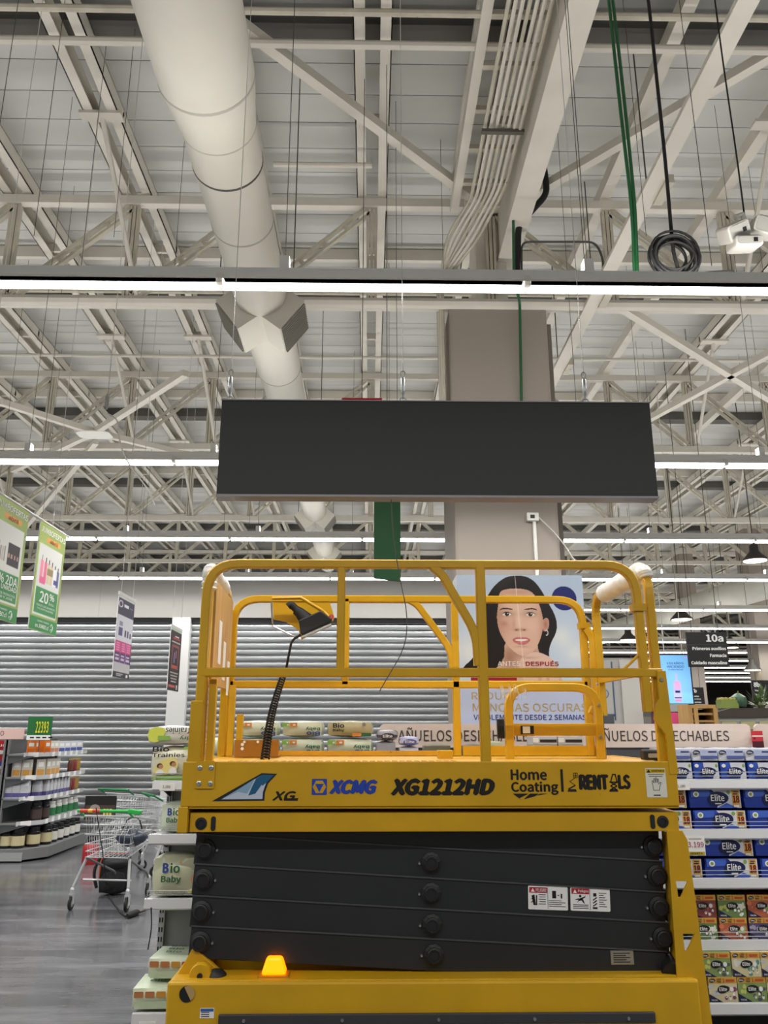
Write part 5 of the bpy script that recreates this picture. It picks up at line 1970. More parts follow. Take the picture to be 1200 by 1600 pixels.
def flatpack(w, h, d, seed):
    T = Tmpl()
    T.part('wrapper', soft_box(w, d, h, .022, 6, seed), pmat('d3dfc4'), True)
    y = -d / 2 - .004
    mb = MB()
    for i, c in enumerate((0, 0, 1, 2)):
        mb.cur = c
        mb.flat(rrect(-w * .4 + i * w * .2, -w * .4 + i * w * .2 + w * .17, h * .55, h * .78, .006), (0, y, 0))
    mb.cur = 3
    mb.flat(rect(-w * .38, w * .4, h * .14, h * .42), (0, y, 0))
    mb.cur = 4
    for i in range(3):
        text(mb, 'Bio', -.06, .04, -.1 + i * .07, -.06 + i * .07, o=(0, 0, h + .002), ex=(1, 0, 0), ez=(0, 1, 0))
    T.part('print', mb, [mat('tab_rust', 'c07c4c', .5), mat('tab_amber', 'd69a3e', .5), mat('tab_red', 'c4513c', .5), pmat('c2d2b0'), mat('print_biogreen', '2f6a44', .5)], label='row of coloured tabs')
    return T


xb0 = at(200, 1540, GY - .06).x
flatpack(.34, .15, .36, 21).put('nappy_pack', 'pale green nappy pack lying flat on the base shelf, lower of two', 'nappy pack', (xb0 + .17, GY + .13, zL[3]), .03, NG)
flatpack(.34, .15, .34, 22).put('nappy_pack', 'pale green nappy pack lying flat on the base shelf, upper of two', 'nappy pack', (at(226, 1510, GY).x + .17, GY + .18, zL[3] + .151), -.04, NG)
# row on the top shelf seen through the lift
cols = [(300, 372), (366, 436), (438, 506), (509, 584)]
ztr = [at(470, 1222, YN).z, at(470, 1181, YN).z, at(470, 1152, YN).z, at(470, 1125, YN).z]
cl = ['far left column', 'left column', 'middle column', 'right column']
Ts = {}
ztr[0] = zL[0]
for i, (c0, c1) in enumerate(cols):
    x0, x1 = at(c0, 1150, YN).x, at(c1, 1150, YN).x
    for j in range(3):
        if i == 0 and j == 2:
            continue
        hh = ztr[j + 1] - ztr[j]
        kd = 'dark' if (i == 3 and j == 2) else 'side'
        T = nappy(x1 - x0 - .006, hh - .002, .24, 30 + i * 3 + j, kd, 'b9b491' if kd == 'dark' else 'd9e4d0')
        lb = 'olive nappy pack with black lettering on top of the stack behind the lift' if kd == 'dark' else \
            '%s pale green nappy pack in the %s of the stack behind the lift' % (('bottom', 'middle', 'top')[j], cl[i])
        T.put('nappy_pack', lb, 'nappy pack', ((x0 + x1) / 2, YN + .12, ztr[j]), 0, NG)

# more paper goods on the top shelf behind the lift


def plain_pack(w, h, d, seed, base, bd, txt, stripe=None):
    T = Tmpl()
    T.part('wrapper', soft_box(w, d, h, .01, 6, seed), pmat(base), True)
    y = -d / 2 - .003
    mb = MB()
    if stripe:
        mb.cur = 2
        mb.flat(rect(-w * .47, w * .47, h * .3, h * .55), (0, y, 0))
    mb.cur = 0
    badge(mb, w * .02, h * .42, w * .3, h * .3, y - .0008)
    mb.cur = 1
    text(mb, txt, -w * .2, w * .24, h * .3, h * .58, y - .0018, bold=.04)
    T.part('print', mb, [mat('badge_' + bd, bd, .5), WHITE, pmat(stripe or base)], label='Elite badge')
    return T


zt0 = zR[0]
for (c0, c1, y0_, y1_, base, bd, stripe, lb) in (
        (588, 622, 1140, 1158, 'a6a8b4', '3a3c52', '4a4c60', 'grey wrapped paper pack lying on the purple ones behind the lift'),
        (586, 620, 1158, 1181, '9fa2ae', '2c2e48', '55587a', 'grey wrapped paper pack below another grey one behind the lift'),
        (623, 656, 1150, 1166, 'b7bade', '5a64b0', 'cdd0ea', 'lilac tissue pack on top, behind the lift'),
        (622, 656, 1166, 1181, 'd5d8ee', '2a3a8c', None, 'white and blue tissue pack below the lilac one behind the lift'),
        (661, 706, 1163, 1181, '6f6e5c', '22221e', 'a8a690', 'olive and black tissue pack left of the post behind the lift'),
        (722, 762, 1163, 1181, '5f5e52', '1c1c1a', None, 'dark olive tissue pack right of the post behind the lift'),
        (763, 790, 1158, 1181, 'c3c6a8', '22241e', None, 'pale green tissue pack beside the dark olive one behind the lift'),
        (810, 829, 1165, 1181, 'dcdcda', 'b8b8b8', None, 'white tissue sleeve left of the striped cartons behind the gate')):
    x0, x1 = at(c0, 1165, YN).x, at(c1, 1165, YN).x
    zb_, zt_ = at(600, y1_, YN).z, at(600, y0_, YN).z
    if y1_ == 1181:
        zb_ = zt0
        T = plain_pack(x1 - x0, zt_ - zb_, .22, c0, base, bd, 'Elite', stripe)
    else:
        T = plain_pack(x1 - x0, zt_ - zb_ - .002, .22, c0, base, bd, 'Elite', stripe)
    T.put('tissue_pack', lb, 'paper pack', ((x0 + x1) / 2, YN + .11, zb_ + (.001 if y1_ != 1181 else 0)), 0, 'tissue packs behind the lift')
for i, c0 in enumerate((832, 872)):
    x0, x1 = at(c0, 1165, YN).x, at(c0 + 39, 1165, YN).x
    for j, (y1_, y0_) in enumerate(((1181, 1163), (1163, 1150))):
        zb_, zt_ = (zt0 if j == 0 else at(600, y1_, YN).z), at(600, y0_, YN).z
        w__, h__ = x1 - x0 - .003, zt_ - zb_ - .002
        T = Tmpl()
        T.part('carton', MB().box((-w__ / 2, -.1, 0), (w__ / 2, .1, h__)), pmat('b8b0a0' if j == 0 else 'cfcfd6'))
        mb = MB()
        if j == 0:
            badge(mb, 0, h__ * .72, w__ * .22, h__ * .16, -.102)
            mb.flat(rect(w__ * .28, w__ * .44, h__ * .66, h__ * .9), (0, -.102, 0))
            mb.cur = 1
            text(mb, 'Elite', -w__ * .16, w__ * .16, h__ * .66, h__ * .8, -.104, bold=.04)
        else:
            mb.flat(rect(-w__ * .2, w__ * .48, h__ * .25, h__ * .6), (0, -.102, 0))
            mb.cur = 1
            mb.flat(rect(-w__ * .48, -w__ * .25, h__ * .2, h__ * .8), (0, -.102, 0))
        T.part('print', mb, [mat('print_umber', '2e2a26' if j == 0 else '5a4c48', .5), WHITE])
        T.put('tissue_carton', '%s %s tissue carton seen through the lift gate' % (('beige', 'silver')[j], ('left', 'right')[i]), 'tissue box', ((x0 + x1) / 2, YN + .1, zb_), 0, 'tissue cartons behind the gate')
# ------------------------------------------------------------------ beauty poster on top of the shelving
PY = 6.3
pa, pb = at(719, 1150, PY), at(909, 899, PY)
po_ = thing('poster_box', 'tall poster box with a dark-haired woman touching her chin, above the shelves', 'poster', ((pa.x + pb.x) / 2, PY, pa.z))
pbox = MB().box((pa.x, PY, at(800, 1215, PY).z), (pb.x, PY + .3, pb.z)).build('box', mat('poster_white', 'dadbe0', .5), po_)
W_, H_ = pb.x - pa.x, pb.z - pa.z


def gauss(x, y, cx, cy, sx, sy):
    return np.exp(-((x - cx) / sx) ** 2 - ((y - cy) / sy) ** 2)


def woman(u, v):
    # working units: those of an enlargement of the print, 1010 wide and 1310 high
    x = 75 + u * 1000
    y = 45 + v * 1310
    sk = np.array([.70, .77, .86])
    img = np.ones(x.shape + (3,)) * sk

    def mixm(mask, col, al=1.0):
        m_ = (mask * al)[..., None]
        img[:] = img * (1 - m_) + np.array(col) * m_
    mixm(np.clip((y - 45) / 500, 0, 1), (.78, .84, .91))
    mixm(np.clip(gauss(x, y, 880, 560, 90, 80) + gauss(x, y, 990, 700, 90, 90) + gauss(x, y, 160, 690, 110, 120), 0, 1), (.90, .92, .92), .8)
    mixm(1 / (1 + np.exp(-(y - 985) / 5)), (.75, .79, .90))
    hair = smoothpoly([(545, 48), (620, 52), (690, 90), (745, 170), (790, 270), (835, 360), (858, 450), (845, 530), (800, 610), (778, 680), (780, 760), (700, 790),
                       (640, 760), (500, 790), (430, 840), (330, 860), (100, 860), (110, 810), (190, 740), (240, 640), (255, 500), (262, 400), (290, 280), (340, 180), (400, 110), (470, 60)], 2)
    hm = inpoly(x, y, hair).astype(float)
    mixm(hm, (.10, .085, .085))
    mixm(hm * np.clip(.5 + .5 * np.sin(x * .12 + y * .015), 0, 1) * gauss(x, y, 350, 560, 90, 300), (.22, .18, .16), .5)
    mixm(hm * gauss(x, y, 420, 130, 80, 60), (.22, .19, .18), .6)
    # neck and shoulders
    neck = smoothpoly([(440, 560), (690, 600), (700, 700), (760, 800), (860, 880), (900, 1000), (260, 1000), (320, 860), (430, 760)], 2)
    nm = inpoly(x, y, neck).astype(float)
    mixm(nm, (.84, .70, .62))
    mixm(nm * gauss(x, y, 470, 730, 60, 90), (.62, .44, .36), .75)
    mixm(nm * gauss(x, y, 600, 700, 120, 40), (.66, .48, .40), .7)
    # ear
    ear = inpoly(x, y, smoothpoly([(740, 420), (785, 400), (795, 450), (785, 500), (755, 525), (738, 500)], 2)).astype(float)
    mixm(ear, (.80, .60, .52))
    mixm(ear * gauss(x, y, 765, 460, 14, 35), (.62, .40, .34), .6)
    # face
    face = smoothpoly([(430, 170), (560, 155), (670, 180), (712, 260), (735, 340), (748, 420), (742, 500), (720, 580), (680, 660), (630, 710), (580, 724), (530, 705),
                       (470, 650), (420, 570), (392, 490), (384, 400), (390, 300), (405, 220)], 2)
    fm_ = inpoly(x, y, face).astype(float)
    mixm(fm_, (.86, .71, .63))
    mixm(fm_ * gauss(x, y, 390, 420, 50, 260), (.66, .48, .40), .55)
    mixm(fm_ * gauss(x, y, 745, 480, 35, 200), (.70, .50, .42), .5)
    mixm(fm_ * gauss(x, y, 560, 190, 150, 30), (.60, .44, .36), .35)
    mixm(fm_ * gauss(x, y, 640, 470, 70, 70), (.92, .76, .70), .5)
    mixm(fm_ * gauss(x, y, 450, 480, 50, 60), (.80, .58, .50), .5)
    mixm(fm_ * gauss(x, y, 440, 455, 26, 22), (.62, .42, .32), .35)
    mixm(fm_ * gauss(x, y, 545, 300, 90, 60), (.91, .78, .71), .5)
    mixm(fm_ * gauss(x, y, 555, 420, 22, 90), (.93, .80, .74), .6)
    mixm(fm_ * gauss(x, y, 515, 455, 14, 60), (.72, .53, .45), .35)
    mixm(fm_ * gauss(x, y, 563, 505, 46, 12), (.66, .44, .38), .55)
    for cx in (535, 595):
        mixm(gauss(x, y, cx, 507, 11, 6), (.35, .2, .17), .9)
    mixm(fm_ * gauss(x, y, 568, 665, 60, 26), (.92, .78, .71), .45)
    mixm(fm_ * gauss(x, y, 570, 645, 50, 9), (.66, .47, .41), .4)
    # eyes and brows
    for cx, cy, s in ((465, 376, 1), (650, 378, -1)):
        mixm(fm_ * gauss(x, y, cx, cy - 4, 58, 26), (.60, .42, .35), .5)
        eye = inpoly(x, y, smoothpoly([(cx - 40, cy + 4), (cx - 15, cy - 16), (cx + 15, cy - 16), (cx + 40, cy + 3), (cx + 12, cy + 16), (cx - 14, cy + 16)], 2)).astype(float)
        mixm(eye, (.90, .87, .84))
        mixm(eye * (((x - cx) ** 2 + (y - cy) ** 2) < 17 ** 2), (.24, .14, .09))
        mixm(((x - cx) ** 2 + (y - cy) ** 2 < 8 ** 2).astype(float), (.04, .03, .03))
        mixm(((x - cx - 6) ** 2 + (y - cy + 6) ** 2 < 4 ** 2).astype(float), (.95, .95, .95))
        lid = inpoly(x, y, [(cx - 44, cy + 4), (cx - 18, cy - 18), (cx + 16, cy - 19), (cx + 44, cy + 2), (cx + 14, cy - 12), (cx - 15, cy - 11)]).astype(float)
        mixm(lid, (.12, .07, .06))
        br = inpoly(x, y, smoothpoly([(cx - 68 * s, cy - 28), (cx - 30 * s, cy - 58), (cx + 48 * s, cy - 46), (cx + 48 * s, cy - 34), (cx - 20 * s, cy - 44)], 2)).astype(float)
        mixm(br, (.20, .13, .10), .9)
    # lips
    lip = inpoly(x, y, smoothpoly([(490, 588), (535, 566), (568, 572), (600, 564), (648, 588), (610, 622), (570, 634), (528, 620)], 2)).astype(float)
    mixm(lip, (.76, .42, .42))
    teeth = inpoly(x, y, smoothpoly([(512, 587), (568, 580), (630, 586), (600, 598), (568, 602), (535, 598)], 2)).astype(float)
    mixm(teeth, (.93, .90, .88))
    mixm(gauss(x, y, 568, 612, 45, 8), (.85, .55, .53), .6)
    # hand under the chin
    hand = smoothpoly([(560, 735), (610, 715), (660, 685), (720, 695), (790, 730), (830, 790), (860, 880), (820, 960), (620, 960), (560, 900), (540, 800)], 2)
    hd = inpoly(x, y, hand).astype(float)
    mixm(hd, (.89, .76, .70))
    for gx, gy, sx, sy in ((620, 735, 70, 10), (650, 775, 70, 8), (640, 820, 70, 9), (700, 900, 14, 60), (760, 900, 12, 60)):
        mixm(hd * gauss(x, y, gx, gy, sx, sy), (.72, .53, .46), .5)
    # hair strand in front of the left cheek
    st_ = inpoly(x, y, smoothpoly([(392, 280), (410, 230), (380, 420), (385, 520), (440, 690), (420, 760), (330, 780), (300, 500), (330, 300)], 2)).astype(float)
    mixm(st_, (.11, .09, .09))
    # earring and bow of light
    mixm(((np.abs(np.hypot((x - 768) / 12, (y - 530) / 20) - 1) < .22) & (x > 762)).astype(float), (.85, .85, .85))
    # dividing line, badge, red bar
    mixm(np.exp(-((x - (540 + (y - 50) * .05)) / 2.6) ** 2) * (y < 900), (.95, .90, .86), .8)
    mixm((((x - 922) / 98) ** 2 + ((y - 242) / 102) ** 2 < 1).astype(float), (.10, .13, .42))
    mixm(((x > 168) & (x < 520) & (y > 895) & (y < 980)).astype(float), (.62, .10, .20))
    return img


paint('poster_print', W_, H_, 300, 390, woman, vcol_mat('poster_ink', .35), po_, (pa.x, PY - .003, pa.z))
sxu = W_ / 1000


def PXY(x, y):
    return pa.x + (x - 75) * sxu, pa.z + H_ - (y - 45) * H_ / 1310


def ptext(mb, s, x0, x1, y0, y1, **k):
    ax, az = PXY(x0, y1)
    bx_, bz = PXY(x1, y0)
    text(mb, s, ax, bx_, az, bz, PY - .005, **k)


for s_, a0, a1, b0, b1, bo_, m_ in (('ANTES', 378, 552, 764, 802, 0, WHITE), ('DESPUÉS', 594, 850, 756, 802, .03, mat('print_wine', '9a1c38', .5)),
                                   ('REDUCE', 170, 520, 1012, 1070, 0, mat('print_gold', 'c9b070', .4, .3)), ('MANCHAS OSCURAS', 175, 1050, 1100, 1165, 0, mat('print_gold', 'c9b070', .4, .3)),
                                   ('VISIBLEMENTE DESDE 2 SEMANAS*', 180, 1060, 1186, 1230, .012, mat('print_navyblue', '1c2a78', .5))):
    mb = MB()
    ptext(mb, s_, a0, a1, b0, b1, bold=bo_)
    mb.build('poster_lettering', m_, po_)
MB().box((pa.x + .1, PY + .05, 0), (pb.x - .1, PY + .25, at(800, 1215, PY).z)).build('stand', SHELFD, po_)
# narrow side sign in pink letters on the poster box's left side
mb = MB()
text(mb, 'ROLLOS', .02, .2, -.02, .03, o=(pa.x - .002, PY + .28, pb.z - .3), ex=(0, -1, 0), ez=(0, 0, 1))
mb.build('side_lettering', mat('print_rose', 'c04878', .5), po_)

# ------------------------------------------------------------------ hanging banners on the left
VC = vcol_mat('banner_ink', .5)


def banner(px, py, Y, w, h, label, art, letters, name='hanging_banner', group='sale banners on the left', thick=.01):
    """hangs in a plane X = const, its printed side toward +X; near edge first"""
    q_ = at(px, py, Y)
    X, zt = q_.x, q_.z
    t = thing(name, label, 'banner', (X, Y + w / 2, zt - h), group)
    MB().box((X - thick, Y, zt - h), (X - .001, Y + w, zt)).build('sheet', WHITE, t)
    paint('banner_print', w, h, 60, 110, art, VC, t, (X + .001, Y, zt - h), (0, 1, 0))
    for s, x0, x1, z0, z1, m_, bold in letters:
        mb_ = MB()
        text(mb_, s, x0 * w, x1 * w, h - z1 * h, h - z0 * h, o=(X + .003, Y, zt - h), ex=(0, 1, 0), ez=(0, 0, 1), bold=bold)
        mb_.build('lettering', m_, t)
    return t, X, zt


def sale_art(kind):
    def f(u, v):
        img = np.ones(u.shape + (3,)) * np.array((.66, .74, .38))
        img *= (1 - .12 * u)[..., None]

        def R(x0, x1, y0, y1, c, r=.04):
            m_ = (u > x0) & (u < x1) & (v > y0) & (v < y1)
            img[m_] = c
        R(.06, .93, .2, .86, (.88, .88, .86))
        R(.3, .8, .115, .165, (.92, .62, .28))
        R(.1, .9, .6, .84, (.24, .56, .31))
        R(0, 1, .88, 1, (.22, .56, .30))
        rr = random.Random(kind)
        if kind == 1:
            for i, (x, c) in enumerate(((.16, (.95, .55, .66)), (.3, (.90, .45, .58)), (.42, (.85, .78, .66)), (.54, (.85, .78, .66)), (.66, (.93, .93, .95)), (.78, (.40, .40, .62)))):
                R(x, x + .1, .34 + .01 * i, .55, c)
                R(x + .03, x + .06, .3 + .01 * i, .345 + .01 * i, (.12, .1, .14))
            R(.42, .64, .4, .46, (.6, .52, .34))
            R(.68, .86, .48, .53, (.25, .25, .55))
            R(.17, .38, .5, .56, (.92, .4, .6))
        else:
            for i in range(7):
                R(.06 + .055 * i, .1 + .055 * i, .36 + rr.uniform(0, .05), .52, (.8, .74, .72) if i % 2 else (.6, .56, .58))
            R(.5, .86, .34, .54, (.16, .14, .16))
            for i in range(4):
                R(.52 + .09 * i, .56 + .09 * i, .44, .47, (.75, .55, .5))
        m_ = np.hypot((u - .8) * .65, v - .94) < .035
        m2 = np.hypot((u - .8) * .65, v - .94) < .027
        img[m_] = (.93, .95, .93)
        img[m2] = (.22, .56, .30)
        return img
    return f


ORG = mat('print_tan', '6a3a10', .5)
sale_letters = [('JUMBOFERTAS', .05, .97, .035, .09, WHITE, .03), ('abril', .4, .7, .12, .16, ORG, .02),
                ('COMPRA TAMBIÉN', .25, .68, .895, .915, WHITE, .0), ('en JUMBO.cl', .2, .68, .93, .97, WHITE, .02), ('J', .77, .83, .92, .96, WHITE, .03)]
JY = 7.4
t1, X1, z1_ = banner(64, 813, JY, .66, 1.02, 'green April sale banner with 20 per cent and pink bottles', sale_art(1),
                     sale_letters + [('20', .24, .56, .63, .735, WHITE, .04), ('%', .6, .78, .625, .69, WHITE, .04), ('Dcto.', .6, .8, .71, .735, WHITE, .0),
                                     ('TODOS LOS SHAMPOO', .16, .84, .755, .775, WHITE, 0.0), ('Y ACONDICIONADORES', .2, .8, .785, .803, WHITE, 0.0)])
q = at(45, 801, JY)
t2, X2, z2_ = banner(64, 813, JY, .66, 1.02, 'green April sale banner cut by the left edge of the picture', sale_art(2),
                     sale_letters + [('50% 2DA', .1, .88, .62, .7, WHITE, .03), ('UNIDAD', .42, .88, .705, .745, WHITE, .03), ('TODOS LOS PRODUCTOS', .15, .86, .77, .79, WHITE, 0.0), ('SPEED Y JOIE', .2, .8, .8, .82, WHITE, 0.0)])
t2.location.y -= .93
rod = tag(MB().tube([(X1 - .006, JY - 1.6, z1_ + .012), (X1 - .006, JY + .72, z1_ + .012)], .012, 8).build('banner_rod', WHT), 'white rod carrying the two green sale banners', 'rod')
for yv in (JY - 1.3, JY + .3):
    MB().tube([(X1 - .006, yv, z1_ + .02), (X1 - .006, yv, ZD)], .0035, 5).build('hanging_wire', WIREW, rod)


def beauty_art(kind):
    def f(u, v):
        img = np.ones(u.shape + (3,)) * (np.array((.20, .17, .30)) if kind == 0 else np.array((.20, .14, .14)))

        def R(x0, x1, y0, y1, c):
            img[(u > x0) & (u < x1) & (v > y0) & (v < y1)] = c
        if kind == 0:
            R(0, 1, 0, .05, (.9, .9, .88))
            R(0, 1, .25, .56, (.88, .88, .91))
            R(.12, .36, .4, .5, (.35, .32, .52))
            R(.14, .34, .33, .38, (.6, .6, .7))
            R(.5, .6, .42, .5, (.3, .28, .45))
            R(.66, .76, .42, .5, (.4, .38, .5))
            R(.82, .9, .44, .5, (.3, .3, .4))
            R(0, 1, .56, .7, (.82, .22, .50))
            R(0, 1, .7, .82, (.36, .20, .42))
            for i in range(3):
                for j in range(4):
                    R(.06 + .33 * i, .28 + .33 * i, .585 + .028 * j, .6 + .028 * j, (.95, .55, .72))
                R(.06 + .33 * i, .26 + .33 * i, .725, .745, (.85, .8, .9))
                R(.06 + .33 * i, .28 + .33 * i, .77, .79, (.85, .8, .9))
            for i in (1, 2):
                R(.335 * i - .01, .335 * i + .01, .56, .82, (.75, .55, .75))
            R(0, 1, .82, .93, (.78, .77, .78))
            R(0, 1, .93, 1, (.22, .22, .24))
            R(.2, .6, .95, .96, (.8, .8, .8))
            R(.2, .5, .97, .98, (.8, .8, .8))
            R(.78, .9, .945, .99, (.9, .9, .9))
            m_ = (np.hypot((u - .14) * .35, v - .12) < .045) & (np.hypot((u - .14) * .35, v - .12) > .03)
            img[m_] = (.9, .85, .9)
            R(.34, .64, .11, .14, (.92, .92, .95))
            R(.7, .9, .12, .135, (.6, .58, .7))
        else:
            R(0, 1, 0, .06, (.80, .86, .80))
            R(.4, .75, .13, .155, (.92, .9, .9))
            R(.25, .85, .165, .19, (.78, .25, .24))
            R(.15, .9, .225, .245, (.85, .84, .82))
            R(.2, .82, .28, .66, (.62, .30, .26))
            R(.26, .76, .32, .6, (.16, .13, .18))
            R(.4, .48, .4, .56, (.6, .5, .7))
            R(.55, .62, .36, .48, (.75, .5, .5))
            R(.3, .7, .6, .64, (.82, .3, .22))
            for j in range(4):
                R(.15 + .04 * j, .85 - .04 * j, .71 + .045 * j, .73 + .045 * j, (.72, .70, .68))
            R(.08, .66, .91, .95, (.78, .36, .34))
            R(.75, .88, .9, .98, (.85, .82, .8))
        return img
    return f


t3, X3, z3 = banner(187, 926, 9.7, .66, 1.0, 'narrow purple and pink cosmetics banner hanging before the shutter', beauty_art(0), [])
t4, X4, z4 = banner(268, 977, 12.8, .74, 1.0, 'narrow black and red cosmetics banner beside the white post', beauty_art(1), [])
for t_, X_, z_, Y_, wd in ((t3, X3, z3, 9.7, .66), (t4, X4, z4, 12.8, .74)):
    MB().box((X_ - .015, Y_ - .01, z_ - .02), (X_ + .006, Y_ + wd + .01, z_ + .02)).build('top_bar', WHT, t_)
    for yv in (Y_ + .08, Y_ + wd - .08):
        MB().tube([(X_ - .005, yv, z_), (X_ - .005, yv, ZD)], .0035, 5).build('hanging_wire', WIREW, t_)

# ------------------------------------------------------------------ end gondola on the left with jars and boxes
GX = at(58, 1340, 12.3).x          # front face line (faces +X)
GY0, GY1 = 12.35, 14.3
GXB = GX - .62
eg = thing('end_gondola', 'dark grey end gondola with jars and boxes at the left edge', 'shelf', (GXB, 13.3, 0))
zz_ = [at(40, yv, 12.4).z for yv in (1326, 1286, 1247, 1214, 1178)]
MB().box((GXB - .03, GY0, 0), (GXB, GY1, at(20, 1156, 12.4).z)).build('back_panel', SHELFD, eg)
for yv in (GY0, GY1 - .05):
    up = MB().box((GXB - .06, yv, 0), (GXB + .02, yv + .05, at(20, 1156, 12.4).z)).build('upright', SHELF, eg)
    sl = MB()
    z = .2
    while z < at(20, 1160, 12.4).z:
        sl.box((GXB - .03, yv - .003, z), (GXB - .015, yv, z + .035))
        z += .07
    sl.build('slots', BLACK, up)['kind'] = 'stuff'
for j, z in enumerate(zz_):
    dp = .62 if j == 0 else .5
    sh = MB()
    c_ = .0 if j else .22
    pts = [(GXB, GY0), (GXB + dp - .25, GY0), (GXB + dp, GY0 + .3), (GXB + dp, GY1), (GXB, GY1)]
    if j == 0:
        pts = [(GXB - .4, GY0 - .02), (GXB + dp - .22, GY0 - .02), (GXB + dp + .02, GY0 + .3), (GXB + dp + .02, GY1), (GXB - .4, GY1)]
    hgt = z if j == 0 else .03
    vs_ = [(x, yv, z) for x, yv in pts] + [(x, yv, (.03 if j == 0 else z - .03)) for x, yv in pts]
    n_ = len(pts)
    sh.add(vs_, [tuple(range(n_)), tuple(reversed(range(n_, 2 * n_)))] + [(i, n_ + i, n_ + (i + 1) % n_, (i + 1) % n_) for i in range(n_)])
    so = sh.build('base_shelf' if j == 0 else 'shelf', SHELF, eg, bevel=.004)
    if j:
        rl = MB()
        rl.beam((GXB + dp - .25, GY0 - .004, z - .012), (GXB + dp + .004, GY0 + .3, z - .012), .012, .06)
        rl.beam((GXB + dp + .004, GY0 + .3, z - .012), (GXB + dp + .004, GY1, z - .012), .012, .06)
        ro = rl.build('price_rail', RAILW, so)
        tg = MB()
        for i in range(6):
            yv = GY0 + .4 + i * .25
            tg.box((GXB + dp + .01, yv, z - .045), (GXB + dp + .013, yv + .1, z + .02))
        tg.beam((GXB + dp - .2, GY0 + .03, z - .012), (GXB + dp - .1, GY0 + .15, z - .012), .016, .066)
        tg.build('shelf_labels', WHITE, ro)['kind'] = 'stuff'
        MB().prism([(0, 0), (.42, 0), (.0, -.12)], .008, (GXB, GY0 + .012, z - .03), (1, 0, 0), (0, 0, 1)).build('bracket', SHELFD, so)
    else:
        MB().beam((GXB - .4, GY0 - .04, .075), (GXB + dp - .22, GY0 - .04, .075), .02, .11).build('kick_rail', SHELFL, so)
# green price sign and pink header at its top
q0, q1 = at(41, 1156, 12.3), at(82, 1120, 12.3)
ps = thing('price_sign', 'green price sign with yellow figures reading 22393 on the end gondola', 'sign', (q0.x, 12.3, q0.z))
hh = q1.z - q0.z
MB().box((q0.x, 12.3, q0.z), (q1.x, 12.33, q1.z)).build('board', mat('sign_green', '1f6b34', .5), ps)
mb = MB()
text(mb, '2 2 3 9 3', q0.x + .12, q1.x - .04, q0.z + hh * .3, q0.z + hh * .8, 12.296, bold=.09)
mb.cur = 1
mb.flat(rect(q0.x, q1.x, q0.z, q0.z + hh * .2), (0, 12.298, 0))
mb.cur = 2
for i in range(4):
    mb.flat(rect(q0.x + .05 + i * .09, q0.x + .11 + i * .09, q0.z + hh * .07, q0.z + hh * .13), (0, 12.297, 0))
mb.build('print', [mat('print_yellow', 'ecec38', .5), WHITE, BLACK], ps)
q0, q1 = at(-40, 1155, 12.6), at(38, 1138, 12.6)
ph_ = thing('header_board', 'pale pink header board ending in the letter O at the left edge', 'sign', (q0.x, 12.6, q0.z))
MB().box((q0.x, 12.6, q0.z), (q1.x, 12.63, q1.z)).build('board', mat('header_rose', 'e2bfb6', .55), ph_)
mb = MB()
text(mb, 'CUIDADO', at(-34, 1150, 12.6).x, at(6, 1150, 12.6).x, at(0, 1149.5, 12.6).z, at(0, 1142, 12.6).z, 12.598, bold=0)
mb.build('lettering', mat('letter_brown', '4a423e', .6), ph_)
# red packs of the neighbouring run, cut by the picture's edge
for j, (ya, yb2, c1, l) in enumerate(((1197, 1157, 'b02028', 'red and blue pack on the upper shelf at the left edge'), (1236, 1201, 'a82030', 'red and blue pack on the lower shelf at the left edge'))):
    q0, q1 = at(-30, ya, 12.75), at(12, yb2, 12.75)
    t = thing('red_pack', l, 'pack', (q0.x, 12.75, q0.z), 'red packs at the left edge')
    MB().box((q0.x, 12.75, q0.z), (q1.x, 12.95, q1.z)).build('carton', pmat(c1), t)
    mb = MB().flat(rect(q0.x, q1.x, q0.z, q0.z + .07), (0, 12.748, 0))
    mb.cur = 1
    mb.flat(ell(q1.x - .08, q0.z + .2, .05, .03, 10), (0, 12.747, 0))
    text(mb, 'salud', q1.x - .25, q1.x - .02, q0.z + .28, q0.z + .33, 12.747)
    mb.build('print', [mat('print_navyblue', '1c2a78', .5), WHITE], t)
    MB().box((q0.x, 12.7, q0.z - .04), (q1.x + .0, 13.2, q0.z)).build('shelf_board', SHELFL, t)


def jar(r, h, body, lid, label, lcol, seg=14):
    T = Tmpl()
    T.part('jar', MB().lathe([(r * .92, 0), (r, .01), (r, h * .74), (r * .8, h * .8), (r * .8, h * .82)], seg), body, True)
    T.part('lid', MB().lathe([(r * .84, h * .8), (r * .86, h * .81), (r * .86, h * .98), (r * .8, h)], seg), lid, True)
    T.part('label', MB().lathe([(r * 1.01, h * .14), (r * 1.01, h * .62)], seg), lcol, True)
    return T


def carton(w, d, h, base, top):
    T = Tmpl()
    T.part('carton', MB().box((-w / 2, -d / 2, 0), (w / 2, d / 2, h)), pmat(base))
    mb = MB()
    mb.flat(rect(-w * .42, w * .42, h * .06, h * .4), (0, -d / 2 - .001, 0))
    mb.flat([(-d * .42, h * .06), (d * .42, h * .06), (d * .42, h * .4), (-d * .42, h * .4)], (w / 2 + .001, 0, 0), (0, 1, 0), (0, 0, 1))
    mb.cur = 1
    mb.flat(rect(-w * .3, w * .3, h * .55, h * .82), (0, -d / 2 - .001, 0))
    mb.flat([(-d * .3, h * .55), (d * .3, h * .55), (d * .3, h * .82), (-d * .3, h * .82)], (w / 2 + .001, 0, 0), (0, 1, 0), (0, 0, 1))
    T.part('print', mb, [pmat(top), WHITE])
    return T


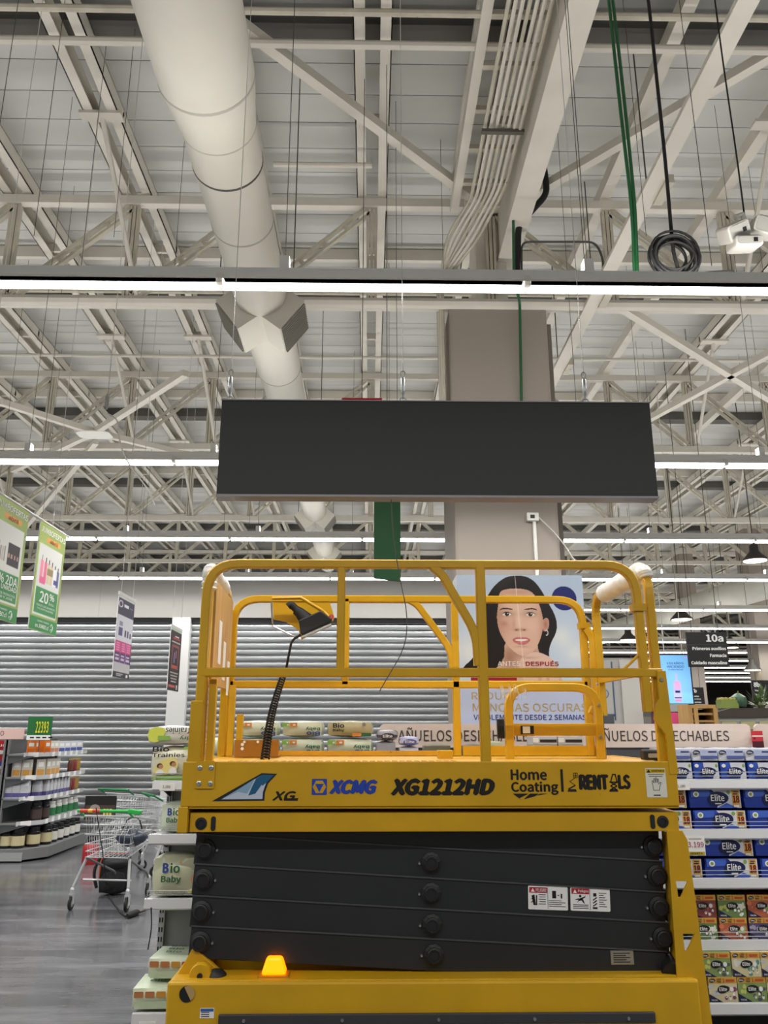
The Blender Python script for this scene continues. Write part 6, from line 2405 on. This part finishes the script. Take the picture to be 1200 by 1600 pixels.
JB = mat('jar_black', '17171a', .3)
JW = mat('jar_white', 'dcdcd8', .4)
LC = mat('label_cream', 'cbbf96', .5)
LW = mat('label_white', 'd8d8d0', .5)
LG = mat('label_green', '2f7a4a', .5)
LR = mat('label_dark', '4a3a38', .5)
EG = 'products on the end gondola'
front = [(GXB + .09, GY0 + .12), (GXB + .25, GY0 + .12), (GXB + .40, GY0 + .3), (GXB + .42, GY0 + .55), (GXB + .42, GY0 + .8), (GXB + .42, GY0 + 1.05), (GXB + .42, GY0 + 1.3), (GXB + .42, GY0 + 1.55), (GXB + .42, GY0 + 1.78)]
big = jar(.095, .27, JB, JB, 'x', LC)
bigw = jar(.085, .25, JB, JB, 'x', LW)
for i, (x, yv) in enumerate(front):
    T = big if i < 4 else bigw
    T.put('supplement_jar', 'black jar with %s label on the gondola base at left, %s from the left' % ('cream' if i < 4 else 'white', ORD[i if i < 4 else i - 4]), 'jar', (x + (.06 if i > 2 else 0), yv, zz_[0]), 0, EG)
mid = jar(.08, .27, JB, JB, 'x', LR)
midw = jar(.075, .24, JW, JW, 'x', LG)
for i, (x, yv) in enumerate(front[2:]):
    T = mid if i < 2 else midw
    T.put('supplement_jar', ('black jar with dark label, second shelf of the end gondola, %s from left' if i < 2 else 'white jar with green label, second shelf of the end gondola, %s from left') % ORD[i if i < 2 else i - 2], 'jar', (x, yv, zz_[1]), 0, EG)
MK = Tmpl()
MK.part('carton', MB().box((-.055, -.055, 0), (.055, .055, .17)), pmat('cfcfd4'))
mb = MB()
mb.add([(-.055, -.055, .17), (.055, -.055, .17), (.055, .055, .17), (-.055, .055, .17), (-.055, 0, .25), (.055, 0, .25)], [(0, 1, 5, 4), (2, 3, 4, 5), (1, 2, 5), (3, 0, 4)])
MK.part('gable_top', mb, pmat('b9bac0'))
mb = MB().flat(rect(-.054, .054, .01, .07), (0, -.056, 0))
mb.flat([(-.054, .01), (.054, .01), (.054, .07), (-.054, .07)], (.056, 0, 0), (0, 1, 0), (0, 0, 1))
MK.part('print', mb, pmat('5a5490'))
mk = [(GXB + .06 + i * .115, GY0 + .1) for i in range(3)] + [(GXB + .38, GY0 + .3)] + [(GXB + .43, GY0 + .45 + i * .14) for i in range(7)]
for i, (x, yv) in enumerate(mk):
    MK.put('drink_carton', 'gable-top drink carton, third shelf of the end gondola, %s from left' % ORD[i], 'carton', (x, yv, zz_[2]), 0, EG)
cr = carton(.13, .07, .24, 'd5cfc0', 'd9a050')
cxp = [(GXB + .12, GY0 + .14), (GXB + .26, GY0 + .15), (GXB + .38, GY0 + .32), (GXB + .41, GY0 + .5), (GXB + .41, GY0 + .68), (GXB + .41, GY0 + .86)]
for i, (x, yv) in enumerate(cxp):
    cr.put('food_carton', 'cream and amber carton, fourth shelf of the end gondola, %s from left' % ORD[i], 'carton', (x, yv, zz_[3]), 0 if i < 2 else .7 if i == 2 else 1.4, EG)
co_ = carton(.13, .1, .19, 'e07a24', 'c4601a')
cg_ = carton(.12, .1, .18, 'd6d0c6', 'c98a70')
cb_ = carton(.16, .1, .17, 'd3d6de', '4a5a9a')
for i, (x, yv) in enumerate([(GXB + .3, GY0 + .16), (GXB + .43, GY0 + .3), (GXB + .42, GY0 + .5), (GXB + .42, GY0 + .68), (GXB + .42, GY0 + .9), (GXB + .42, GY0 + 1.15), (GXB + .42, GY0 + 1.42), (GXB + .42, GY0 + 1.7)]):
    T, nm, kk = (co_, 'orange', i) if i < 2 else (cg_, 'beige', i - 2) if i < 4 else (cb_, 'white and blue', i - 4)
    T.put('food_carton', '%s carton on the top shelf of the end gondola, %s from left' % (nm, ORD[kk]), 'carton', (x, yv, zz_[4]), 0 if i < 1 else 1.2, EG)
# snack bags at the far end of two shelves
for j, lv in enumerate((2, 3)):
    for i in range(3):
        mb = soft_box(.14, .07, .2, .02, 4, 50 + i)
        t = thing('snack_bag', '%s snack bag at the end of the %s shelf of the end gondola' % (('brown', 'red', 'gold')[i], ('third', 'fourth')[j]), 'bag', (GXB + .44, GY0 + 1.42 + i * .17, zz_[lv]), EG, world=False, rz=1.3)
        mb.build('bag', pmat(('6a3a2c', '8a2a2a', 'b08a3a')[i]), t, smooth=True)
        MB().box((-.07, -.01, .19), (.07, .01, .215)).build('crimped_top', pmat('c2a860'), t)
# ------------------------------------------------------------------ shopping trolleys, backpack
def trolley(label, loc, rz, hcol, hcol2, flag, sc=1.0):
    """local: handle side toward -Y, nose toward +Y, origin on the floor under the handle"""
    t = thing('shopping_trolley', label, 'shopping trolley', loc, 'shopping trolleys', world=False, rz=rz)
    W0, W1, Ln = .27, .20, .86        # half widths at handle / nose, length
    zt, zb, zn = .92, .50, .80        # rim, basket bottom, nose rim
    bw = MB()

    def sect(f):
        return W0 + (W1 - W0) * f
    rim = [(-W0, 0, zt), (W0, 0, zt), (W1, Ln, zn), (-W1, Ln, zn)]
    bot = [(-W0 * .86, .06, zb), (W0 * .86, .06, zb), (W1 * .8, Ln - .1, zb + .06), (-W1 * .8, Ln - .1, zb + .06)]
    fm_ = MB().tube([Vector(p) for p in rim], .010, 6, closed=True)
    fm_.tube([Vector(p) for p in bot], .006, 6, closed=True)
    fm_.build('basket_rim', CHROME, t, smooth=True)
    R4, B4 = [Vector(p) for p in rim], [Vector(p) for p in bot]
    for s in range(4):
        a0, a1, b0, b1 = R4[s], R4[(s + 1) % 4], B4[s], B4[(s + 1) % 4]
        n = 9 if s % 2 == 0 else 17
        for i in range(1, n):
            f = i / n
            bw.tube([a0.lerp(a1, f), b0.lerp(b1, f)], .0034, 4, cap=False)
        for f in (.22, .45, .68, .86):
            bw.tube([a0.lerp(b0, f), a1.lerp(b1, f)], .0055, 5, cap=False)
    for i in range(1, 10):
        bw.tube([B4[0].lerp(B4[1], i / 10), B4[3].lerp(B4[2], i / 10)], .0022, 4, cap=False)
    for i in range(1, 9):
        bw.tube([B4[0].lerp(B4[3], i / 9), B4[1].lerp(B4[2], i / 9)], .0024, 4, cap=False)
    bw.build('basket_wires', CHROME, t)['kind'] = 'stuff'
    # child seat flap
    cs = MB()
    for i in range(8):
        f = i / 7
        cs.tube([(-.2 + .4 * f, .05, zb + .22), (-.2 + .4 * f, .2, zt - .06)], .0024, 4, cap=False)
    for z in (.25, .75):
        cs.tube([(-.2, .05 + .15 * z, zb + .22 + .14 * z), (.2, .05 + .15 * z, zb + .22 + .14 * z)], .003, 4)
    cs.build('child_seat', CHROME, t)
    # handle
    MB().tube([(-W0 - .02, -.1, zt + .06), (W0 + .02, -.1, zt + .06)], .017, 10).build('handle', hcol, t, smooth=True)
    if flag:
        MB().tube([(-W0 + .01, -.1, zt + .06), (-.04, -.1, zt + .06)], .0195, 10).build('handle_print', mat('print_flag_red', 'c8402c', .4), t)
        MB().tube([(-W0 + .1, -.1, zt + .06), (-.12, -.1, zt + .06)], .0202, 10).build('handle_print', mat('print_flag_gold', 'd9b43a', .4), t)
        MB().prism([(-.06, -.02), (.08, -.035), (.09, .01), (-.05, .025)], .06, (W0 + .06, -.13, zt + .06)).build('coin_lock', hcol2, t, bevel=.008)
    for s in (-1, 1):
        MB().tube([(s * W0, -.1, zt + .06), (s * W0, .03, zt - .01)], .012, 8).build('handle_bracket', hcol2, t)
        MB().tube(roundpath([(s * W0 * .9, .1, zb - .02), (s * W0 * 1.12, -.02, .22)], .05), .016, 8).build('rear_leg', SHELFL, t, smooth=True)
        MB().tube(roundpath([(s * W0 * .86, .06, zb), (s * W1 * .95, Ln - .15, .26), (s * W1 * .95, Ln - .1, .2)], .06), .013, 8).build('side_frame', SHELF, t, smooth=True)
    MB().tube([(-W0, .12, .27), (W0, .12, .27)], .009, 6).build('cross_bar', CHROME, t)
    for s in (-1, 1):
        for yv, wx in ((-.03, W0 * 1.13), (Ln - .08, W1 * .95)):
            c = thing('caster', None, None, (s * wx, yv, 0), world=False)
            c.parent = t
            MB().lathe([(.035, -.014), (.06, -.014), (.0655, -.009), (.0655, .009), (.06, .014), (.035, .014)], 20, (0, 0, .0655), (1, .1, 0)).build('tyre', RUB, c, smooth=True)
            MB().lathe([(.036, -.015), (.036, .015)], 16, (0, 0, .0655), (1, .1, 0)).build('hub', SHELFL, c)
            fk = MB()
            fk.box((-.024, -.02, .06), (-.019, .02, .15))
            fk.box((.019, -.02, .06), (.024, .02, .15))
            fk.box((-.024, -.02, .145), (.024, .02, .16))
            fk.lathe([(.022, .16), (.022, .2), (.012, .22)], 12)
            fk.build('fork', CHROME, c)
    return t


q = atz(153, 1424, 0.0)
tA = trolley('nearest chrome shopping trolley with light green and red handle', (q.x, q.y + .05, 0), math.radians(-8), GREENP, GREENP, True)
q = atz(205, 1352, 0.0)
tB = trolley('chrome shopping trolley with dark green trim behind the nearest one', (q.x - .35, q.y + .3, 0), math.radians(-28), GREEND, GREEND, False)
q = atz(262, 1350, 0.0)
tC = trolley('rearmost chrome shopping trolley with dark green handle beside the shelves', (q.x - .05, q.y - .75, 0), math.radians(-60), GREEND, GREEND, False)
# dark bag and box of things lying in the nearest trolley
q = at(205, 1298, 9.35)
bg_ = thing('carrier_bag', 'dark blue carrier bag lying inside the nearest trolley', 'bag', (q.x, 9.4, .58), world=False, rz=.3)
soft_box(.34, .24, .2, .05, 6, 77).build('bag', pmat('2e3848'), bg_, smooth=True)
MB().tube(roundpath([(-.1, 0, .18), (-.06, 0, .3), (.06, 0, .3), (.1, 0, .18)], .05), .008, 6).build('bag_handle', RUB, bg_)
# advert panel on the second trolley's handle
q = at(157, 1258, 9.9)
ad = thing('trolley_advert', 'dark picture panel fixed to the handle of the dark green trolley', 'advert', (q.x, 9.9, q.z - .16), world=False)
mb = MB().box((-.18, 0, 0), (.18, .01, .26))
mb.cur = 1
mb.flat(rect(-.17, .17, .0, .16), (0, -.002, 0))
mb.cur = 2
for i in range(3):
    mb.flat(rect(.04 + i * .035, .065 + i * .035, .02, .12), (0, -.004, 0))
mb.cur = 3
mb.flat(ell(-.06, .12, .06, .05, 12), (0, -.004, 0))
mb.build('panel', [BLACK, mat('ad_brown', '4a3830', .5), mat('ad_yellow', 'd9c85a', .5), mat('ad_grey', '9a9088', .5)], ad)
# backpack on the floor under the trolley
q = atz(173, 1399, 0)
bp = thing('backpack', 'black backpack with orange piping standing on the floor under the trolley', 'backpack', (q.x, q.y + .1, 0), world=False, rz=.15)
BPK = mat('backpack_black', '1c1c1e', .8, bump=.4, vscale=20)
soft_box(.36, .22, .46, .03, 8, 91).build('body', BPK, bp, smooth=True)
fp = soft_box(.28, .09, .24, .03, 6, 92)
fp.v = [(x, yv - .13, z + .02) for x, yv, z in fp.v]
fp.build('front_pocket', BPK, bp, smooth=True)
fl = soft_box(.3, .1, .13, .03, 6, 93)
fl.v = [(x + .02, yv - .11, z + .28) for x, yv, z in fl.v]
fl.build('top_flap', mat('backpack_grey', '37373a', .7), bp, smooth=True)
MB().tube(roundpath([(-.16, -.1, .16), (-.15, -.13, .4), (-.05, -.12, .45), (.14, -.1, .44)], .06), .007, 6).build('piping', mat('piping_orange', 'd9622a', .5), bp, smooth=True)
MB().tube(roundpath([(-.1, .02, .45), (-.06, .02, .52), (.06, .02, .52), (.1, .02, .45)], .05), .012, 6).build('grab_loop', RUB, bp, smooth=True)
for s in (-1,):
    MB().tube(roundpath([(s * .17, -.05, .4), (s * .23, -.1, .25), (s * .18, -.08, .08)], .08), .02, 6).build('shoulder_strap', BPK, bp, smooth=True)
# red cooler-like bottle behind
q = atz(140, 1350, 0)
rb = thing('red_canister', 'small red canister on the floor behind the nearest trolley', 'canister', (q.x, q.y, 0), world=False)
MB().lathe([(.1, 0), (.11, .02), (.11, .22), (.09, .26), (.05, .28)], 16).build('body', mat('canister_red', 'b0242c', .4), rb, smooth=True)
MB().lathe([(.045, .28), (.045, .32)], 12).build('cap', RUB, rb)
MB().tube(roundpath([(-.06, 0, .27), (-.05, 0, .36), (.05, 0, .36), (.06, 0, .27)], .03), .01, 6).build('carry_handle', RUB, rb)
# extension lead on the floor
pts = [atz(170, 1400, .01), atz(190, 1428, .01), atz(200, 1434, .01), atz(212, 1428, .01), atz(228, 1422, .02)]
el = thing('extension_lead', 'black extension lead with socket end on the floor beside the trolley', 'cable', atz(205, 1430, 0))
MB().tube(roundpath(pts, .1), .008, 6).build('lead', RUB, el, smooth=True)
a, b = atz(199, 1431, .03), atz(217, 1424, .03)
MB().tube([a, a.lerp(b, .2), a.lerp(b, .8), b], [.018, .03, .03, .014], 10).build('socket', RUB, el, smooth=True)
pts = [at(150, 1262, 8.9), at(160, 1330, 8.9), atz(168, 1392, .02)]
MB().tube(roundpath(pts, .2), .005, 5).build('trailing_lead', RUB, el, smooth=True)
pts = [at(236, 1418, 5.6), at(237, 1450, 5.62), at(231, 1484, 5.62)]
tag(MB().tube(roundpath(pts, .05), .004, 5).build('hanging_lead', RUB), 'short black lead hanging below the third shelf left of the lift', 'cable')

# ------------------------------------------------------------------ deep hall on the right
# booth panel with round seals
BY = 13.6
q0, q1 = at(922, 1175, BY), at(987, 1031, BY)
bo = thing('grey_booth', 'pale grey booth with round seals, seen between the lift rails', 'booth', ((q0.x + q1.x) / 2, BY, 0))
BG = mat('booth_grey', 'b5b3ae', .6)
MB().box((q0.x - .5, BY, 0), (q1.x - .22, BY + .8, q1.z)).build('panel', BG, bo)
MB().box((q1.x - .22, BY - .05, 0), (q1.x + .1, BY + .8, q1.z)).build('corner_post', mat('booth_pale', 'c9c6bf', .6), bo)
xm = at(957, 1060, BY).x
mb = MB()
for cz in (1040, 1062, 1080):
    zc_ = at(950, cz, BY).z
MB().box((xm - .01, BY - .01, at(950, 1125, BY).z), (xm + .012, BY, q1.z - .03)).build('frame_line', mat('frame_blue', '48607c', .5), bo)
MB().box((q0.x, BY - .01, at(950, 1117, BY).z - .015), (xm, BY, at(950, 1117, BY).z + .015)).build('frame_line', mat('frame_blue', '48607c', .5), bo)
MB().box((q0.x, BY - .02, at(950, 1135, BY).z), (xm - .03, BY, at(950, 1119, BY).z)).build('dark_window', SHELFD, bo)
for i, (cx, cy) in enumerate(((938, 1070), (943, 1084))):
    c_ = at(cx, cy, BY)
    mb = MB()
    mb.lathe([(.085, 0), (.085, .01)], 20, (c_.x, BY, c_.z), (0, -1, 0))
    mb.cur = 1
    text(mb, '35' if i == 0 else 'años', c_.x - .04, c_.x + .04, c_.z - .025, c_.z + .025, BY - .012)
    mb.cur = 2
    mb.lathe([(.07, 0), (.07, .0008)], 20, (c_.x, BY - .0101, c_.z), (0, -1, 0))
    mb.build('round_seal', [mat('seal_blue', '5a6470', .5), mat('seal_dark', '2c343c', .5), mat('seal_pale', 'a4a8aa', .5)], bo)

# portrait screen
TY = 14.0
q0, q1 = at(1036, 1106, TY), at(1078, 1021, TY)
tv = thing('advert_screen', 'portrait advert screen glowing light blue with a bottle', 'screen', ((q0.x + q1.x) / 2, TY, q0.z))
MB().box((q0.x, TY, q0.z), (q1.x, TY + .08, q1.z)).build('housing', mat('screen_frame', '15171a', .35), tv, bevel=.006)
sw, sh_ = q1.x - q0.x - .05, (q1.z - q0.z) * .89


def screen_art(u, v):
    img = np.ones(u.shape + (3,)) * np.array((.47, .72, .93))
    img += (.07 * gauss(u, v, .5, .6, .5, .4))[..., None]

    def R(m_, c):
        img[m_] = c
    body = inpoly(u, v, [(.36, .92), (.36, .62), (.4, .55), (.46, .52), (.46, .38), (.54, .38), (.54, .52), (.6, .55), (.64, .62), (.64, .92)])
    R(body, (.72, .74, .92))
    R(body & (v > .55) & (v < .7) & (u > .42) & (u < .6), (.88, .66, .82))
    R((np.abs(u - .5) < .08) & (np.abs(v - .76) < .02), (.12, .1, .3))
    R((np.abs(u - .5) < .12) & (np.abs(v - .885) < .012), (.1, .08, .16))
    R((np.abs(u - .5) < .1) & (v > .92) & (v < .96), (.86, .52, .66))
    R((u > .8) & (u < .93) & (v > .03) & (v < .06), (.7, .62, .85))
    return img


paint('screen_image', sw, sh_, 50, 90, screen_art, vcol_mat('screen_glow', .3, .75), tv, (q0.x + .025, TY - .003, q1.z - sh_ - .03))
mb = MB()
zt_ = q1.z - .03
text(mb, '150 AÑOS', q0.x + .13, q1.x - .13, zt_ - .16, zt_ - .11, TY - .006)
text(mb, 'HACIENDO', q0.x + .13, q1.x - .13, zt_ - .22, zt_ - .175, TY - .006)
text(mb, 'LO BIEN HECHO', q0.x + .15, q1.x - .15, zt_ - .26, zt_ - .235, TY - .006)
mb.build('screen_lettering', mat('print_slateblue', '5a78a8', .5), tv)
for xx in (q0.x + .12, q1.x - .12):
    MB().tube([(xx, TY + .04, q1.z), (xx, TY + .04, ZD)], .008, 5).build('hanging_pole', CREAM, tv)


def aisle_sign(x0, y0, x1, y1, Y, label, lines):
    q0, q1 = at(x0, y1, Y), at(x1, y0, Y)
    t = thing('aisle_sign', label, 'sign', ((q0.x + q1.x) / 2, Y, q0.z), 'black aisle signs')
    w__, h__ = q1.x - q0.x, q1.z - q0.z
    MB().box((q0.x, Y, q0.z), (q1.x, Y + .04, q1.z)).build('board', mat('sign_black', '141414', .5), t)
    for s, a0, a1, b0, b1 in lines:
        mb = MB()
        text(mb, s, q0.x + a0 * w__, q0.x + a1 * w__, q1.z - b1 * h__, q1.z - b0 * h__, Y - .004, bold=.06)
        mb.build('lettering', WHITE, t)
    MB().box((q0.x, Y - .003, q1.z - h__ * .37), (q1.x, Y, q1.z - h__ * .36)).build('divider', SHELFD, t)
    for f in (.15, .82):
        MB().tube([(q0.x + f * w__, Y + .02, q1.z), (q0.x + f * w__, Y + .02, ZD)], .006, 5).build('hanging_wire', WIRE, t)


aisle_sign(1077, 988, 1134, 1042, 13.5, 'black aisle sign 10a listing first aid and pharmacy', [('10a', .48, .92, .06, .28), ('Primeros auxilios', .12, .96, .42, .52), ('Farmacia', .54, .95, .62, .72), ('Cuidado masculino', .06, .95, .83, .93)])
aisle_sign(1178, 1063, 1222, 1096, 22, 'black aisle sign 8b at the right edge', [('8b', .05, .25, .08, .32), ('Yogurt', .06, .4, .44, .55), ('Postres', .06, .42, .64, .75), ('Quesos', .06, .42, .83, .93)])
aisle_sign(1074, 1074, 1099, 1100, 22, 'black aisle sign 7b beside the glowing screen', [('7b', .3, .6, .08, .32), ('Cereales', .2, .7, .48, .58), ('Legumbres', .2, .8, .66, .76), ('Conservas', .2, .8, .84, .94)])
aisle_sign(990, 1088, 1008, 1110, 26, 'black aisle sign 6b between the lift posts', [('6b', .3, .7, .08, .34), ('Café', .3, .7, .48, .58), ('Té', .3, .6, .68, .78)])

# pendant lamps
SHD = mat('lamp_shade_dark', '3c3a36', .5, .3)
LGW = mat('lamp_glow', 'fff6e0', .4, emit='fff3d8', estr=5)
for i, (px, py, Y, l) in enumerate(((1180, 876, 17, 'dark cone pendant lamp at upper right below the trusses'), (1065, 968, 20, 'dark cone pendant lamp left of the aisle sign 10a'),
                                    (982, 1000, 24, 'dark cone pendant lamp seen between the lift posts'), (1142, 1012, 28, 'dark cone pendant lamp right of the aisle sign 10a'),
                                    (1176, 1047, 26, 'small dark cone pendant lamp above the aisle sign 8b'))):
    q = at(px, py, Y)
    t = thing('pendant_lamp', l, 'lamp', q, 'cone pendant lamps')
    MB().lathe([(.28, 0), (.26, .03), (.1, .2), (.09, .34), (.03, .38)], 20, q).build('shade', SHD, t, smooth=True)
    MB().lathe([(.24, -.012), (.24, .0)], 20, q).build('diffuser', LGW, t)
    MB().tube([q + Vector((0, 0, .38)), (q.x, q.y, ZD)], .012, 5).build('cord', WIRE, t)

# second duct, slanting across far on the right
pa2, pb2 = at(1225, 905, 22.5), at(895, 1012, 40)
pa2.z = pb2.z = 6.0
sd = thing('far_duct', 'thick white duct slanting across the far right of the roof', 'duct', pa2)
MB().tube([pa2, pb2 + (pb2 - pa2) * .3], .42, 20).build('duct_section', DUCT, sd, smooth=True)
for f in (.22, .5):
    q = pa2.lerp(pb2, f)
    MB().beam(q + Vector((-.1, -.5, .05)), q + Vector((.0, -.15, .0)), .5, .4).build('side_grille', DUCTG, sd)

# further columns
for (px0, px1, Y, l) in ((1074, 1096, 30, 'slim grey column behind the aisle sign 10a'), (1183, 1225, 26, 'grey column at the right edge deep in the hall')):
    x0, x1 = at(px0, 1000, Y).x, at(px1, 1000, Y).x
    t = thing('hall_column', l, 'column', ((x0 + x1) / 2, Y, 0), 'columns deep in the hall')
    MB().box((x0, Y, 0), (x1, Y + .8, 8.4)).build('shaft', COLM, t)
    MB().box((x0 - .1, Y - .1, 8.4), (x1 + .1, Y + .9, 8.6)).build('capital', CREAM, t)

# deli counter with wood shelf, brown canopy and greens
CY = 12.2
q0, q1 = at(1106, 1140, CY), at(1240, 1122, CY)
dc = thing('deli_counter', 'white glazed counter under a dark brown canopy at right', 'counter', ((q0.x + q1.x) / 2, CY, 0))
MB().box((q0.x, CY, 0), (q1.x, CY + .9, q1.z - .05)).build('body', WHT, dc)
za, zb = at(1150, 1121, CY).z, at(1150, 1112, CY).z
MB().prism([(q0.x - .05, za), (q1.x, za), (q1.x, zb + .05), (q0.x + .35, zb + .05), (q0.x - .05, za + .03)], 1.0, (0, CY - .1, 0)).build('canopy', mat('canopy_brown', '3c322c', .6), dc)
MB().box((q0.x + .02, CY - .03, q0.z - .3), (q1.x, CY - .02, za)).build('glass', mat('counter_glass', 'd4dcdc', .1, alpha=.35), dc)
for i in range(4):
    MB().box((q0.x + .2 + i * .28, CY - .05, q1.z - .16), (q0.x + .42 + i * .28, CY - .035, q1.z - .05)).build('menu_card', mat('menu_yellow', 'd6d29a', .5) if i < 3 else WHITE, dc)
rr = random.Random(9)
for i, (px, py, r, c, l) in enumerate(((1137, 1107, .10, '7c8a42', 'yellow-green fruit crate on the brown canopy'), (1155, 1104, .11, '3c5a44', 'round dark green melon on the brown canopy'),
                                       (1146, 1092, .07, '5a7a4a', 'small green leafy plant top above the brown canopy'), (1190, 1108, .10, '54683a', 'leafy greens heaped on the brown canopy at right'))):
    q = at(px, py, CY + .2)
    zz0 = zb + .05
    t = thing('greengrocery', l, 'produce', (q.x, CY + .2, zz0), 'greens on the canopy', world=False)
    if i == 0:
        MB().box((-.13, -.1, 0), (.13, .1, .12)).build('crate', pmat(c), t)
        mb = MB()
        for k_ in range(8):
            mb.lathe([(.01, -.03), (.035, -.02), (.04, 0), (.03, .025), (.005, .035)], 8, (-.1 + .065 * (k_ % 4), -.05 + .1 * (k_ // 4), .13))
        mb.build('fruit', pmat('8f8a3c'), t, smooth=True)['kind'] = 'stuff'
    elif i == 1:
        MB().lathe([(.03, 0), (.1, .03), (.125, .1), (.11, .17), (.04, .22), (.01, .23)], 16).build('melon', pmat(c), t, smooth=True)
        MB().tube([(0, 0, .22), (.01, 0, .26)], .01, 6).build('stem', pmat('6a5a3a'), t)
    else:
        mb = MB()
        for k_ in range(60 if i == 3 else 34):
            a_, b_ = rr.uniform(0, 6.28), rr.uniform(.1, 1.3)
            R_ = r * rr.uniform(1.0, 2.6) * (1.6 if i == 3 else 1)
            p_ = Vector((math.cos(a_) * math.cos(b_) * R_, math.sin(a_) * math.cos(b_) * R_ * .6, math.sin(b_) * R_))
            s_ = Vector((-math.sin(a_), math.cos(a_), 0)) * .03
            mb.add([p_ * .5, p_ * .75 + s_, p_, p_ * .75 - s_], [(0, 1, 2, 3)])
        mb.build('leaves', pmat(c), t)['kind'] = 'stuff'
        MB().lathe([(.05, 0), (.06, .05), (.03, .08)], 10).build('stalk', pmat('46502e'), t)
# wooden rack left of the counter
q0, q1 = at(1078, 1140, CY - .55), at(1118, 1101, CY - .55)
wr = thing('wooden_rack', 'light wooden shelf rack left of the brown canopy', 'rack', ((q0.x + q1.x) / 2, CY - .55, 0))
WD = mat('rack_wood', 'c49a5c', .55, var=.12, vscale=3, stretch=(6, 6, .8))
yw = CY - .55
MB().box((q0.x, yw, q1.z - .05), (q1.x, yw + .4, q1.z)).build('top_board', WD, wr)
for xx in (q0.x, (q0.x + q1.x) / 2 - .12, q1.x - .04):
    MB().box((xx, yw, 0), (xx + .06, yw + .4, q1.z - .05)).build('side_board', WD, wr)
for z in (q0.z - .2, q0.z + .1, q0.z + .2):
    MB().box((q0.x + .06, yw + .02, z), (q1.x - .04, yw + .4, z + .03)).build('shelf_board', WD, wr)
MB().box((q0.x + .22, yw + .3, q0.z - .2), (q1.x - .05, yw + .38, q1.z - .06)).build('back_board', mat('rack_dark', '2c2620', .7), wr)
# pink poster and plants between the posts
q0, q1 = at(1040, 1140, CY + 1), at(1076, 1112, CY + 1)
pk = thing('magenta_panel', 'dark magenta picture panel below the glowing screen', 'panel', (q0.x, CY + 1, 0))
MB().box((q0.x - .2, CY + 1, 0), (q1.x, CY + 1.05, q1.z)).build('panel', mat('panel_plum', '5a2848', .5), pk)
MB().lathe([(.14, 0), (.14, .006)], 20, ((q0.x + q1.x) / 2 - .06, CY + 1 - .002, (q0.z + q1.z) / 2), (0, -1, 0)).build('disc_print', mat('panel_pink', 'd84a78', .5), pk)
MB().box((q0.x - .2, CY + .98, q1.z), (q1.x, CY + 1.1, q1.z + .12)).build('top_rail', SHELFL, pk)

# far runs of shelving that close the view under the roof
FR = [(-.5, 30, 8.0, 2.3, '6a665f'), (8, 34, 9.0, 2.6, '57534c'), (4, 45, 20, 3.0, '4e4a44'), (14, 24, 9.0, 2.2, '77726a')]
for i, (x0, Y, ln, h_, c) in enumerate(FR):
    x0 = x0 + 3
    t = thing('far_shelf_run', ('grey shelf run deep in the hall behind the booth', 'dark shelf run behind the aisle signs', 'darkest shelf run at the far end of the hall', 'shelf run deep in the hall at the right edge')[i], 'shelf', (x0 + ln / 2, Y, 0), 'shelf runs deep in the hall')
    MB().box((x0, Y + .4, 0), (x0 + ln, Y + .5, h_)).build('back_panel', mat('far_' + c, c, .8), t)
    for z in (.2, .8, 1.4, h_ - .4):
        MB().box((x0, Y, z), (x0 + ln, Y + .4, z + .05)).build('shelf', SHELFL, t)
    st_ = MB()
    rr = random.Random(i)
    for z in (.25, .85, 1.45):
        x = x0
        while x < x0 + ln - .3:
            w__ = rr.uniform(.15, .35)
            st_.cur = rr.randrange(5)
            st_.box((x, Y + .1, z), (x + w__ - .02, Y + .38, z + rr.uniform(.25, .45)))
            x += w__
    st_.build('stocked_goods', [pmat('b8b0a0'), pmat('8a4a3a'), pmat('5a6a8a'), pmat('c2b45a'), pmat('6a7a5a')], t)['kind'] = 'stuff'
